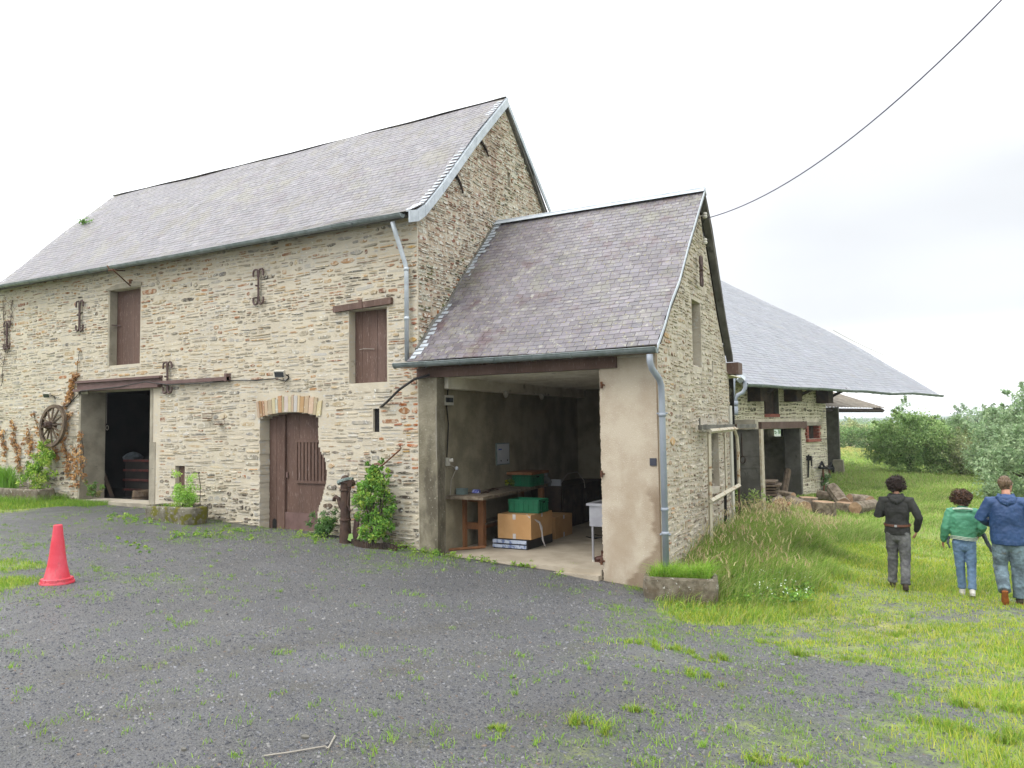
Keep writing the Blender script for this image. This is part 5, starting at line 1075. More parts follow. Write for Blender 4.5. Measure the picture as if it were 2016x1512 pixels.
# old boots
for (dx, dy, lab) in ((0,0,'worn brown leather boot standing nearest the sink leg'), (.12,-.04,'worn brown leather boot half hidden by the pillar')):
    c = np.array([-4.47+dx,.62+dy,FL]); mb = MB()
    pr = [(0,0.02,.0,.042,.03),(0,.02,.045,.045,.04)]
    mb.tube([c+np.array([-.15,0,.035]), c+np.array([-.10,0,.045]), c+np.array([-.03,0,.06]), c+np.array([.04,0,.055])], [.026,.042,.044,.042], 10); mb.tube([c+np.array([.0,0,.06]), c+np.array([.015,0,.11]), c+np.array([.02,0,.18])], [.045,.042,.05], 10)
    mb.bb((c[0]-.16,c[1]-.042,c[2]), (c[0]+.075,c[1]+.042,c[2]+.018)); tag(mb.build('boot', 'leather', None, org=tuple(c)), lab, 'boot', 'old boots under the sink')

# ------------------------------------------------------------------ inside the wide left doorway
def L(px, py, y): return onY(px, py, y)
t = thing('stacked_chest', 'dark wooden crates with red rims stacked inside the left doorway', 'crate', (-15.2,1.3,.27))
a, b = L(243,905,1.05), L(300,985,1.05)
mb = MB(); mb.bb((a[0],1.1,.27), (b[0]+.5,1.9,a[2])); mb.build('crate_body', 'interior_dark', t)
for k, z in enumerate(np.linspace(.45, a[2]-.02, 4)): mb = MB(); mb.bb((a[0]-.03,1.06,z-.025), (b[0]+.5,1.10,z+.025)); mb.build('rim', 'dark_rim', t)
c = L(262,892,1.3); mb = MB(); mb.lathe((c[0],c[1],a[2]), [(.22,0),(.24,.06),(.16,.13),(.08,.17),(0,.19)], 12); tag(mb.build('white_sack', 'grey_cloth', None, org=(c[0],c[1],a[2])), 'crumpled white sack on the stacked crates in the doorway', 'sack')
c = L(282,975,.75); mb = MB(); mb.lathe((c[0],c[1],.285), [(0,0),(.20,.01),(.24,.08),(.22,.20),(.19,.21),(.2,.09),(0,.05)], 16)
for k in range(5): mb.tube([(c[0]+(.235-.004*k)*math.cos(t_),c[1]+(.235-.004*k)*math.sin(t_),.31+.04*k) for t_ in np.linspace(0,6.1,16)], .012, 5)
tag(mb.build('wicker_basket', 'wood_old', None, org=(c[0],c[1],.285)), 'round wicker basket on the floor of the left doorway', 'basket')
a, b = L(203,925,.62), L(214,985,.62); mb = MB(); mb.tube([(a[0]+.02,.60,a[2]), (b[0],.72,.29)], [.05,.06], 4); tag(mb.build('leaning_plank', 'wood_dark', None, org=(b[0],.72,.28)), 'wooden plank leaning on the concrete jamb of the left doorway', 'plank')
c = L(211,842,.62); mb = MB(); mb.tube([(c[0]-.02,.61,c[2]+.9), (c[0]-.03,.62,c[2]+.1)], .006, 5); mb.tube([(c[0]+.05*math.cos(t_),.62,c[2]+.055*math.sin(t_)) for t_ in np.linspace(1.6,7.6,14)], .007, 5); tag(mb.build('wire_loop', 'cable_white', None, org=(c[0],.62,c[2])), 'loop of pale wire hanging inside the left doorway', 'wire')

# ------------------------------------------------------------------ things on and along the long facade
# cart wheel
wc = onY(104, 838, -.20); cw = thing('cartwheel', 'weathered wooden cart wheel hanging on the wall left of the wide doorway', 'wheel', wc)
Rw = RZ(math.radians(0)) @ RX(math.radians(90)); RR = .50; tl = RX(math.radians(-5))
mb = MB(); prof = [(RR-.075,-.035),(RR,-.035),(RR,.035),(RR-.075,.035),(RR-.075,-.035)]; mb.lathe(wc, prof, 36, R=tl @ Rw); mb.build('rim', 'wood_old', cw)
for k in range(12):
    an = 2*math.pi*k/12+.1; p0 = tl @ Vector((.06*math.cos(an),-.05,.06*math.sin(an))); p1 = tl @ Vector(((RR-.05)*math.cos(an),0,(RR-.05)*math.sin(an)))
    mb = MB(); mb.tube([wc+np.array(p0), wc+np.array(p1)], [.026,.021], 6); mb.build('spoke', 'wood_old', cw)
mb = MB(); mb.lathe(wc, [(0,.06),(.09,.05),(.10,-.02),(.095,-.12),(.07,-.20),(.045,-.22),(.04,-.19),(0,-.19)][::-1], 18, R=tl @ RX(math.radians(-90)) ); mb.build('hub', 'old_iron', cw)
# floodlights
for (px, py, lab, hx) in ((93,778,'small white floodlight on a bracket above the cart wheel',.10), (551,736,'small white floodlight on the facade above the arched door',.12)):
    c = onY(px, py, -.14); t = thing('floodlight', lab, 'floodlight', c, 'floodlights on the facade'); Rm = RZ(.35) @ RX(.45)
    mb = MB(); mb.box(tuple(c), (hx*1.7,.07,hx*1.1), R=Rm); mb.build('housing', 'white_plastic', t); v = Rm @ Vector((0,-.038,0)); mb = MB(); mb.box((c[0]+v.x,c[1]+v.y,c[2]+v.z), (hx*1.45,.006,hx*.85), R=Rm); mb.build('lens', 'glass_dark', t)
    mb = MB(); mb.tube([tuple(c+np.array([.06,.04,0])), (c[0]+.10,-.02,c[2]-.04), (c[0]+.08,.0,c[2]-.10)], .012, 6); mb.build('bracket', 'cable_black', t)
mb = MB(); pts = [onY(px, py, -.06) for px, py in ((566,744),(560,750),(540,745),(500,749),(455,749),(400,755),(340,758),(292,752),(240,762),(165,770),(150,778),(130,800),(112,800))]; pts = [tuple(p) for p in pts]
for p in pts: pass
mb.tube([(p[0], -.145 if -17.2 < p[0] < -12.3 else -.03, p[2]) for p in pts], .011, 6); tag(mb.build('power_cable', 'cable_black', None, org=pts[4]), 'dark cable strung along the steel lintel between the two floodlights', 'cable')
mb = MB(); pts = [onY(846,738,-.10), onY(815,747,-.22), onY(785,768,-.22), onY(760,793,-.12), onY(744,806,.08)]
P_ = [Vector(p) for p in pts]; mb.tube(P_, .022, 8); tag(mb.build('power_cable', 'cable_black', None, org=tuple(pts[-1])), 'thick black cable arching from the slit window to the shed lintel', 'cable')
# wire baskets
for (px, py, lab) in ((407,823,'empty wire basket on the facade, upper of the pair'), (431,835,'empty wire basket on the facade, lower of the pair')):
    c = onY(px, py, -.09); mb = MB()
    for z, w_ in ((0,.13),(.09,.14)): mb.tube([(c[0]-w_/2,-.02,c[2]+z),(c[0]-w_/2,-.14,c[2]+z),(c[0]+w_/2,-.14,c[2]+z),(c[0]+w_/2,-.02,c[2]+z)], .0045, 4)
    for k in range(5): x = c[0]-.065+.0325*k; mb.tube([(x,-.14,c[2]+.09),(x,-.14,c[2]),(x,-.02,c[2])], .004, 4)
    mb.tube([(c[0]+.07,-.02,c[2]+.18),(c[0]+.07,-.02,c[2])], .005, 4); mb.bb((c[0]-.07,-.14,c[2]-.012), (c[0]+.07,-.02,c[2]-.002)); tag(mb.build('wire_basket', 'rust', None, org=tuple(c)), lab, 'basket', 'wire baskets on the facade')
# iron rod
a, b = onY(722,943,-.16), onY(787,886,-.06); mb = MB(); mb.tube([a, b], .014, 6); mb.tube([b, b+np.array([.03,.0,.04]), b+np.array([-.01,0,.08])], .012, 6); tag(mb.build('iron_rod', 'rust', None, org=tuple(a)), 'rusty iron rod slanting up the wall from the leafy shrub', 'rod')
# water pump
pb = onG(680, 1068); pz = pb[2]; pbx, pby = onY(680,1066,-.40)[0], -.40; pz = g1(pbx, pby)
pm = thing('hand_pump', 'old brown cast iron hand pump beside the arched door', 'water pump', (pbx, pby, pz)); T = lambda x, y, z: (pbx+x, pby+y, pz+z)
top = onY(676, 935, -.4)[2]-pz; k_ = top/1.42
mb = MB(); mb.lathe((pbx,pby,pz), [(.115,-.05),(.105,.02),(.098,.25),(.088,.45*k_),(.102,.46*k_),(.102,.49*k_),(.085,.50*k_),(.082,1.08*k_),(.10,1.09*k_),(.10,1.12*k_),(.082,1.13*k_),(.082,1.24*k_),(.098,1.25*k_),(.085,1.33*k_),(.05,1.40*k_),(0,1.42*k_)], 18); mb.build('barrel', 'old_iron', pm, smooth=False)
mb = MB(); mb.tube([T(-.02,0,.64*k_), T(-.10,-.01,.78*k_), T(-.15,-.01,.92*k_), T(-.20,-.02,.955*k_), T(-.235,-.02,.92*k_), T(-.24,-.02,.86*k_)], [.05,.042,.036,.033,.032,.036], 10); mb.build('spout', 'old_iron', pm, smooth=True)
mb = MB(); mb.tube([T(.0,0,1.22*k_), T(.13,0,1.25*k_)], .045, 10); mb.tube([T(.13,-.05,1.25*k_), T(.13,.05,1.25*k_)], .06, 12); mb.tube([T(.13,0,1.22*k_), T(.10,-.03,1.0*k_), T(.09,-.04,.8*k_), T(.16,-.05,.66*k_)], [.018,.016,.016,.014], 6); mb.build('handle', 'old_iron', pm)
mb = MB()
for k in range(5): mb.tube([T(.13*math.cos(t_)*(1+.03*k), .13*math.sin(t_), 1.27*k_+.05*math.cos(t_+.3)+.008*k) for t_ in np.linspace(0,6.1,18)], .011, 5)
tag(mb.build('rope_coil', 'rope', None, org=T(0,0,1.2)), 'pale rope wound round the head of the hand pump', 'rope')
# plank by the pump
c = onY(697, 1055, -.3); mb = MB(); mb.box((c[0],-.25,c[2]+.12), (.10,.03,.42), R=RX(-.2)); tag(mb.build('leaning_board', 'brown_steel', None, org=(c[0],-.3,c[2])), 'short brown board leaning on the wall behind the shrub', 'board')
# log-roll edging
le_ = thing('log_roll_edging', 'low dark log-roll edging round the shrub bed', 'bed edging', onY(740,1075,-.35)); R = random.Random(9)
xa, xb = onY(694,1066,-.45)[0], onY(786,1085,-.3)[0]; mb = MB()
for k in range(26):
    t_ = k/25; x = xa+(xb-xa)*t_; y = -.40-.16*math.sin(math.pi*min(1, t_*1.1+.1)); z = g1(x, y); mb.tube([(x,y,z-.1), (x,y,z+.10+R.uniform(-.02,.02))], .028, 7)
mb.build('palisade', 'wood_dark', le_)
mb = MB(); mb.prism([(xa+.02,-.05,-.28), (xb,-.05,-.28), (xb-.05,-.42,-.30), (xa+.3,-.52,-.26), (xa+.02,-.40,-.22)], (0,0,.10)); mb.build('soil', 'soil', le_)
# stone troughs
def trough(label, P, lx, ly, h, rot, m='granite', wall=.09, group='stone troughs', soilz=.05, bev=.03, seed=1, round_=.0):
    t = thing('stone_trough', label, 'trough', P, group); Rm = RZ(rot); bm = bmesh.new(); rr = random.Random(seed)
    nx = 14; 
    def ringpts(ax, ay, rc):
        o_ = []
        for (cx, cy, a0) in ((ax-rc, ay-rc, 0), (-ax+rc, ay-rc, 90), (-ax+rc, -ay+rc, 180), (ax-rc, -ay+rc, 270)):
            for k in range(7): a_ = math.radians(a0+15*k); o_.append((cx+rc*math.cos(a_), cy+rc*math.sin(a_)))
        return o_
    rc = .09+round_
    lev = [(1-.05, -.06, 0), (1, h*.5, 0), (1.0, h-.03, 0), (1-.02, h-.005, 0)]
    mb = MB(); rings = []
    def add_ring(ax, ay, z, rc_, j=.006): rings.append([Rm @ Vector((x+rr.uniform(-j,j), y+rr.uniform(-j,j), z+rr.uniform(-j,j))) for x, y in ringpts(ax, ay, rc_)])
    add_ring(lx/2-.03, ly/2-.02, -.08, rc); add_ring(lx/2-.005, ly/2-.005, h*.35, rc); add_ring(lx/2, ly/2, h*.7, rc); add_ring(lx/2-.004, ly/2-.004, h-.03, rc); add_ring(lx/2-.025, ly/2-.025, h, rc-.02)
    add_ring(lx/2-wall+.02, ly/2-wall+.02, h, .06); add_ring(lx/2-wall, ly/2-wall, h-.03, .05); add_ring(lx/2-wall-.01, ly/2-wall-.01, h-.14, .05)
    n = len(rings[0]); vs = [(P[0]+v.x, P[1]+v.y, P[2]+v.z) for r_ in rings for v in r_]; fs = []
    for i in range(len(rings)-1):
        for k in range(n): fs.append((i*n+k, i*n+(k+1) % n, (i+1)*n+(k+1) % n, (i+1)*n+k))
    fs.append(tuple(range(n-1,-1,-1))); mb.add(vs, fs); mb.build('basin', m, t, smooth=False)
    mb = MB(); mb.add([(P[0]+(Rm @ Vector((x, y, 0))).x, P[1]+(Rm @ Vector((x, y, 0))).y, P[2]+h-soilz) for x, y in ringpts(lx/2-wall+.005, ly/2-wall+.005, .05)], [tuple(range(28))]); mb.build('soil', 'soil', t)
    return t
tz = g1(-2.95,-.05)
TC = (-3.02,-.10,-.69); trough('long granite trough with long grass at the foot of the rendered pillar', TC, 1.02, .52, .40, math.radians(14), seed=3)
T2 = (-13.0,-.62,g1(-13.0,-.62)); trough('mossy rounded stone trough with a feathery plant, left of the arched door', T2, 1.35, .58, .30, .03, 'granite_moss', seed=4, round_=.10)
T3 = (-18.95,-.45,g1(-18.95,-.45)+.05); trough('pale stone trough under the cart wheel at the left end', T3, 2.5, .45, .32, 0., seed=5)
# traffic cone
cp = onG(112, 1148); kc = (onY(105,1032,cp[1])[2]-cp[2])/.75
cn = thing('traffic_cone', 'faded red plastic traffic cone on the gravel at the grass edge', 'traffic cone', cp)
mb = MB(); s = kc; mb.lathe(cp, [(.205*s,.0),(.205*s,.012*s),(.200*s,.03*s),(.175*s,.032*s),(.172*s,.05*s),(.178*s,.052*s),(.176*s,.065*s),(.150*s,.07*s),(.142*s,.11*s),(.118*s,.21*s),(.095*s,.36*s),(.078*s,.52*s),(.066*s,.60*s),(.052*s,.74*s),(.045*s,.75*s),(.035*s,.73*s),(.03*s,.5*s)], 32); mb.build('cone', 'cone_red', cn, smooth=False)
mb = MB()
for k in range(8):
    a = k*math.pi/4; mb.box((cp[0]+.165*s*math.cos(a),cp[1]+.165*s*math.sin(a),cp[2]+.05*s), (.04*s,.09*s,.03*s), R=RZ(a))
mb.build('base_lug', 'cone_red', cn)

# ------------------------------------------------------------------ log store of the far barn
def log(label, p0, p1, r, group, m='log_bark', r2=None, name='log'):
    p0, p1 = Vector(p0), Vector(p1); t = thing(name, label, name.replace('_', ' '), p0, group); R = random.Random(hash(label) % 1000 if False else len(label)*7)
    d = (p1-p0); Lg = d.length; Rm = d.to_track_quat('Z', 'Y').to_matrix(); mb = MB(); n = 20; r2 = r2 or r; am = [1+R.uniform(-.07,.07) for _ in range(n)]
    rings = [[p0+Rm @ Vector((math.cos(2*math.pi*k/n)*rr_*am[k], math.sin(2*math.pi*k/n)*rr_*am[k], z)) for k in range(n)] for rr_, z in ((r*.97,0),(r,.02),((r+r2)/2*1.01,Lg/2),(r2,Lg-.02),(r2*.97,Lg))]
    vs = [v for rg_ in rings for v in rg_]; fs = [(i*n+k, i*n+(k+1) % n, (i+1)*n+(k+1) % n, (i+1)*n+k) for i in range(4) for k in range(n)]; mb.add(vs, fs); mb.build('bark', m, t)
    for rg_, s in ((rings[0], -1), (rings[-1], 1)):
        c = sum(rg_, Vector())/n; mb = MB(); mb.add([v*1.0 for v in rg_]+[c+d.normalized()*.01*s], [((k+1) % n, k, n) if s < 0 else (k, (k+1) % n, n) for k in range(n)]); mb.build('cut_end', 'log_end', t)
def stump(label, px0, px1, pyt, pyb, h=None, grp='sawn trunk rounds by the log store'):
    g = onG((px0+px1)/2, pyb); dd = float((g-CAM)@FW); r = (px1-px0)/2*dd/FPX; top = (pyb-pyt)*dd/FPX; g = g+np.array([-.05,r*.9,0])*1.0; g[2] = g1(g[0], g[1])
    log(label, (g[0],g[1],g[2]-.05), (g[0]+.02,g[1],g[2]+max(.25, top-.05)), r*1.04, grp, r2=r, name='trunk_round')
stump('grey upright trunk round against the barn corner, standing behind the others', 1576, 1610, 977, 1012)
stump('widest upright trunk round with a pale flat top', 1601, 1645, 986, 1018)
stump('low upright trunk round, rightmost of the flat-topped ones', 1648, 1683, 988, 1010)
def lg(label, a, da, b, db, r, grp='logs heaped in front of the log store', **k):
    pa_, pb_ = onG(*a), onG(*b); dd = float((pa_-CAM)@FW); pa_[2] += r*.8+da; pb_[2] += r*.8+db; log(label, pa_, pb_, r, grp, **k)
lg('big log with its round sawn end facing the yard', (1584,1016), .02, (1556,1002), .02, .21)
lg('thick log with pale sawn end left of the big one', (1537,1010), .03, (1520,990), .03, .21)
lg('thin log with a bright sawn end lying on the heap', (1563,1000), .30, (1530,992), .28, .085)
lg('short log propped up slantwise behind the flat-topped rounds', (1640,992), .32, (1662,1003), .0, .19)
lg('broken dark log behind the low flat-topped round', (1672,1002), .10, (1698,1002), .06, .19)
lg('log with split pale end at the right of the heap', (1714,1004), .08, (1694,1000), .08, .18)
lg('rough mossy log lying in the grass before the heap', (1684,1014), .05, (1722,1004), .0, .17)
lg('dark log lying behind the flat-topped rounds at the barn corner', (1608,988), .10, (1640,990), .06, .15)
c0 = onP(1543,972,PW-NV*.15,NV); c1 = onP(1551,926,PW-NV*.35,NV); log('bare pale log leaning upright in the log store doorway', c0, c1, .11, 'logs heaped in front of the log store', m='wood_old')
# plank stack and firewood
g0 = onG(1511, 1000); psk = g0; R = random.Random(12)
for i in range(9):
    z = g0[2]+.05+.085*i; L_ = R.uniform(.55,.75); mb = MB(); mb.box((g0[0]+R.uniform(-.03,.03),g0[1]+R.uniform(-.05,.05),z+.03), (L_,.9,.055), R=RZ(.1+R.uniform(-.06,.06)))
    tag(mb.build('plank', 'wood_old', None, org=(g0[0],g0[1],z)), 'weathered grey plank beside the log store doorway, '+('lowest of its stack','second lowest of its stack','third lowest of its stack','fourth from the bottom of its stack','middle one of its stack','fourth from the top of its stack','third from the top of its stack','second from the top of its stack','topmost of its stack')[i], 'plank', 'stacked planks by the log store')
gf = onG(1508, 1022)
for i in range(34):
    x = gf[0]+R.uniform(-.40,.55); y = gf[1]+R.uniform(-.1,.5); z = gf[2]+.05+.10*(i//9)+R.uniform(0,.03); a = R.uniform(-.5,.5)
    p0 = Vector((x,y,z)); d = Vector((math.sin(a),math.cos(a)*-1,R.uniform(-.15,.15)))*R.uniform(.22,.3)
    mb = MB(); mb.tube([p0-d/2, p0+d/2], R.uniform(.04,.06), R.choice([3,4,5,7])); o = mb.build('firewood_piece', random.Random(i).choice(['log_end','log_bark','wood_bench']), None, org=tuple(p0)); tag(o, ('pale-ended','bark-covered','reddish split')[('log_end','log_bark','wood_bench').index(o.data.materials[0].name)]+' short piece of firewood in the pile by the block wall', 'firewood', 'split firewood by the log store')
for i in range(7):
    p = onP(1506+i*5, 968-R.uniform(0,16), PW-NV*1.6, NV); mb = MB(); d = Vector((-.8,.3,0)); mb.tube([p, p+np.array(d)], R.uniform(.12,.18), 12); tag(mb.build('stored_log', 'log_bark', None, org=tuple(p)), 'log stored in the dark doorway of the wide-eaved barn', 'log', 'logs inside the log store')
# irons on the far wall
a, b = onP(1592,895,PW+NV*.06,NV), onP(1591,940,PW+NV*.06,NV); mb = MB(); mb.tube([a, b], .03, 5); mb.box(tuple(a+np.array([0,0,-.12])), (.18,.12,.16)); c = onP(1598,902,PW+NV*.08,NV); d = onP(1598,918,PW+NV*.08,NV); mb.tube([c, d], .025, 5); mb.tube([a+np.array([0,0,-.1]), c], .02, 5); tag(mb.build('door_bolt', 'black', None, org=tuple(b)), 'black iron bolt bar fixed right of the log store doorway', 'bolt')
hn = thing('horse_harness', 'old leather harness and collar hanging on the far barn corner', 'harness', onP(1625,925,PW+NV*.1,NV))
mb = MB(); k = [onP(x, y, PW+NV*.14, NV) for x, y in ((1613,921),(1618,910),(1623,920),(1630,922),(1636,912),(1641,922),(1640,930))]; mb.tube(k, .045, 6); mb.tube([k[0], k[3], k[5]], .05, 6); mb.build('collar', 'black', hn)
mb = MB()
for pp in (((1620,920),(1621,935),(1623,950),(1621,975)), ((1632,922),(1634,936),(1630,945),(1624,940))): mb.tube([onP(x, y, PW+NV*.12, NV) for x, y in pp], .035, 5)
mb.build('strap', 'rust', hn)
# overhead wires
def wire(name, label, P0, P1, sag, r, m='cable_black', n=24):
    mb = MB(); P0, P1 = np.array(P0), np.array(P1); mb.tube([P0+(P1-P0)*t_-np.array([0,0,sag*4*t_*(1-t_)]) for t_ in np.linspace(0,1,n)], r, 6); tag(mb.build(name, m, None, org=tuple(P0)), label, 'wire')
mat('wire_sheath', S(120,118,142,.6), S(100,98,124,.6), rough=.6)
w0_ = onX(1394,429,-3.17); w1_ = atD(2075,-110,7.5)
def pxy(P): d = np.array(P)-CAM; z_ = d@FW; return 1008+FPX*(d@RT)/z_, 756-FPX*(d@UP)/z_
def wire_y(sag):
    q = [pxy(w0_+(w1_-w0_)*t_-np.array([0,0,sag*4*t_*(1-t_)])) for t_ in np.linspace(0,1,60)]
    return float(np.interp(1700, [a_[0] for a_ in q], [a_[1] for a_ in q]))
_a, _b = -1., 3.
for _ in range(30):
    _c = (_a+_b)/2
    if wire_y(_c) < 253: _a = _c
    else: _b = _c
wire('overhead_wire', 'grey overhead supply wire rising from the shed gable', w0_, w1_, _c, .0085, 'wire_sheath')
wire('telephone_line', 'thin distant line dipping behind the wide-eaved barn', atD(1640,650,75), atD(2100,742,75), 2.2, .03, 'cable_white')

# ------------------------------------------------------------------ people
def remeshed(name, tubes, vox, mats, parent, smooth=2, noise=0., nscale=.1, org=None, extra=None, clip=None, colorf=None):
    """tubes: list of (points, radii [(rx,ry)|r], side) joined into one continuous surface"""
    mb = MB()
    for tb in tubes:
        P = [Vector(p) for p in tb[0]]; rr_ = tb[1]; side = Vector(tb[2]) if len(tb) > 2 and tb[2] is not None else None; n = 20; rings = []; prev = None
        T_ = []
        for i, p in enumerate(P): T_.append((P[min(i+1, len(P)-1)]-P[max(i-1, 0)]).normalized())
        def frame(t):
            if side is not None: x = (side-t*side.dot(t)).normalized()
            else:
                a = Vector((0,1,0)) if abs(t.y) < .9 else Vector((1,0,0)); x = t.cross(a).normalized()
            return x, t.cross(x)
        def rad(i): q_ = rr_[i]; return q_ if isinstance(q_, tuple) else (q_, q_)
        seq = []
        r0 = rad(0); re = rad(len(P)-1); cs0, cs1 = tb[3] if len(tb) > 3 else (.9, .9)
        for k in (80, 55, 30): seq.append((P[0]-T_[0]*min(r0)*math.sin(math.radians(k))*cs0, T_[0], (r0[0]*math.cos(math.radians(k)), r0[1]*math.cos(math.radians(k)))))
        for i in range(len(P)): seq.append((P[i], T_[i], rad(i)))
        for k in (30, 55, 80): seq.append((P[-1]+T_[-1]*min(re)*math.sin(math.radians(k))*cs1, T_[-1], (re[0]*math.cos(math.radians(k)), re[1]*math.cos(math.radians(k)))))
        vs = []
        for (c, t, (rx, ry)) in seq:
            x, y = frame(t)
            for k in range(n): a = 2*math.pi*k/n; vs.append(c+x*math.cos(a)*rx+y*math.sin(a)*ry)
        m_ = len(seq); fs = [(i*n+k, i*n+(k+1) % n, (i+1)*n+(k+1) % n, (i+1)*n+k) for i in range(m_-1) for k in range(n)]+[tuple(range(n-1,-1,-1)), tuple((m_-1)*n+k for k in range(n))]
        mb.add(vs, fs)
    o = mb.build(name, mats, parent) if parent is not None else mb.build(name, mats, None)
    md = o.modifiers.new('r', 'REMESH'); md.mode = 'VOXEL'; md.voxel_size = vox; md.use_smooth_shade = True
    if smooth: ms = o.modifiers.new('s', 'SMOOTH'); ms.iterations = smooth*2; ms.factor = .5
    if noise:
        tx = bpy.data.textures.new(name+'_folds', 'CLOUDS'); tx.noise_scale = nscale; tx.noise_depth = 2; mdp = o.modifiers.new('d', 'DISPLACE'); mdp.texture = tx; mdp.strength = noise; mdp.mid_level = .5
    dg = bpy.context.evaluated_depsgraph_get(); me = bpy.data.meshes.new_from_object(o.evaluated_get(dg)); o.modifiers.clear(); old = o.data; o.data = me
    nm = len(me.materials); 
    if nm == 0:
        for mm in ([mats] if isinstance(mats, str) else mats): me.materials.append(MATS[mm])
    if colorf is not None:
        for p in me.polygons: p.material_index = colorf(p.center)
    return o
def hand(tubes, w, d, palm_n, s=1.0, curl=.5):
    """palm and five fingers growing from wrist w along d; palm_n faces the palm"""
    w = Vector(w); d = Vector(d).normalized(); nrm = Vector(palm_n); nrm = (nrm-d*nrm.dot(d)).normalized(); sd_ = d.cross(nrm)
    tubes.append(([w-d*.02, w+d*.035*s, w+d*.085*s], [(.024*s,.017*s),(.036*s,.015*s),(.040*s,.014*s)], sd_))
    for i, (o_, L_) in enumerate(((-.030,.066),(-.010,.076),(.010,.072),(.029,.056))):
        b = w+d*.088*s+sd_*o_*s; p1 = b+(d*math.cos(curl*.5)+nrm*math.sin(curl*.5))*L_*.42*s; p2 = p1+(d*math.cos(curl*1.2)+nrm*math.sin(curl*1.2))*L_*.33*s; p3 = p2+(d*math.cos(curl*1.9)+nrm*math.sin(curl*1.9))*L_*.25*s
        tubes.append(([b-d*.015*s, b, p1, p2, p3], [.0095*s,.0095*s,.009*s,.008*s,.007*s]))
    b = w+d*.03*s-sd_*.030*s; p1 = b-sd_*.028*s+d*.022*s+nrm*.012*s; p2 = p1+d*.028*s-sd_*.008*s+nrm*.012*s; p3 = p2+d*.022*s+nrm*.006*s
    tubes.append(([b, p1, p2, p3], [.013*s,.011*s,.0095*s,.008*s]))
def person(label, pos, rot, H, cfg):
    """local frame: facing +Y, X to the right, Z up; built at the origin and then placed"""
    t = thing('person', label, 'person', (0,0,0)); k = H/1.76
    V3 = lambda *a: Vector(a)*k
    g = cfg; hy = g.get('head_turn', 0.); sw_ = g.get('shoulder', .195)
    hip = [V3(-.085,0,.92), V3(.085,0,.92)]; sh = [V3(-sw_,-.01,1.425), V3(sw_,-.01,1.425)]
    kn = [V3(*g['knee'][0]), V3(*g['knee'][1])]; an = [V3(*g['ankle'][0]), V3(*g['ankle'][1])]; el = [V3(*g['elbow'][0]), V3(*g['elbow'][1])]; wr = [V3(*g['wrist'][0]), V3(*g['wrist'][1])]
    tilt = g.get('nod', .02); hc = V3(0,.02+tilt,1.645); bw_ = g.get('build', 1.)
    tb = []
    tb.append(([V3(0,0,.90), V3(0,0,1.02), V3(0,.0,1.15), V3(0,-.01,1.30), V3(0,-.01,1.42), V3(0,0,1.47)], [(.155*k,.10*k),(.14*k,.095*k),(.135*k,.095*k),(.16*k,.105*k),(.15*k,.085*k),(.07*k,.06*k)], (1,0,0)))
    tb.append(([V3(0,0,1.45), V3(0,.012,1.53), hc-V3(0,.01,.04)], [.060*k,.054*k,.052*k]))
    tb.append(([hc+V3(0,0,-.055), hc+V3(0,-.002,.0), hc+V3(0,-.006,.05), hc+V3(0,-.006,.075)], [(.058*k,.070*k),(.074*k,.092*k),(.074*k,.094*k),(.060*k,.076*k)], (1,0,0)))
    hd = Vector((math.sin(hy), math.cos(hy), 0)); hs = Vector((math.cos(hy), -math.sin(hy), 0))
    tb.append(([hc+hd*.045*k-V3(0,0,.06), hc+hd*.07*k-V3(0,0,.085)], [(.046*k,.035*k),(.030*k,.022*k)], tuple(hs)))
    tb.append(([hc+hd*.085*k+V3(0,0,.012), hc+hd*.108*k-V3(0,0,.018), hc+hd*.092*k-V3(0,0,.03)], [.009*k,.014*k,.015*k]))
    tb.append(([hc+hd*.084*k-hs*.022*k-V3(0,0,.052), hc+hd*.090*k-V3(0,0,.052), hc+hd*.084*k+hs*.022*k-V3(0,0,.052)], [.006*k,.009*k,.006*k]))
    for s in (-1, 1):
        e = hc+hs*s*.078*k-V3(0,0,.008); tb.append(([e-V3(0,0,.024), e+hs*s*.006*k, e+V3(0,0,.022)], [(.007*k,.014*k),(.010*k,.018*k),(.008*k,.016*k)], tuple(hs)))
        tb.append(([hc+hd*.080*k+hs*s*.018*k+V3(0,0,.024), hc+hd*.080*k+hs*s*.045*k+V3(0,0,.022)], [.009*k,.008*k]))
    for i in (0, 1):
        tb.append(([sh[i], sh[i].lerp(el[i],.5), el[i], el[i].lerp(wr[i],.5), wr[i]], [.046*k,.042*k,.036*k,.032*k,.025*k], None, (.1,.9)))
        hand(tb, wr[i], (wr[i]-el[i]).normalized()*.8+Vector((0,.15,-.3)), (-1 if i else 1, .3, 0), .95*k, g.get('curl', .55))
        tb.append(([hip[i]+V3(0,0,.02), hip[i].lerp(kn[i],.5), kn[i], kn[i].lerp(an[i],.4), an[i]], [.080*k*g.get('thigh',1),.064*k*g.get('thigh',1),.050*k*g.get('thigh',1),.046*k*g.get('thigh',1),.034*k*g.get('thigh',1)]))
        tb.append(([an[i]-V3(0,.03,.02), an[i]+V3(0,.04,-.05), an[i]+V3(0,.13,-.065)], [.034*k,.036*k,.03*k]))
    remeshed('body', tb, .0065, 'skin', t, 1)
    # eyes
    for s in (-1, 1):
        e = hc+hd*.083*k+hs*s*.031*k+V3(0,0,.006); mb = MB(); mb.lathe(e, [(0,-.009),(.009,-.005),(.011,0),(.009,.005),(0,.009)], 8); mb.build('eye', 'paper', t)
    # trousers
    tr = g['trousers']; tr_w = tr[1]; tb = [([V3(0,0,.84), V3(0,0,.95), V3(0,0,1.02)], [(.165*k*bw_,.118*k*bw_),(.165*k*bw_,.118*k*bw_),(.148*k*bw_,.105*k*bw_)], (1,0,0), (.9,.15))]
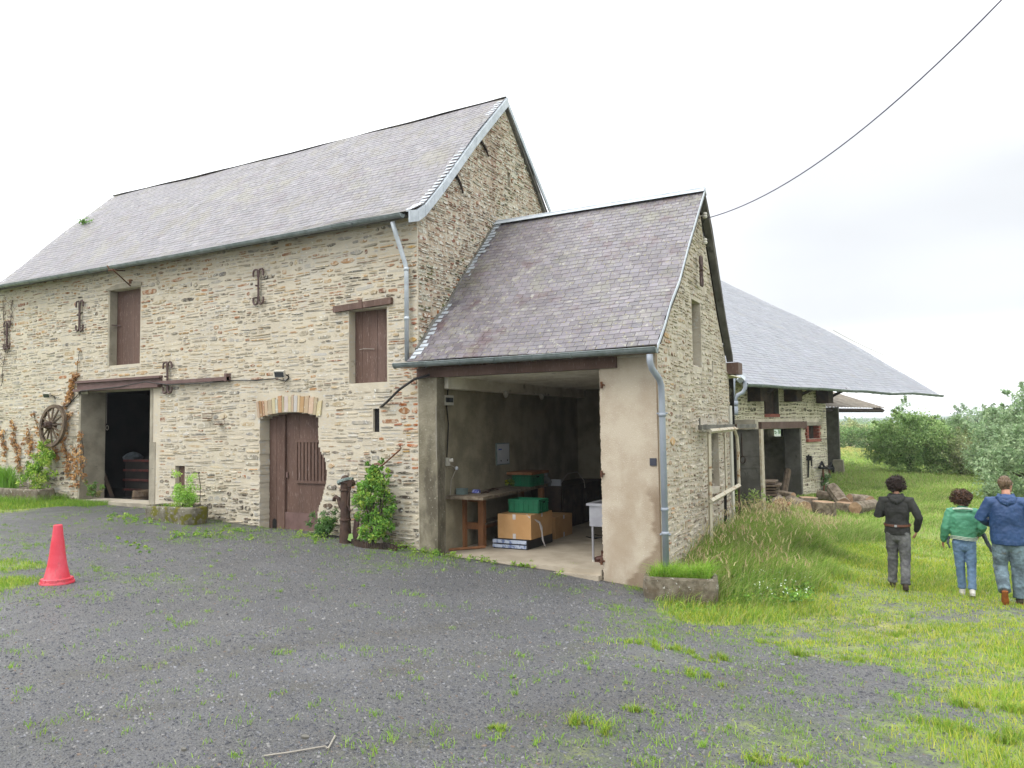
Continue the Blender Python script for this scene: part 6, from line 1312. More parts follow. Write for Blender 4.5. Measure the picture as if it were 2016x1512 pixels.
    for i in (0, 1):
        lo = an[i]+(an[i]-kn[i]).normalized()*g.get('hem', .0)*k
        tb.append(([hip[i]+V3(0,-.015,.0), hip[i].lerp(kn[i],.3), hip[i].lerp(kn[i],.7), kn[i], kn[i].lerp(lo,.35), kn[i].lerp(lo,.75), lo], [(.094*k*bw_,.104*k*bw_),(.088*k*tr_w,.094*k*tr_w),(.080*k*tr_w,.082*k*tr_w),(.070*k*tr_w,.072*k*tr_w),(.068*k*tr_w,.070*k*tr_w),(.062*k*tr_w,.064*k*tr_w),(.066*k*tr_w,.068*k*tr_w)], (1,0,0), (.5,.2)))
    remeshed('trousers', tb, .008, tr[0], t, 1, .022*k, .05)
    # jacket or hoodie
    jk = g['jacket']; hem = jk.get('hem', .93); fl_ = jk.get('flare', 1.); bk_ = jk.get('bulk', 1.); z_ = lambda a: a
    tb = [([V3(0,0,hem), V3(0,0,hem+.05), V3(0,-.005,1.10), V3(0,-.015,1.25), V3(0,-.015,1.36), V3(0,-.01,1.44), V3(0,0,1.49)], [(.186*k*fl_,.140*k*fl_),(.190*k*fl_,.142*k*fl_),(.185*k*bk_*fl_,.135*k*bk_),(.20*k*bk_,.14*k*bk_),(.198*k*bk_,.122*k*bk_),(.145*k*bk_,.092*k),(.085*k,.075*k)], (1,0,0), (.12,.6))]
    for i in (0, 1):
        s2 = sh[i]+V3(0,0,-.012); we = el[i].lerp(wr[i], .93)
        tb.append(([V3(0,0,1.42).lerp(s2,.55), s2, s2.lerp(el[i],.5), el[i], el[i].lerp(wr[i],.45), we], [(.075*k,.085*k),(.078*k*bk_,.085*k*bk_),(.072*k*bk_,.074*k*bk_),(.066*k*bk_,.068*k*bk_),(.058*k*bk_,.060*k*bk_),(.042*k*bk_,.042*k*bk_)]))
    remeshed('jacket', tb, .009, jk['m'], t, 1, .026*k*jk.get('folds', 1.), .10)
    for ex in g.get('extras', []): ex(t, k, V3, hc, sh, el, wr, hip, hd, hs, an)
    # hair
    hr = g['hair']; rng = np.random.default_rng(hr.get('seed', 1)); c = hc+V3(*hr['c']); rx, ry, rz = [x*k for x in hr['r']]
    hf = lambda d: 1+.10*math.sin(3*math.atan2(d[1], d[0])+hr.get('seed',1))+.09*math.sin(5*d[2]+2*d[0]+hr.get('seed',1))+.10*max(0, -d[2])
    if hr['kind'] == 'curly':
        tb = []; n = hr.get('n', 110)
        tb.append(([c-Vector((0,0,rz*.35)), c+Vector((0,0,rz*.3))], [(rx*.82,ry*.82),(rx*.78,ry*.78)], (1,0,0)))
        for j in range(n):
            d = rng.normal(size=3); d /= np.linalg.norm(d)
            if d[1] > .45 and d[2] < .35: continue
            m_f = hf(d)*rng.uniform(.80,1.06); q_ = Vector((c.x+d[0]*rx*m_f, c.y+d[1]*ry*m_f, c.z+d[2]*rz*m_f)); e = Vector(rng.normal(size=3)).normalized()*.016*k
            tb.append(([q_-e, q_, q_+e], [.013*k,.019*k,.012*k]))
        h_ = remeshed('hair', tb, .0055, hr['m'], t, 0, .02*k, .018)
        mb = MB()
        for j in range(760):
            d = rng.normal(size=3); d /= np.linalg.norm(d)
            if d[1] > .5 and d[2] < .3: continue
            b = np.array(c)+d*np.array([rx,ry,rz])*.95*hf(d); a1 = rng.uniform(0, 6.28); e1_ = np.cross(d, rng.normal(size=3)); e1_ /= np.linalg.norm(e1_); e2_ = np.cross(d, e1_); rr_ = rng.uniform(.006,.012)*k
            mb.tube([b+d*.009*u_*k+(e1_*math.cos(u_*1.4+a1)+e2_*math.sin(u_*1.4+a1))*rr_ for u_ in range(5)], .0022*k, 3, caps=False)
        mb.build('curl_strands', hr['m'], h_)
    else:
        tb = [([c-Vector((0,0,rz*.62)), c-Vector((0,0,rz*.1)), c+Vector((0,0,rz*.42))], [(rx*.86,ry*.80),(rx,ry),(rx*.82,ry*.85)], tuple(hs))]
        for j in range(26):
            d = rng.normal(size=3); d[1] = -abs(d[1]); d /= np.linalg.norm(d); q_ = Vector((c.x+d[0]*rx*.92, c.y+d[1]*ry*.92, c.z+abs(d[2])*rz*.8)); tb.append(([q_, q_+Vector((0,0,-.05*k))], [.016*k,.010*k]))
        remeshed('hair', tb, .006, hr['m'], t, 1, .010*k, .02)
    # shoes
    for i in (0, 1):
        pit_ = g.get('foot', (0,0))[i]; Rm = RX(pit_); a = an[i]; f = lambda x, y, z: a+Rm @ V3(x, y, z)
        m_, sm = g['shoes'][0], g['shoes'][1]
        tb = [([f(0,-.035,-.055), f(0,.02,-.055), f(0,.10,-.06), f(0,.165,-.068)], [(.038*k,.036*k),(.040*k,.036*k),(.046*k,.030*k),(.038*k,.022*k)], (1,0,0)), ([f(0,-.01,-.05), f(0,-.012,g['shoes'][2])], [(.044*k,.050*k),(.046*k,.052*k)], (1,0,0))]
        o1 = remeshed('shoe', tb, .007, m_, t, 1)
        tb = [([f(0,-.050,-.088), f(0,.02,-.088), f(0,.11,-.090), f(0,.185,-.088)], [(.040*k,.012*k),(.038*k,.011*k),(.048*k,.011*k),(.036*k,.010*k)], (1,0,0))]
        remeshed('sole', tb, .006, sm, o1, 0)
    t.location = pos; t.rotation_euler = (0, 0, rot); ORG[t.name] = np.array(pos)
    return t
def hood(m_, dz=0., w=1.):
    def f(t, k, V3, hc, sh, el, wr, hip, hd, hs, an):
        tb = [([V3(-.085*w,.03,1.50+dz), V3(-.10*w,-.05,1.475+dz), V3(-.05*w,-.105,1.43+dz), V3(0,-.125,1.405+dz), V3(.05*w,-.105,1.43+dz), V3(.10*w,-.05,1.475+dz), V3(.085*w,.03,1.50+dz)], [.034*k,.040*k,.046*k,.050*k,.046*k,.040*k,.034*k]), ([V3(-.05*w,-.085,1.47+dz), V3(0,-.10,1.455+dz), V3(.05*w,-.085,1.47+dz)], [.042*k,.05*k,.042*k])]
        remeshed('hood', tb, .008, m_, t, 2, .022*k, .045)
    return f
def belt(t, k, V3, hc, sh, el, wr, hip, hd, hs, an):
    mb = MB(); pts = [V3(.194*math.cos(a), .146*math.sin(a), 1.03+.008*math.sin(a)) for a in np.linspace(0, 2*math.pi, 33)[:-1]]
    for dz in (-.012, .0, .012): mb.tube([p+Vector((0,0,dz)) for p in pts], .007, 5, closed=True)
    b_ = mb.build('belt', 'belt', t); mb = MB(); c = V3(-.02,-.152,1.022); mb.box(tuple(c), (.035,.012,.035)); mb.build('buckle', 'steel_sink', b_)
def stripes(zs, rx, ry, z0, m_, name):
    def f(t, k, V3, hc, sh, el, wr, hip, hd, hs, an):
        mb = MB()
        for dz in zs:
            pts = [V3(rx*math.cos(a), ry*math.sin(a)-.01, z0+dz+.012*math.sin(2*a)) for a in np.linspace(0, 2*math.pi, 41)[:-1]]; mb.tube(pts, .006, 5, closed=True)
        mb.build(name, m_, t)
    return f
def collar(m1, m2):
    def f(t, k, V3, hc, sh, el, wr, hip, hd, hs, an):
        tb = [([V3(-.15,-.035,1.455), V3(-.10,-.085,1.475), V3(0,-.105,1.485), V3(.10,-.085,1.475), V3(.15,-.035,1.455)], [(.020*k,.030*k)]*5, (0,0,1))]
        c_ = remeshed('collar', tb, .007, m1, t, 1)
        mb = MB(); mb.tube([V3(-.165,-.05,1.445), V3(-.11,-.115,1.455), V3(0,-.145,1.458), V3(.11,-.115,1.455), V3(.165,-.05,1.445)], .009, 6); mb.build('stripe', m2, c_)
    return f
def cloth_over(name, m_, pts, r):
    def f(t, k, V3, hc, sh, el, wr, hip, hd, hs, an):
        remeshed(name, [([V3(*p) for p in pts], [(a*k,b*k) for a, b in r], (0,1,0))], .009, m_, t, 2, .03*k, .05)
    return f
PP = [(1773,1165), (1903,1176), (1988,1192)]
def place(px, py): g = onG(px, py); return g
p1 = place(1772,1160); h1 = (float((p1-CAM)@FW))*(1163-947)/FPX
person('person with curly dark hair in a charcoal hoodie and grey jeans walking away', tuple(p1+np.array([0,0,.0])), math.radians(0), h1, dict(
    knee=[(-.085,.07,.50),(.095,-.02,.49)], ankle=[(-.105,.10,.10),(.085,-.17,.115)], elbow=[(-.275,-.03,1.17),(.31,-.03,1.15)], wrist=[(-.17,.22,1.20),(.265,.13,.92)], foot=(0,-.35), shoes=('boot_brown','wood_dark',.03),
    trousers=('jeans_grey',1.10), jacket=dict(m='hoodie_dark', hem=.88, flare=1.0, bulk=.93), hair=dict(kind='curly', c=(0,-.012,.035), r=(.125,.125,.115), m='hair_curly', seed=2), extras=[hood('hoodie_dark'), belt]))
p2 = place(1903,1174); h2 = (float((p2-CAM)@FW))*(1178-973)/FPX
person('person with curly brown hair in a green jacket with striped hem and pale jeans', tuple(p2), math.radians(3), h2, dict(
    knee=[(-.07,.02,.50),(.09,-.03,.49)], ankle=[(-.05,.08,.10),(.075,-.12,.12)], elbow=[(-.265,-.03,1.14),(.27,-.05,1.17)], wrist=[(-.30,.07,.90),(.24,.17,1.02)], foot=(0,-.45), shoes=('shoe_white','shoe_white',.0), hem=-.03,
    thigh=.84, trousers=('jeans_blue',1.0), shoulder=.175, head_turn=0., jacket=dict(m='jacket_green', hem=.98, flare=1.04, bulk=1.12, folds=1.3), hair=dict(kind='curly', c=(0,-.02,.02), r=(.148,.13,.12), m='hair_curly_light', seed=5, n=130),
    extras=[collar('knit_white','jacket_green'), stripes((-.022,.0,.022), .196, .152, .985, 'knit_white', 'hem_stripe'), cloth_over('carried_coat', 'grey_cloth', [(.27,.10,1.08),(.32,.08,.98),(.36,.06,.86),(.42,.05,.74)], [(.05,.03),(.06,.035),(.06,.03),(.04,.02)]), cloth_over('carried_scarf', 'grey_cloth', [(-.22,.03,.98),(-.24,.0,.88),(-.21,-.02,.80)], [(.03,.02),(.035,.02),(.02,.015)])]))
p3 = place(1992,1190); h3 = (float((p3-CAM)@FW))*(1192-943)/FPX
person('person with short light brown hair in a blue jacket and muddy worn jeans', tuple(p3), math.radians(-2), h3, dict(
    knee=[(-.11,.03,.51),(.10,.05,.50)], ankle=[(-.085,-.20,.22),(.10,.04,.10)], elbow=[(-.325,-.02,1.18),(.33,-.02,1.18)], wrist=[(-.20,.20,1.08),(.22,.20,1.08)], foot=(-1.15,0), shoes=('boot_brown','sole_orange',.05), head_turn=.8, nod=.055, build=1.05, shoulder=.20,
    trousers=('jeans_worn',1.24), jacket=dict(m='jacket_blue', hem=.83, flare=1.12, bulk=1.08, folds=1.0), hair=dict(kind='short', c=(-.008,-.026,.038), r=(.083,.090,.090), m='hair_short', seed=3), extras=[hood('jacket_blue', .0, .9)]))
# ------------------------------------------------------------------ grass, weeds and loose slate chips
def blades(name, P, h, wdt, C, lean=.35, seed=1, m='grass_blade', parent=None, curve=.5, org=(0,0,0), dirn=None):
    rng = np.random.default_rng(seed); n = len(P); P = np.asarray(P, float); h = np.asarray(h)[:, None]; wdt = np.asarray(wdt)[:, None]
    a = rng.uniform(0, 2*np.pi, n); b = rng.uniform(0, 2*np.pi, n)
    if dirn is not None: a = dirn+rng.normal(0, 1.0, n)
    d = np.c_[np.cos(a), np.sin(a), np.zeros(n)]; s = np.c_[np.cos(b), np.sin(b), np.zeros(n)]
    ln = rng.uniform(.1, 1., n)[:, None]*lean; up_ = np.array([0, 0, 1.])
    m1 = P+(up_*.55+d*ln*.35)*h; t = P+(up_*(1-.35*ln*curve)+d*ln*(1+curve*.6))*h
    V = np.stack([P-s*wdt*.5, P+s*wdt*.5, m1+s*wdt*.38, m1-s*wdt*.38, t], 1).reshape(-1, 3)
    i = np.arange(n)[:, None]*5
    F_ = np.concatenate([i+np.array([0,1,2]), i+np.array([0,2,3]), i+np.array([3,2,4])], 0)
    Cc = np.concatenate([C, C, C], 0)
    return fast(name, V, F_, Cc, m, parent, org)
def pick(rng, n, pal, var=.2):
    pal = np.array(pal, float); return pal[rng.integers(0, len(pal), n)]*rng.uniform(1-var, 1+var, (n, 1))
LAWN = [(.17,.23,.035), (.13,.20,.03), (.22,.25,.045), (.10,.17,.028), (.25,.25,.06)]
FIELD = [(.19,.27,.07), (.23,.29,.09), (.16,.24,.06), (.25,.28,.11), (.27,.27,.13)]
def infoot(x, y):
    o = np.zeros(len(x), bool)
    for (a, b, c, d) in ((-20.8,-7.5,-.02,6.8), (-7.6,-3.33,-.12,6.6)): o |= (x > a) & (x < b) & (y > c) & (y < d)
    r = np.c_[x, y]-PW[:2]; u = r@EV[:2]; n_ = r@NV[:2]; o |= (u < 0) & (u > -7.3) & (n_ < .02) & (n_ > -8)
    return o
def inview(x, y, z, mrg=60):
    d = np.c_[x, y, z]-CAM; zz = d@FW; px = 1008+FPX*(d@RT)/zz; py = 756-FPX*(d@UP)/zz
    return (zz > 1) & (px > -mrg) & (px < 2016+mrg) & (py < 1512+mrg*3), zz
def scatter(n, box, rng, dens):
    x = rng.uniform(box[0], box[1], n); y = rng.uniform(box[2], box[3], n); z = gz(x, y); ok, zz = inview(x, y, z, 650); ok &= ~infoot(x, y)
    ok &= rng.random(n) < dens(zz); return x[ok], y[ok], z[ok], zz[ok]
rng = np.random.default_rng(11)
def lump(x, y, f, ph): return .5+.25*np.sin(x*f+ph)*np.cos(y*f*1.1-ph)+.25*np.sin(x*f*2.3-y*f*1.7+ph*2)
AX = (-22, 10, -9.5, 9)
# short turf, thin on the trodden gravel
x, y, z, zz = scatter(1900000, AX, rng, lambda d: np.clip(1.4-d/22, .3, 1))
gw, gh = gmask(x, y); pt = lump(x, y, 3.1, 1.)*.35+lump(x, y, 8.7, 2.)*.35+lump(x, y, 23., 3.)*.3; pr = np.clip((gw+(pt-.5)*1.5-.40)*1.5, 0, 1)*np.clip(gw*1.8, .1, 1)
k = rng.random(len(x)) < pr*.54; x, y, z, gh, zz, gw = x[k], y[k], z[k], gh[k], zz[k], gw[k]
hh_ = np.clip(gh, .02, .09)*rng.uniform(.4, 1.3, len(x))*(.5+.7*np.clip(gw,0,1))+.006; C = pick(rng, len(x), LAWN); yl = (x > -3.6)[:, None]; C = np.where(yl, C*np.array([1.26,1.17,1.05]), C*np.array([.95,1.05,1.]))
print('turf', len(x)); o = blades('short_grass', np.c_[x, y, z-.004], hh_, .0035+.0016*zz*.35, C, .7, 1); tag(o, 'short yellow-green turf thinning out over the gravel', 'grass', kind='stuff')
# scattered seedlings and tufts on the gravel
cx = rng.uniform(-16, 5, 9000); cy = rng.uniform(-8, 1, 9000); ok, zz = inview(cx, cy, gz(cx, cy), 40); gw, _ = gmask(cx, cy)
k = ok & ~infoot(cx, cy) & (rng.random(9000) < np.clip(gw*2.4+.02, 0, .95)); cx, cy = cx[k], cy[k]
nb = rng.integers(5, 22, len(cx)); idx = np.repeat(np.arange(len(cx)), nb); sp = rng.uniform(.012, .075, len(cx))[idx]
x = cx[idx]+rng.normal(0, 1, len(idx))*sp; y = cy[idx]+rng.normal(0, 1, len(idx))*sp; s_ = rng.uniform(.5, 1.3, len(cx))[idx]
o = blades('weed_tufts', np.c_[x, y, gz(x, y)-.003], rng.uniform(.02, .055, len(x))*s_, np.full(len(x), .006), pick(rng, len(x), [(.13,.22,.03),(.16,.25,.04),(.10,.19,.03),(.19,.25,.06)]), 1.1, 2); tag(o, 'small green weed tufts sprinkled over the gravel yard', 'weeds', kind='stuff')
# bigger tussocks that read on their own
TU = [((1325,1278),.26,.08),((1262,1268),.22,.075),((1385,1300),.13,.05),((1360,1328),.24,.07),((1160,1432),.16,.10),((1250,1400),.10,.07),((1425,1298),.12,.09),((1570,1290),.18,.09),((1960,1455),.24,.12),((1850,1430),.2,.08),((1670,1300),.16,.07),((2000,1400),.2,.12),((1890,1390),.16,.10),((1480,1495),.13,.06),((1130,1120),.09,.10),((1048,1110),.08,.07),((1500,1265),.18,.06),((1760,1250),.22,.07),((1560,1500),.12,.05),((985,1440),.12,.05)]
for i, ((px, py), r, h) in enumerate(TU[:0]): pass
P_, H_ = [], []
for (px, py), r, h in TU:
    g = onG(px, py); n = int(1500*r); a = rng.uniform(0, 6.28, n); nc = 7; cx_ = rng.normal(0, r*.45, nc); cy_ = rng.normal(0, r*.35, nc); ci = rng.integers(0, nc, n); q = np.abs(rng.normal(0, r*.16, n)); xx = g[0]+cx_[ci]+q*np.cos(a); yy = g[1]+cy_[ci]+q*np.sin(a); P_.append(np.c_[xx, yy, gz(xx, yy)-.005]); H_.append(rng.uniform(.35, 1.15, n)*h*rng.uniform(.6,1.2,nc)[ci])
P_ = np.concatenate(P_); H_ = np.concatenate(H_); o = blades('grass_tussocks', P_, H_, np.full(len(P_), .006), pick(rng, len(P_), LAWN+[(.15,.25,.04)]), .9, 3); tag(o, 'bright green tussocks of grass growing through the gravel', 'grass', kind='stuff')
# tall grass: along the gable, log store and field
x, y, z, zz = scatter(620000, (-5.0, 8, -2.5, 22), rng, lambda d: np.clip(1.5-d/30, .25, 1))
gw, gh = gmask(x, y); k = (gh > .07) & (rng.random(len(x)) < np.clip(gh*2.6, .05, .55)*gw); x, y, z, gh, zz = x[k], y[k], z[k], gh[k], zz[k]
C = pick(rng, len(x), [(.12,.20,.035),(.16,.23,.05),(.20,.24,.07),(.10,.17,.03),(.26,.24,.12)]); lum_ = lump(x, y, 1.4, .5)[:, None]; C = C*(.8+.4*lum_)
print('tall', len(x)); o = blades('tall_grass', np.c_[x, y, z-.01], gh*rng.uniform(.45, 1.15, len(x))*1.0+.02, .0045+.0007*zz, C, .75, 4, curve=.8, dirn=.2); tag(o, 'tall wind-bent grass along the shed gable and log store', 'grass', kind='stuff')
# seed heads over the tallest part
k = (gh > .33) & (rng.random(len(x)) < .10) & (x > -3.4); xs, ys, zs, hs_ = x[k], y[k], z[k], gh[k]*rng.uniform(.95, 1.35, k.sum()); n = len(xs); a = rng.normal(.2, .9, n)
tp = np.c_[xs+np.cos(a)*hs_*.35, ys+np.sin(a)*hs_*.35, zs+hs_*.95]; o = blades('seed_stalks', np.c_[xs, ys, zs], hs_, np.full(n, .003), pick(rng, n, [(.20,.19,.08),(.23,.21,.10)]), .35, 5, dirn=.2, curve=.3); tag(o, 'tan flowering stalks standing above the tall grass', 'grass stalks', kind='stuff')
o = blades('seed_heads', tp-np.array([0,0,.05]), rng.uniform(.07,.13,n), np.full(n, .016), pick(rng, n, [(.30,.23,.15),(.34,.28,.18),(.30,.22,.15)]), 1.3, 6); tag(o, 'drooping tan seed heads of the tall grass by the gable', 'seed heads', kind='stuff')
# field
xx = rng.uniform(-14, 26, 900000); yy = 7+rng.random(900000)**1.5*80; z = gz(xx, yy); ok, zz = inview(xx, yy, z, 500); ok &= ~infoot(xx, yy); k = ok & (rng.random(len(xx)) < .45)
x, y, z, zz = xx[k], yy[k], z[k], zz[k]; gw, gh = gmask(x, y); k = rng.random(len(x)) < np.clip(26/zz, .1, 1); x, y, z, zz, gh = x[k], y[k], z[k], zz[k], gh[k]
dry = np.clip((y-42)/14, 0, 1)[:, None]*.75; C = pick(rng, len(x), FIELD)*(1-dry)+pick(rng, len(x), [(.36,.29,.13),(.30,.28,.11),(.33,.24,.12)])*dry
lm = lump(x, y, .5, .3)[:, None]; C = C*(.82+.36*lm); print('field', len(x))
o = blades('field_grass', np.c_[x, y, z-.02], np.clip(gh, .12, .3)*rng.uniform(.5, 1.2, len(x)), .004+.0011*zz, C, .7, 7); tag(o, 'pale green meadow grass beyond the log store', 'grass', kind='stuff')
# left verge along the facade
x = rng.uniform(-22, -16.0, 26000); y = -rng.random(26000)**1.4*2.1; e = (x+22)/6; k = (y > -(2.1-1.5*e)) & ~infoot(x, y); x, y = x[k], y[k]
o = blades('verge_grass', np.c_[x, y, gz(x, y)-.01], rng.uniform(.08, .30, len(x))*(1-.5*(x > -17.5)), np.full(len(x), .008), pick(rng, len(x), [(.14,.24,.03),(.11,.20,.03),(.19,.26,.05),(.08,.15,.02)]), .7, 8); tag(o, 'long bright grass along the left foot of the barn wall', 'grass', kind='stuff')
# white clover flowers by the grass
k_ = 60; a = [onG(rng.uniform(1480,1600), rng.uniform(1140,1190)) for _ in range(k_)]; cl = [(p[0],p[1],p[2]+rng.uniform(.08,.20),.012) for p in a]; o = leafcloud('white_flowers', cl, 4, .016, [(.65,.66,.58),(.55,.58,.5)], seed=5); tag(o, 'small white flowers in the tall grass right of the trough', 'flowers', kind='stuff')
a = [onG(rng.uniform(1440,1600), rng.uniform(1130,1195)) for _ in range(200)]; o = leafcloud('broad_leaved_weeds', [(p[0],p[1],p[2]+.08,.09) for p in a], 14, .035, YGR+GRN, seed=6); tag(o, 'broad-leaved green weeds under the white flowers', 'weeds', kind='stuff')
# creeping weeds at the foot of the walls
W_ = []
for (x0, y0, x1, y1, n, h) in ((590,1062,655,1068,16,.10),(200,1015,320,1030,26,.05),(330,1055,480,1050,30,.06),(760,1080,850,1092,20,.09),(850,1088,980,1104,26,.07),(1000,1105,1120,1125,10,.05),(230,1060,300,1090,10,.03),(1330,1200,1400,1215,10,.08),(440,1040,500,1060,10,.05),(290,1290,330,1310,0,.03)):
    for _ in range(n): t_ = rng.random(); g = onG(x0+(x1-x0)*t_, y0+(y1-y0)*t_+rng.normal(0,4)); 
    for _ in range(n):
        t_ = rng.random(); g = onG(x0+(x1-x0)*t_, y0+(y1-y0)*t_+rng.normal(0,5)); W_.append((g[0], min(g[1], -.06) if g[0] < -3.4 else g[1], g[2]+h*.35, h*.9))
o = leafcloud('creeping_weeds', W_, 22, .026, YGR, seed=8, flat=.3); tag(o, 'low leafy weeds creeping along the foot of the walls', 'weeds', kind='stuff')
# loose slate chips
n = 290000; r_ = 2.2+rng.random(n)**1.5*13; ang = rng.uniform(-.95, .55, n)+YAW*0; th = math.pi/2+YAW; a = th+rng.uniform(-.95, .95, n); x = np.cos(a)*r_; y = CAM_Y+np.sin(a)*r_; z = gz(x, y)
ok, zz = inview(x, y, z, 600); gw, _ = gmask(x, y); ok &= ~infoot(x, y) & (rng.random(n) < 1.05-gw*.9); x, y, z, zz = x[ok], y[ok], z[ok], zz[ok]; n = len(x); print('chips', n)
s = rng.lognormal(-5.3, .48, n)*(.8+.05*zz); s = np.clip(s, .003, .017)
ca = rng.uniform(0, 6.28, n); t1, t2 = rng.normal(0, .30, n), rng.normal(0, .30, n)
ring = []
for k in range(4):
    q = ca+k*math.pi/2+rng.uniform(-.5, .5, n); rr_ = s*rng.uniform(.6, 1.25, n); dx, dy = np.cos(q)*rr_, np.sin(q)*rr_*.8; ring.append((dx, dy, s*.28+dx*t1+dy*t2))
top = [np.c_[x+dx, y+dy, z+dz+.001] for dx, dy, dz in ring]; bot = [np.c_[x+dx*1.15, y+dy*1.15, z-.004+0*dz] for dx, dy, dz in ring]
V = np.stack(top+bot, 1).reshape(-1, 3); i = np.arange(n)[:, None]*8
F_ = np.concatenate([i+np.array(q) for q in ([0,1,2,3],[0,4,5,1],[1,5,6,2],[2,6,7,3],[3,7,4,0])], 0)
c = pick(rng, n, [(.085,.088,.098),(.12,.122,.13),(.16,.162,.168),(.06,.062,.07),(.20,.195,.185),(.105,.105,.11)], .2); c = c*(.80+.42*lump(x, y, .9, .4))[:, None]; keep_ = rng.random(n); c[rng.random(n) < .03] = (.17,.13,.10); c[rng.random(n) < .003] = (.22,.21,.20)
o = fast('gravel', V, F_, np.concatenate([c]*5, 0), 'chips'); tag(o, 'loose grey slate chippings covering the yard', 'gravel', kind='stuff')
# a dry straw and a few flat stones
mb = MB(); q = [onG(*p) for p in ((520,1492),(570,1485),(640,1473),(646,1478),(660,1452))]; mb.tube([p+np.array([0,0,.012]) for p in q], .005, 5); tag(mb.build('straw', 'cable_white', None, org=tuple(q[0])), 'bent dry straw lying on the gravel in front', 'straw'); MATS['cable_white']
for i, (px, py, s) in enumerate(((601,1453,.030),(75,1262,.02),(1300,1302,.03),(1540,1310,.03),(362,1478,.02))):
    g = onG(px, py); mb = MB(); R = random.Random(i); mb.prism([(g[0]+s*math.cos(a)*R.uniform(.7,1.2), g[1]+s*.7*math.sin(a)*R.uniform(.7,1.2), g[2]) for a in np.linspace(0,5.5,7)], (0,0,.014)); o = mb.build('flat_stone', 'slate_far' if i % 2 else 'concrete_dark', None, org=tuple(g)); 
    at = o.data.color_attributes.get('Col') or o.data.color_attributes.new('Col','FLOAT_COLOR','CORNER'); at.data.foreach_set('color', np.ones(len(o.data.loops)*4, np.float32))
    tag(o, ('flat dark slate piece near the bent straw','little dark slate piece on the left of the yard','pale flat stone right of the middle tussocks','flat stone at the edge of the puddled rut','little dark slate piece at the lower left of the yard')[i], 'stone', 'flat stones lying in the yard')

# ------------------------------------------------------------------ plants at the wall
def plant(name, label, cat, base, clumps, n, size, pal, stems=None, group=None, seed=1, flat=0., aspect=1.6, crown='foliage', m='leaf'):
    t = thing(name, label, cat, base, group); leafcloud(crown, clumps, n, size, pal, parent=t, seed=seed, flat=flat, aspect=aspect, m=m)
    if stems:
        mb = MB()
        for pts, r in stems: mb.tube(pts, r, 6)
        mb.build('stem', 'bark', t)
    return t
R = random.Random(21); b = onY(735, 1066, -.36); bz = g1(b[0], -.3); cl = []
for _ in range(150):
    u = R.random(); zz_ = .12+u*1.22; w_ = .40*math.sin(math.pi*min(1, (u*.86+.16)))**.7; a = R.uniform(0, 6.28); q = w_*math.sqrt(R.random()); cl.append((b[0]+.02+q*math.cos(a), -.36+q*.62*math.sin(a), bz+zz_, .085))
for (dx, z0, z1) in ((-.14,1.2,1.42),(.17,1.2,1.46),(.30,1.1,1.30),(-.33,.9,1.05)):
    for k in range(3): cl.append((b[0]+dx, -.34, bz+z0+(z1-z0)*k/2, .05))
st = [([(b[0],-.36,bz),(b[0]+dx*.5,-.36,bz+.4),(b[0]+dx,-.36+R.uniform(-.1,.1),bz+zt)], .010) for dx, zt in ((-.2,.9),(.0,1.1),(.18,1.2),(-.1,1.25),(.26,.9))]
plant('leafy_shrub', 'leafy bright green currant-like shrub in the log-roll bed by the pump', 'shrub', (b[0],-.36,bz), cl, 36, .045, [(.10,.20,.030),(.07,.155,.022),(.14,.25,.04),(.05,.11,.018),(.22,.28,.05)], st, seed=3, aspect=1.25)
b = onY(637, 1050, -.30); bz = g1(b[0],-.35); cl = [(b[0]+R.gauss(0,.14), -.30+R.gauss(0,.07), bz+abs(R.gauss(0,.17))+.05, .07) for _ in range(40)]
plant('feathery_bush', 'low dark feathery bush between the arched door and pump', 'bush', (b[0],-.3,bz), cl, 44, .026, [(.06,.12,.035),(.09,.16,.04),(.05,.10,.03)], None, seed=4, aspect=3.2)
b = onY(700, 1050, -.35); bz = g1(b[0],-.4); mb = MB()
for a, rl in ((2.4,.18),(.5,.17),(3.6,.12)):
    c_ = (b[0]+.0+math.cos(a)*rl*.6+.02, -.42, bz+.11+.02*math.sin(a)); mb.add([(c_[0]-math.cos(a)*rl*.6,c_[1],bz+.02), (c_[0]-.05*math.sin(a),c_[1]-.03,c_[2]-.05), (c_[0]+math.cos(a)*rl*.5,c_[1]-.02,c_[2]+.04), (c_[0]+.05*math.sin(a),c_[1]+.02,c_[2]+.06)], [(0,1,2,3)], 0, (.20,.30,.09))
tag(mb.build('broad_leaf_plant', 'leaf', None, org=(b[0],-.42,bz)), 'seedling with big pale round leaves beside the log-roll edging', 'plant')
c_ = T2; cl = [(c_[0]+.18+R.gauss(0,.17), c_[1]+R.gauss(0,.07), c_[2]+.36+abs(R.gauss(0,.22)), .075) for _ in range(50)]; cl += [(c_[0]+.40+R.gauss(0,.08), c_[1], c_[2]+.36+R.random()*.15, .05) for _ in range(10)]
plant('feathery_plant', 'pale green feathery plant growing in the mossy trough', 'plant', (c_[0],c_[1],c_[2]+.25), cl, 46, .022, [(.20,.32,.06),(.16,.28,.05),(.26,.36,.08)], [([(c_[0]+.18,c_[1],c_[2]+.25),(c_[0]+.2,c_[1],c_[2]+.6)],.012), ([(c_[0]+.55,c_[1]+.1,c_[2]+.2),(c_[0]+.56,c_[1]+.1,c_[2]+.7),(c_[0]+.50,c_[1]+.1,c_[2]+.95)],.007)], seed=6, aspect=2.8)
o = leafcloud('trough_weeds', [(c_[0]+R.uniform(-.5,.55), c_[1]+R.uniform(-.15,.15), c_[2]+.27, .07) for _ in range(22)], 20, .03, YGR, seed=7, org=tuple(c_)); tag(o, 'low leafy weeds filling the mossy trough', 'weeds', kind='stuff')
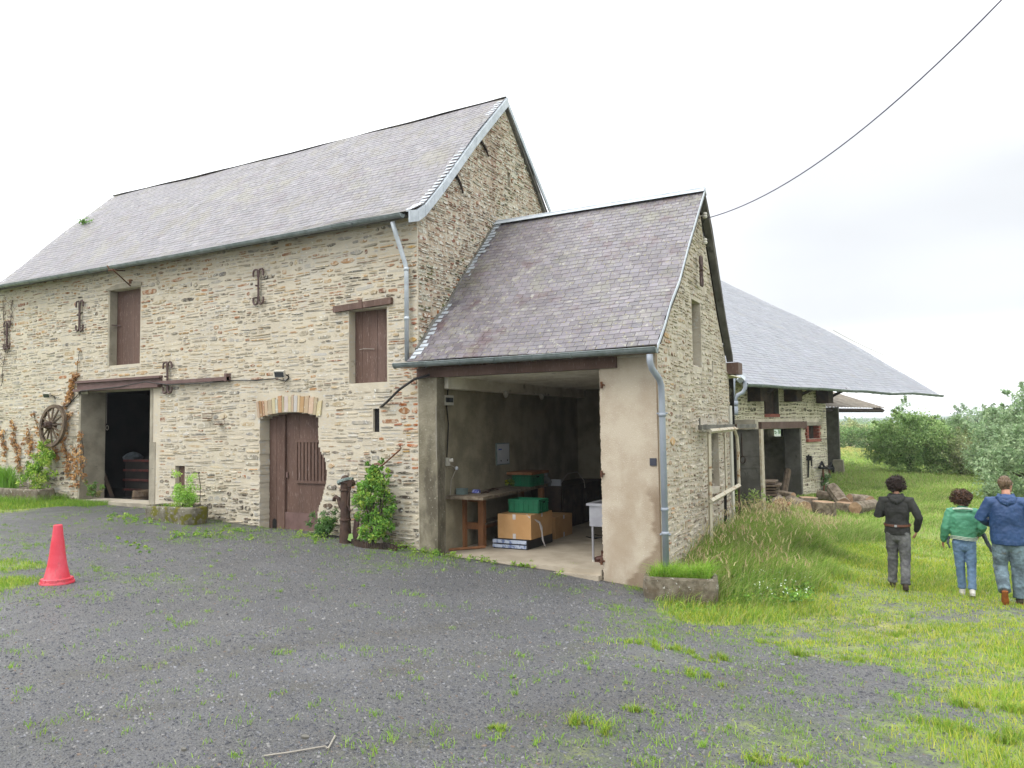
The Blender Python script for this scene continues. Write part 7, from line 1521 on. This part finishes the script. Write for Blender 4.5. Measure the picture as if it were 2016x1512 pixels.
# grass in the long trough
n = 2600; ca_, sa_ = math.cos(math.radians(14)), math.sin(math.radians(14)); u = rng.uniform(-.40,.40,n); v = rng.uniform(-.15,.15,n)
P_ = np.c_[TC[0]+u*ca_-v*sa_, TC[1]+u*sa_+v*ca_, np.full(n, TC[2]+.33)]; o = blades('trough_grass', P_, rng.uniform(.08,.30,n)*(.6+.8*lump(P_[:,0],P_[:,1],9.,1.)), np.full(n,.008), pick(rng, n, [(.15,.27,.03),(.19,.30,.045),(.12,.22,.03),(.24,.30,.07)]), 1.0, 12, org=TC, curve=1.1); tag(o, 'bright green grass spilling over the long granite trough', 'grass', kind='stuff')
# ivy and shrubs by the cart wheel
c_ = onY(75, 930, -.3); cl = [(c_[0]+R.gauss(0,.35), -.28+R.gauss(0,.08), c_[2]+R.gauss(0,.18)-.08, .10) for _ in range(42)]+[(c_[0]+.10+R.gauss(0,.12), -.22, c_[2]+.1+R.random()*.62, .09) for _ in range(26)]+[(c_[0]+.25+R.gauss(0,.1), -.22, c_[2]+.2+R.random()*.3, .09) for _ in range(12)]
plant('climbing_shrub', 'yellow-green climbing shrub in the pale trough below the cart wheel', 'shrub', (c_[0],-.28,c_[2]-.3), cl, 38, .045, [(.13,.22,.03),(.20,.28,.04),(.08,.15,.02),(.26,.30,.06)], None, seed=9)
c_ = onY(10, 915, -.4); n = 900; P_ = np.c_[c_[0]+rng.normal(-.1,.22,n), -.42+rng.normal(0,.08,n), np.full(n, T3[2]+.27)]; o = blades('iris_clump', P_, rng.uniform(.3,.62,n), np.full(n,.018), pick(rng, n, [(.10,.20,.03),(.14,.25,.04)]), .35, 13, org=(c_[0],-.4,T3[2])); tag(o, 'clump of upright green blades in the pale trough at the left edge', 'plant')
c_ = onY(188, 965, -.1); o = leafcloud('bramble', [(c_[0]+R.gauss(0,.12), -.12+R.gauss(0,.04), c_[2]+R.gauss(0,.12), .06) for _ in range(22)], 22, .04, [(.06,.12,.025),(.09,.16,.03),(.12,.10,.04)], seed=10, org=tuple(c_)); tag(o, 'small dark bramble at the concrete jamb of the left doorway', 'bramble')
# dried climber
def dry(name, label, streaks, seed, size=.05, n=9, pal=None):
    R = random.Random(seed); cl = []; t = None; mb = MB()
    for (x0, y0, x1, y1, w_, k) in streaks:
        a, b_ = onY(x0,y0,-.04), onY(x1,y1,-.04); pts = []
        for i in range(k):
            u = i/max(1,k-1); p = a+(b_-a)*u; cl.append((p[0]+R.gauss(0,w_), -.05, p[2]+R.gauss(0,w_*.6), .055))
        for i in range(7): u = i/6; p = a+(b_-a)*u; pts.append((p[0]+R.gauss(0,.02), -.03, p[2]))
        mb.tube(pts, .007, 5)
    t = thing(name, label, 'climber', (cl[0][0],-.03,cl[-1][2])); leafcloud('dry_leaves', cl, n, size, pal or [(.30,.16,.06),(.24,.12,.05),(.36,.22,.10),(.20,.11,.06)], parent=t, seed=seed); mb.build('stem', 'bark', t)
dry('dried_climber', 'dried brown climber round and under the cart wheel', [(60,900,55,850,.10,22),(40,930,30,870,.08,20),(10,900,4,850,.06,16),(120,870,135,810,.06,22),(150,960,150,880,.08,30),(135,930,128,880,.09,26),(112,905,108,880,.06,12),(28,880,24,835,.05,12),(70,960,75,880,.05,10),(165,940,160,850,.05,16),(85,880,66,815,.05,10)], 31)
dry('dried_climber', 'dried brown climber tuft hanging over the left end of the steel lintel', [(134,790,150,735,.045,34),(130,800,140,770,.04,10),(150,740,156,690,.012,3)], 32, n=12)
dry('bare_climber', 'bare grey climber twigs high at the far left wall edge', [(8,690,6,590,.14,26),(20,640,24,590,.08,12),(2,760,8,690,.08,12),(14,700,10,640,.06,10)], 33, size=.03, n=8, pal=[(.16,.12,.10),(.12,.09,.08),(.20,.16,.13)])
c_ = onP(1628,975,PW+NV*.15,NV); o = leafcloud('ivy', [(c_[0]+R.gauss(0,.14), c_[1]+R.gauss(0,.1), c_[2]+R.random()*.75, .12) for _ in range(26)], 26, .06, [(.05,.10,.03),(.07,.13,.04)], seed=14, org=tuple(c_)); tag(o, 'dark ivy climbing the far barn corner behind the logs', 'ivy')
c_ = onY(1470,1010,7.0); o = leafcloud('weeds_clump', [(c_[0]+R.gauss(0,.35), 6.6+R.gauss(0,.2), c_[2]+R.random()*.5, .13) for _ in range(34)], 26, .045, [(.10,.16,.03),(.16,.20,.06),(.24,.21,.09)], seed=15, org=tuple(c_)); tag(o, 'tangled weeds at the foot of the block wall', 'weeds', kind='stuff')
# sprigs on the roof verge
c_ = atD(166,437,21); o = leafcloud('roof_sprig', [(c_[0]+R.gauss(0,.10), c_[1], c_[2]+R.gauss(0,.06), .08) for _ in range(8)], 14, .05, GRN, seed=16, org=tuple(c_)); tag(o, 'green sprig sprouting from the left verge of the tall roof', 'plant')

# ------------------------------------------------------------------ trees, hedges, distance
def tree(name, label, px, pyb, dist, lobes, nclump, nleaf, csize, lsize, pal, trunk_h, trunk_r, cat='tree', group=None, seed=1, spr=14, m='leaf', lean=0., bz=None):
    """lobes in picture-independent metres relative to the base: (x, y, z, rx, ry, rz)"""
    R = random.Random(seed); b = atD(px, pyb, dist); b[2] = g1(b[0], b[1]) if bz is None else bz; t = thing(name, label, cat, b, group); cl = []
    vol = [l[3]*l[4]*l[5] for l in lobes]; tot = sum(vol)
    for l, v_ in zip(lobes, vol):
        for _ in range(max(3, int(nclump*(v_/tot)))):
            d = Vector((R.gauss(0,1), R.gauss(0,1), R.gauss(0,1))).normalized(); rr_ = R.random()**.33; rr_ = .45+.55*rr_ if R.random() < .75 else rr_
            cl.append((b[0]+l[0]+d.x*l[3]*rr_, b[1]+l[1]+d.y*l[4]*rr_, b[2]+l[2]+d.z*l[5]*rr_, csize*R.uniform(.6,1.3)))
    for _ in range(spr):   # twigs breaking the outline
        l = R.choice(lobes); d = Vector((R.gauss(0,.8), R.gauss(0,.8), abs(R.gauss(0,1))+.2)).normalized()
        for q_ in (1.05, 1.18, 1.3): cl.append((b[0]+l[0]+d.x*l[3]*q_, b[1]+l[1]+d.y*l[4]*q_, b[2]+l[2]+d.z*l[5]*q_, csize*.38))
    leafcloud('crown', cl, nleaf, lsize, pal, parent=t, seed=seed, m=m)
    mb = MB(); mb.tube([b+np.array([0,0,-.2]), b+np.array([lean*.4,0,trunk_h*.5]), b+np.array([lean,0,trunk_h])], [trunk_r*1.3,trunk_r,trunk_r*.7], 9)
    for l in lobes:
        for _ in range(2):
            e = Vector((b[0]+l[0]+R.uniform(-.5,.5)*l[3], b[1]+l[1]+R.uniform(-.5,.5)*l[4], b[2]+l[2]+R.uniform(0,.7)*l[5])); s0 = Vector((b[0]+lean,b[1],b[2]+trunk_h*R.uniform(.5,1))); mb.tube([s0, s0.lerp(e,.5)+Vector((R.uniform(-.2,.2),0,.1)), e], [trunk_r*.4,trunk_r*.2,trunk_r*.06], 6)
    mb.build('trunk', 'bark', t); return t
HAW = [(.17,.24,.085),(.14,.21,.07),(.20,.27,.10),(.09,.145,.045),(.22,.27,.11)]
OLV = [(.16,.19,.08),(.19,.21,.09),(.12,.15,.06),(.20,.20,.11)]
WIL = [(.19,.25,.14),(.16,.22,.12),(.23,.28,.16),(.12,.17,.08)]
BLU = [(.14,.19,.11),(.12,.16,.10),(.16,.21,.12)]
tree('hawthorn_tree', 'round dense green hawthorn right of the far barn in the meadow', 1790, 922, 37, [(0,0,1.75,1.75,1.6,1.15),(-.7,0,1.4,1.2,1.2,1.0),(.8,0,1.7,1.2,1.2,1.1),(.1,0,2.5,1.1,1.0,.55),(-1.4,-.2,1.05,.8,.8,.40),(.7,.2,1.1,1.1,1.0,.55),(.1,-.6,.55,1.3,.8,.55),(1.1,-.3,.6,.9,.8,.6)], 640, 30, .27, .085, HAW, .9, .12, seed=2)
tree('young_tree', 'thin pointed treetop rising just behind the round hawthorn', 1786, 915, 41, [(0,0,3.0,.35,.35,.75),(-.1,0,2.6,.6,.5,.6)], 40, 22, .20, .07, WIL, 2.2, .07, seed=3, spr=10)
tree('hawthorn_tree', 'olive-tinted bush to the right of the round hawthorn', 1890, 915, 36, [(0,0,1.25,1.2,1.2,.85),(.7,0,.9,.9,.9,.8),(-.6,0,.9,.9,.9,.7),(.1,.1,.5,1.3,1.0,.45)], 300, 28, .26, .08, OLV, .7, .09, seed=4, spr=20)
tree('hawthorn_tree', 'darker green bush half hidden between hawthorn and willow', 1868, 905, 44, [(0,0,1.9,1.3,1.2,.9),(1.2,0,1.7,1.2,1.1,.9),(-.8,0,1.5,1.0,1.0,.9)], 230, 26, .32, .10, [(.11,.16,.07),(.13,.18,.075),(.08,.125,.05)], .9, .1, seed=5)
tree('willow_tree', 'tall pale silvery willow at the right edge behind the meadow', 1990, 925, 31, [(.4,0,2.1,1.5,1.5,1.2),(1.3,0,2.8,1.4,1.4,1.1),(-.6,0,1.6,1.1,1.1,1.1),(.9,.3,3.5,.9,.9,.7),(.2,0,1.0,1.8,1.3,.9),(-.2,.0,2.7,.6,.6,.5)], 560, 30, .30, .085, WIL, 1.6, .14, seed=6, spr=30)
tree('willow_tree', 'pale green bushy willow cut off by the right picture edge', 2025, 950, 25, [(0,0,1.5,1.2,1.2,1.1),(.6,0,2.2,1.1,1.1,.9),(-.7,0,.9,.9,.9,.8)], 300, 30, .28, .08, WIL, 1.2, .12, seed=7)
tree('round_tree', 'dark rounded tree farther back left of the willow', 1925, 870, 70, [(0,0,2.6,2.4,2.0,1.7),(1.8,0,2.2,1.8,1.5,1.5)], 260, 24, .5, .16, BLU, 1.5, .2, seed=8, m='leaf_far')
# nettle bank
R = random.Random(41); cl = []
for _ in range(420):
    px = R.uniform(1790, 2030); base = 896+(px-1790)*.25; g = onG(px, base+R.uniform(-6, 18)); cl.append((g[0], g[1], g[2]+R.uniform(.05, .75), .26))
o = leafcloud('nettle_bank', cl, 26, .06, [(.15,.20,.08),(.18,.23,.10),(.12,.17,.065),(.19,.23,.11)], seed=17, aspect=2.4, m='leaf'); tag(o, 'bank of tall grey-green nettles below the trees', 'undergrowth', kind='stuff')
cl = []
for _ in range(260):
    px = R.uniform(1640, 1800); g = onG(px, 895+R.gauss(0,14)); cl.append((g[0], g[1], g[2]+R.uniform(.0,.35), .18))
o = leafcloud('coarse_weeds', cl, 12, .05, [(.13,.19,.05),(.16,.21,.07),(.10,.15,.04)], seed=18, aspect=2.6); tag(o, 'coarse weeds in the meadow by the concrete pier', 'weeds', kind='stuff')
# hedge and distance
hg = thing('hedge', 'long clipped dark hedge across the far side of the meadow', 'hedge', (-6,72,-.9)); cl = []
for _ in range(900):
    x = R.uniform(-12, 9); g = g1(x, 72); cl.append((x, 72+R.uniform(-.9,.9)+.15*x, g+R.uniform(.0,2.15), .45))
leafcloud('foliage', cl, 20, .15, [(.07,.12,.04),(.09,.15,.05),(.06,.10,.035),(.11,.17,.06)], parent=hg, seed=19, m='leaf_far')
for i, (px, pyb, d, rx, h, pal, lab) in enumerate(((1672,852,95,2.0,3.4,OLV,'rounded olive tree standing behind the left end of the hedge'),(1700,850,110,2.6,3.6,BLU,'bluish tree beyond the hedge, second from the barn'),(1722,850,100,2.4,3.2,HAW,'green tree just left of the hawthorn beyond the hedge'),(1690,846,150,5.5,4.2,BLU,'broad distant bluish tree behind the hedge'),(1840,846,120,3.4,3.6,HAW,'distant green tree in the gap right of the hawthorn'),(1880,846,140,4.0,4.0,BLU,'distant bluish tree in the middle of the gap'),(1915,846,150,4.5,4.4,OLV,'distant olive tree at the right side of the gap'))):
    tree('distant_tree', lab, px, pyb, d, [(0,0,h*.55,rx,rx*.8,h*.42),(rx*.7,0,h*.45,rx*.7,rx*.6,h*.34),(-rx*.7,0,h*.42,rx*.7,rx*.6,h*.32)], 150, 22, h*.15, h*.05, pal, h*.4, .2, group='trees beyond the hedge', seed=60+i, m='leaf_far', spr=8)
tree('ash_tree', 'green treetop showing behind the left end of the barn roof', 12, 700, 34, [(-.2,0,4.6,1.3,1.2,1.6),(.1,0,6.0,.5,.5,1.0),(.9,0,5.4,.4,.4,.5)], 110, 24, .3, .10, HAW, 3.5, .2, seed=9, spr=14)
# hills with woods on the horizon
def hills():
    n = 140; V = []; F_ = []
    for j, (y, h) in enumerate(((320,-6),(700,-2),(1300,5),(2000,11),(2600,2))):
        for i in range(n+1):
            x = -2600+5200*i/n; V.append((x*(.3+y/2000), y, h+(1.5+h*.28)*math.sin(x*.004*(1+.2*j)+j*2.1)+(.6+.1*max(h,0))*math.sin(x*.013+j)))
    for j in range(4):
        for i in range(n): a = j*(n+1)+i; F_.append((a, a+1, a+n+2, a+n+1))
    me = bpy.data.meshes.new('hills'); me.from_pydata(V, [], F_); me.materials.append(MATS['hill']); o = bpy.data.objects.new('hills', me); sc.collection.objects.link(o); o['kind'] = 'structure'; [setattr(p, 'use_smooth', True) for p in me.polygons]
mat('hill', (.06,.10,.04,1), (.11,.15,.06,1), rough=.95, scale=.012, contrast=(.42,.58), spots=[(.03, (.04,.07,.03,1), .06, .55, .8, None)])
hills()
cl = []
for _ in range(1500):
    y = R.uniform(260, 1500); x = R.uniform(-.45, .62)*y; cl.append((x, y, -5.5+ (y-260)*.0072+R.uniform(0,3.0), R.uniform(2.5,5)))
o = leafcloud('distant_woods', cl, 26, 1.3, [(.05,.085,.035),(.07,.11,.045),(.04,.07,.03)], seed=20, m='leaf_far'); tag(o, 'bluish line of woods along the horizon', 'woods', kind='stuff')
# soft air between here and the horizon
hz = bpy.data.meshes.new('haze'); V = [(x, y, z_) for z_ in (-14, 32) for x, y in ((-3400,-3400),(3400,-3400),(3400,3400),(-3400,3400))]; hz.from_pydata(V, [], [(0,3,2,1),(4,5,6,7),(0,1,5,4),(1,2,6,5),(2,3,7,6),(3,0,4,7)])
hm = bpy.data.materials.new('haze'); hm.use_nodes = True; t = hm.node_tree; t.nodes.clear(); oo = N(t, 'ShaderNodeOutputMaterial'); pv = N(t, 'ShaderNodeVolumePrincipled'); pv.inputs['Color'].default_value = (.90,.95,1,1); pv.inputs['Density'].default_value = HAZE
t.links.new(pv.outputs[0], oo.inputs['Volume']); hz.materials.append(hm); ho = bpy.data.objects.new('haze', hz)
if HAZE > 0: sc.collection.objects.link(ho); ho['kind'] = 'stuff'
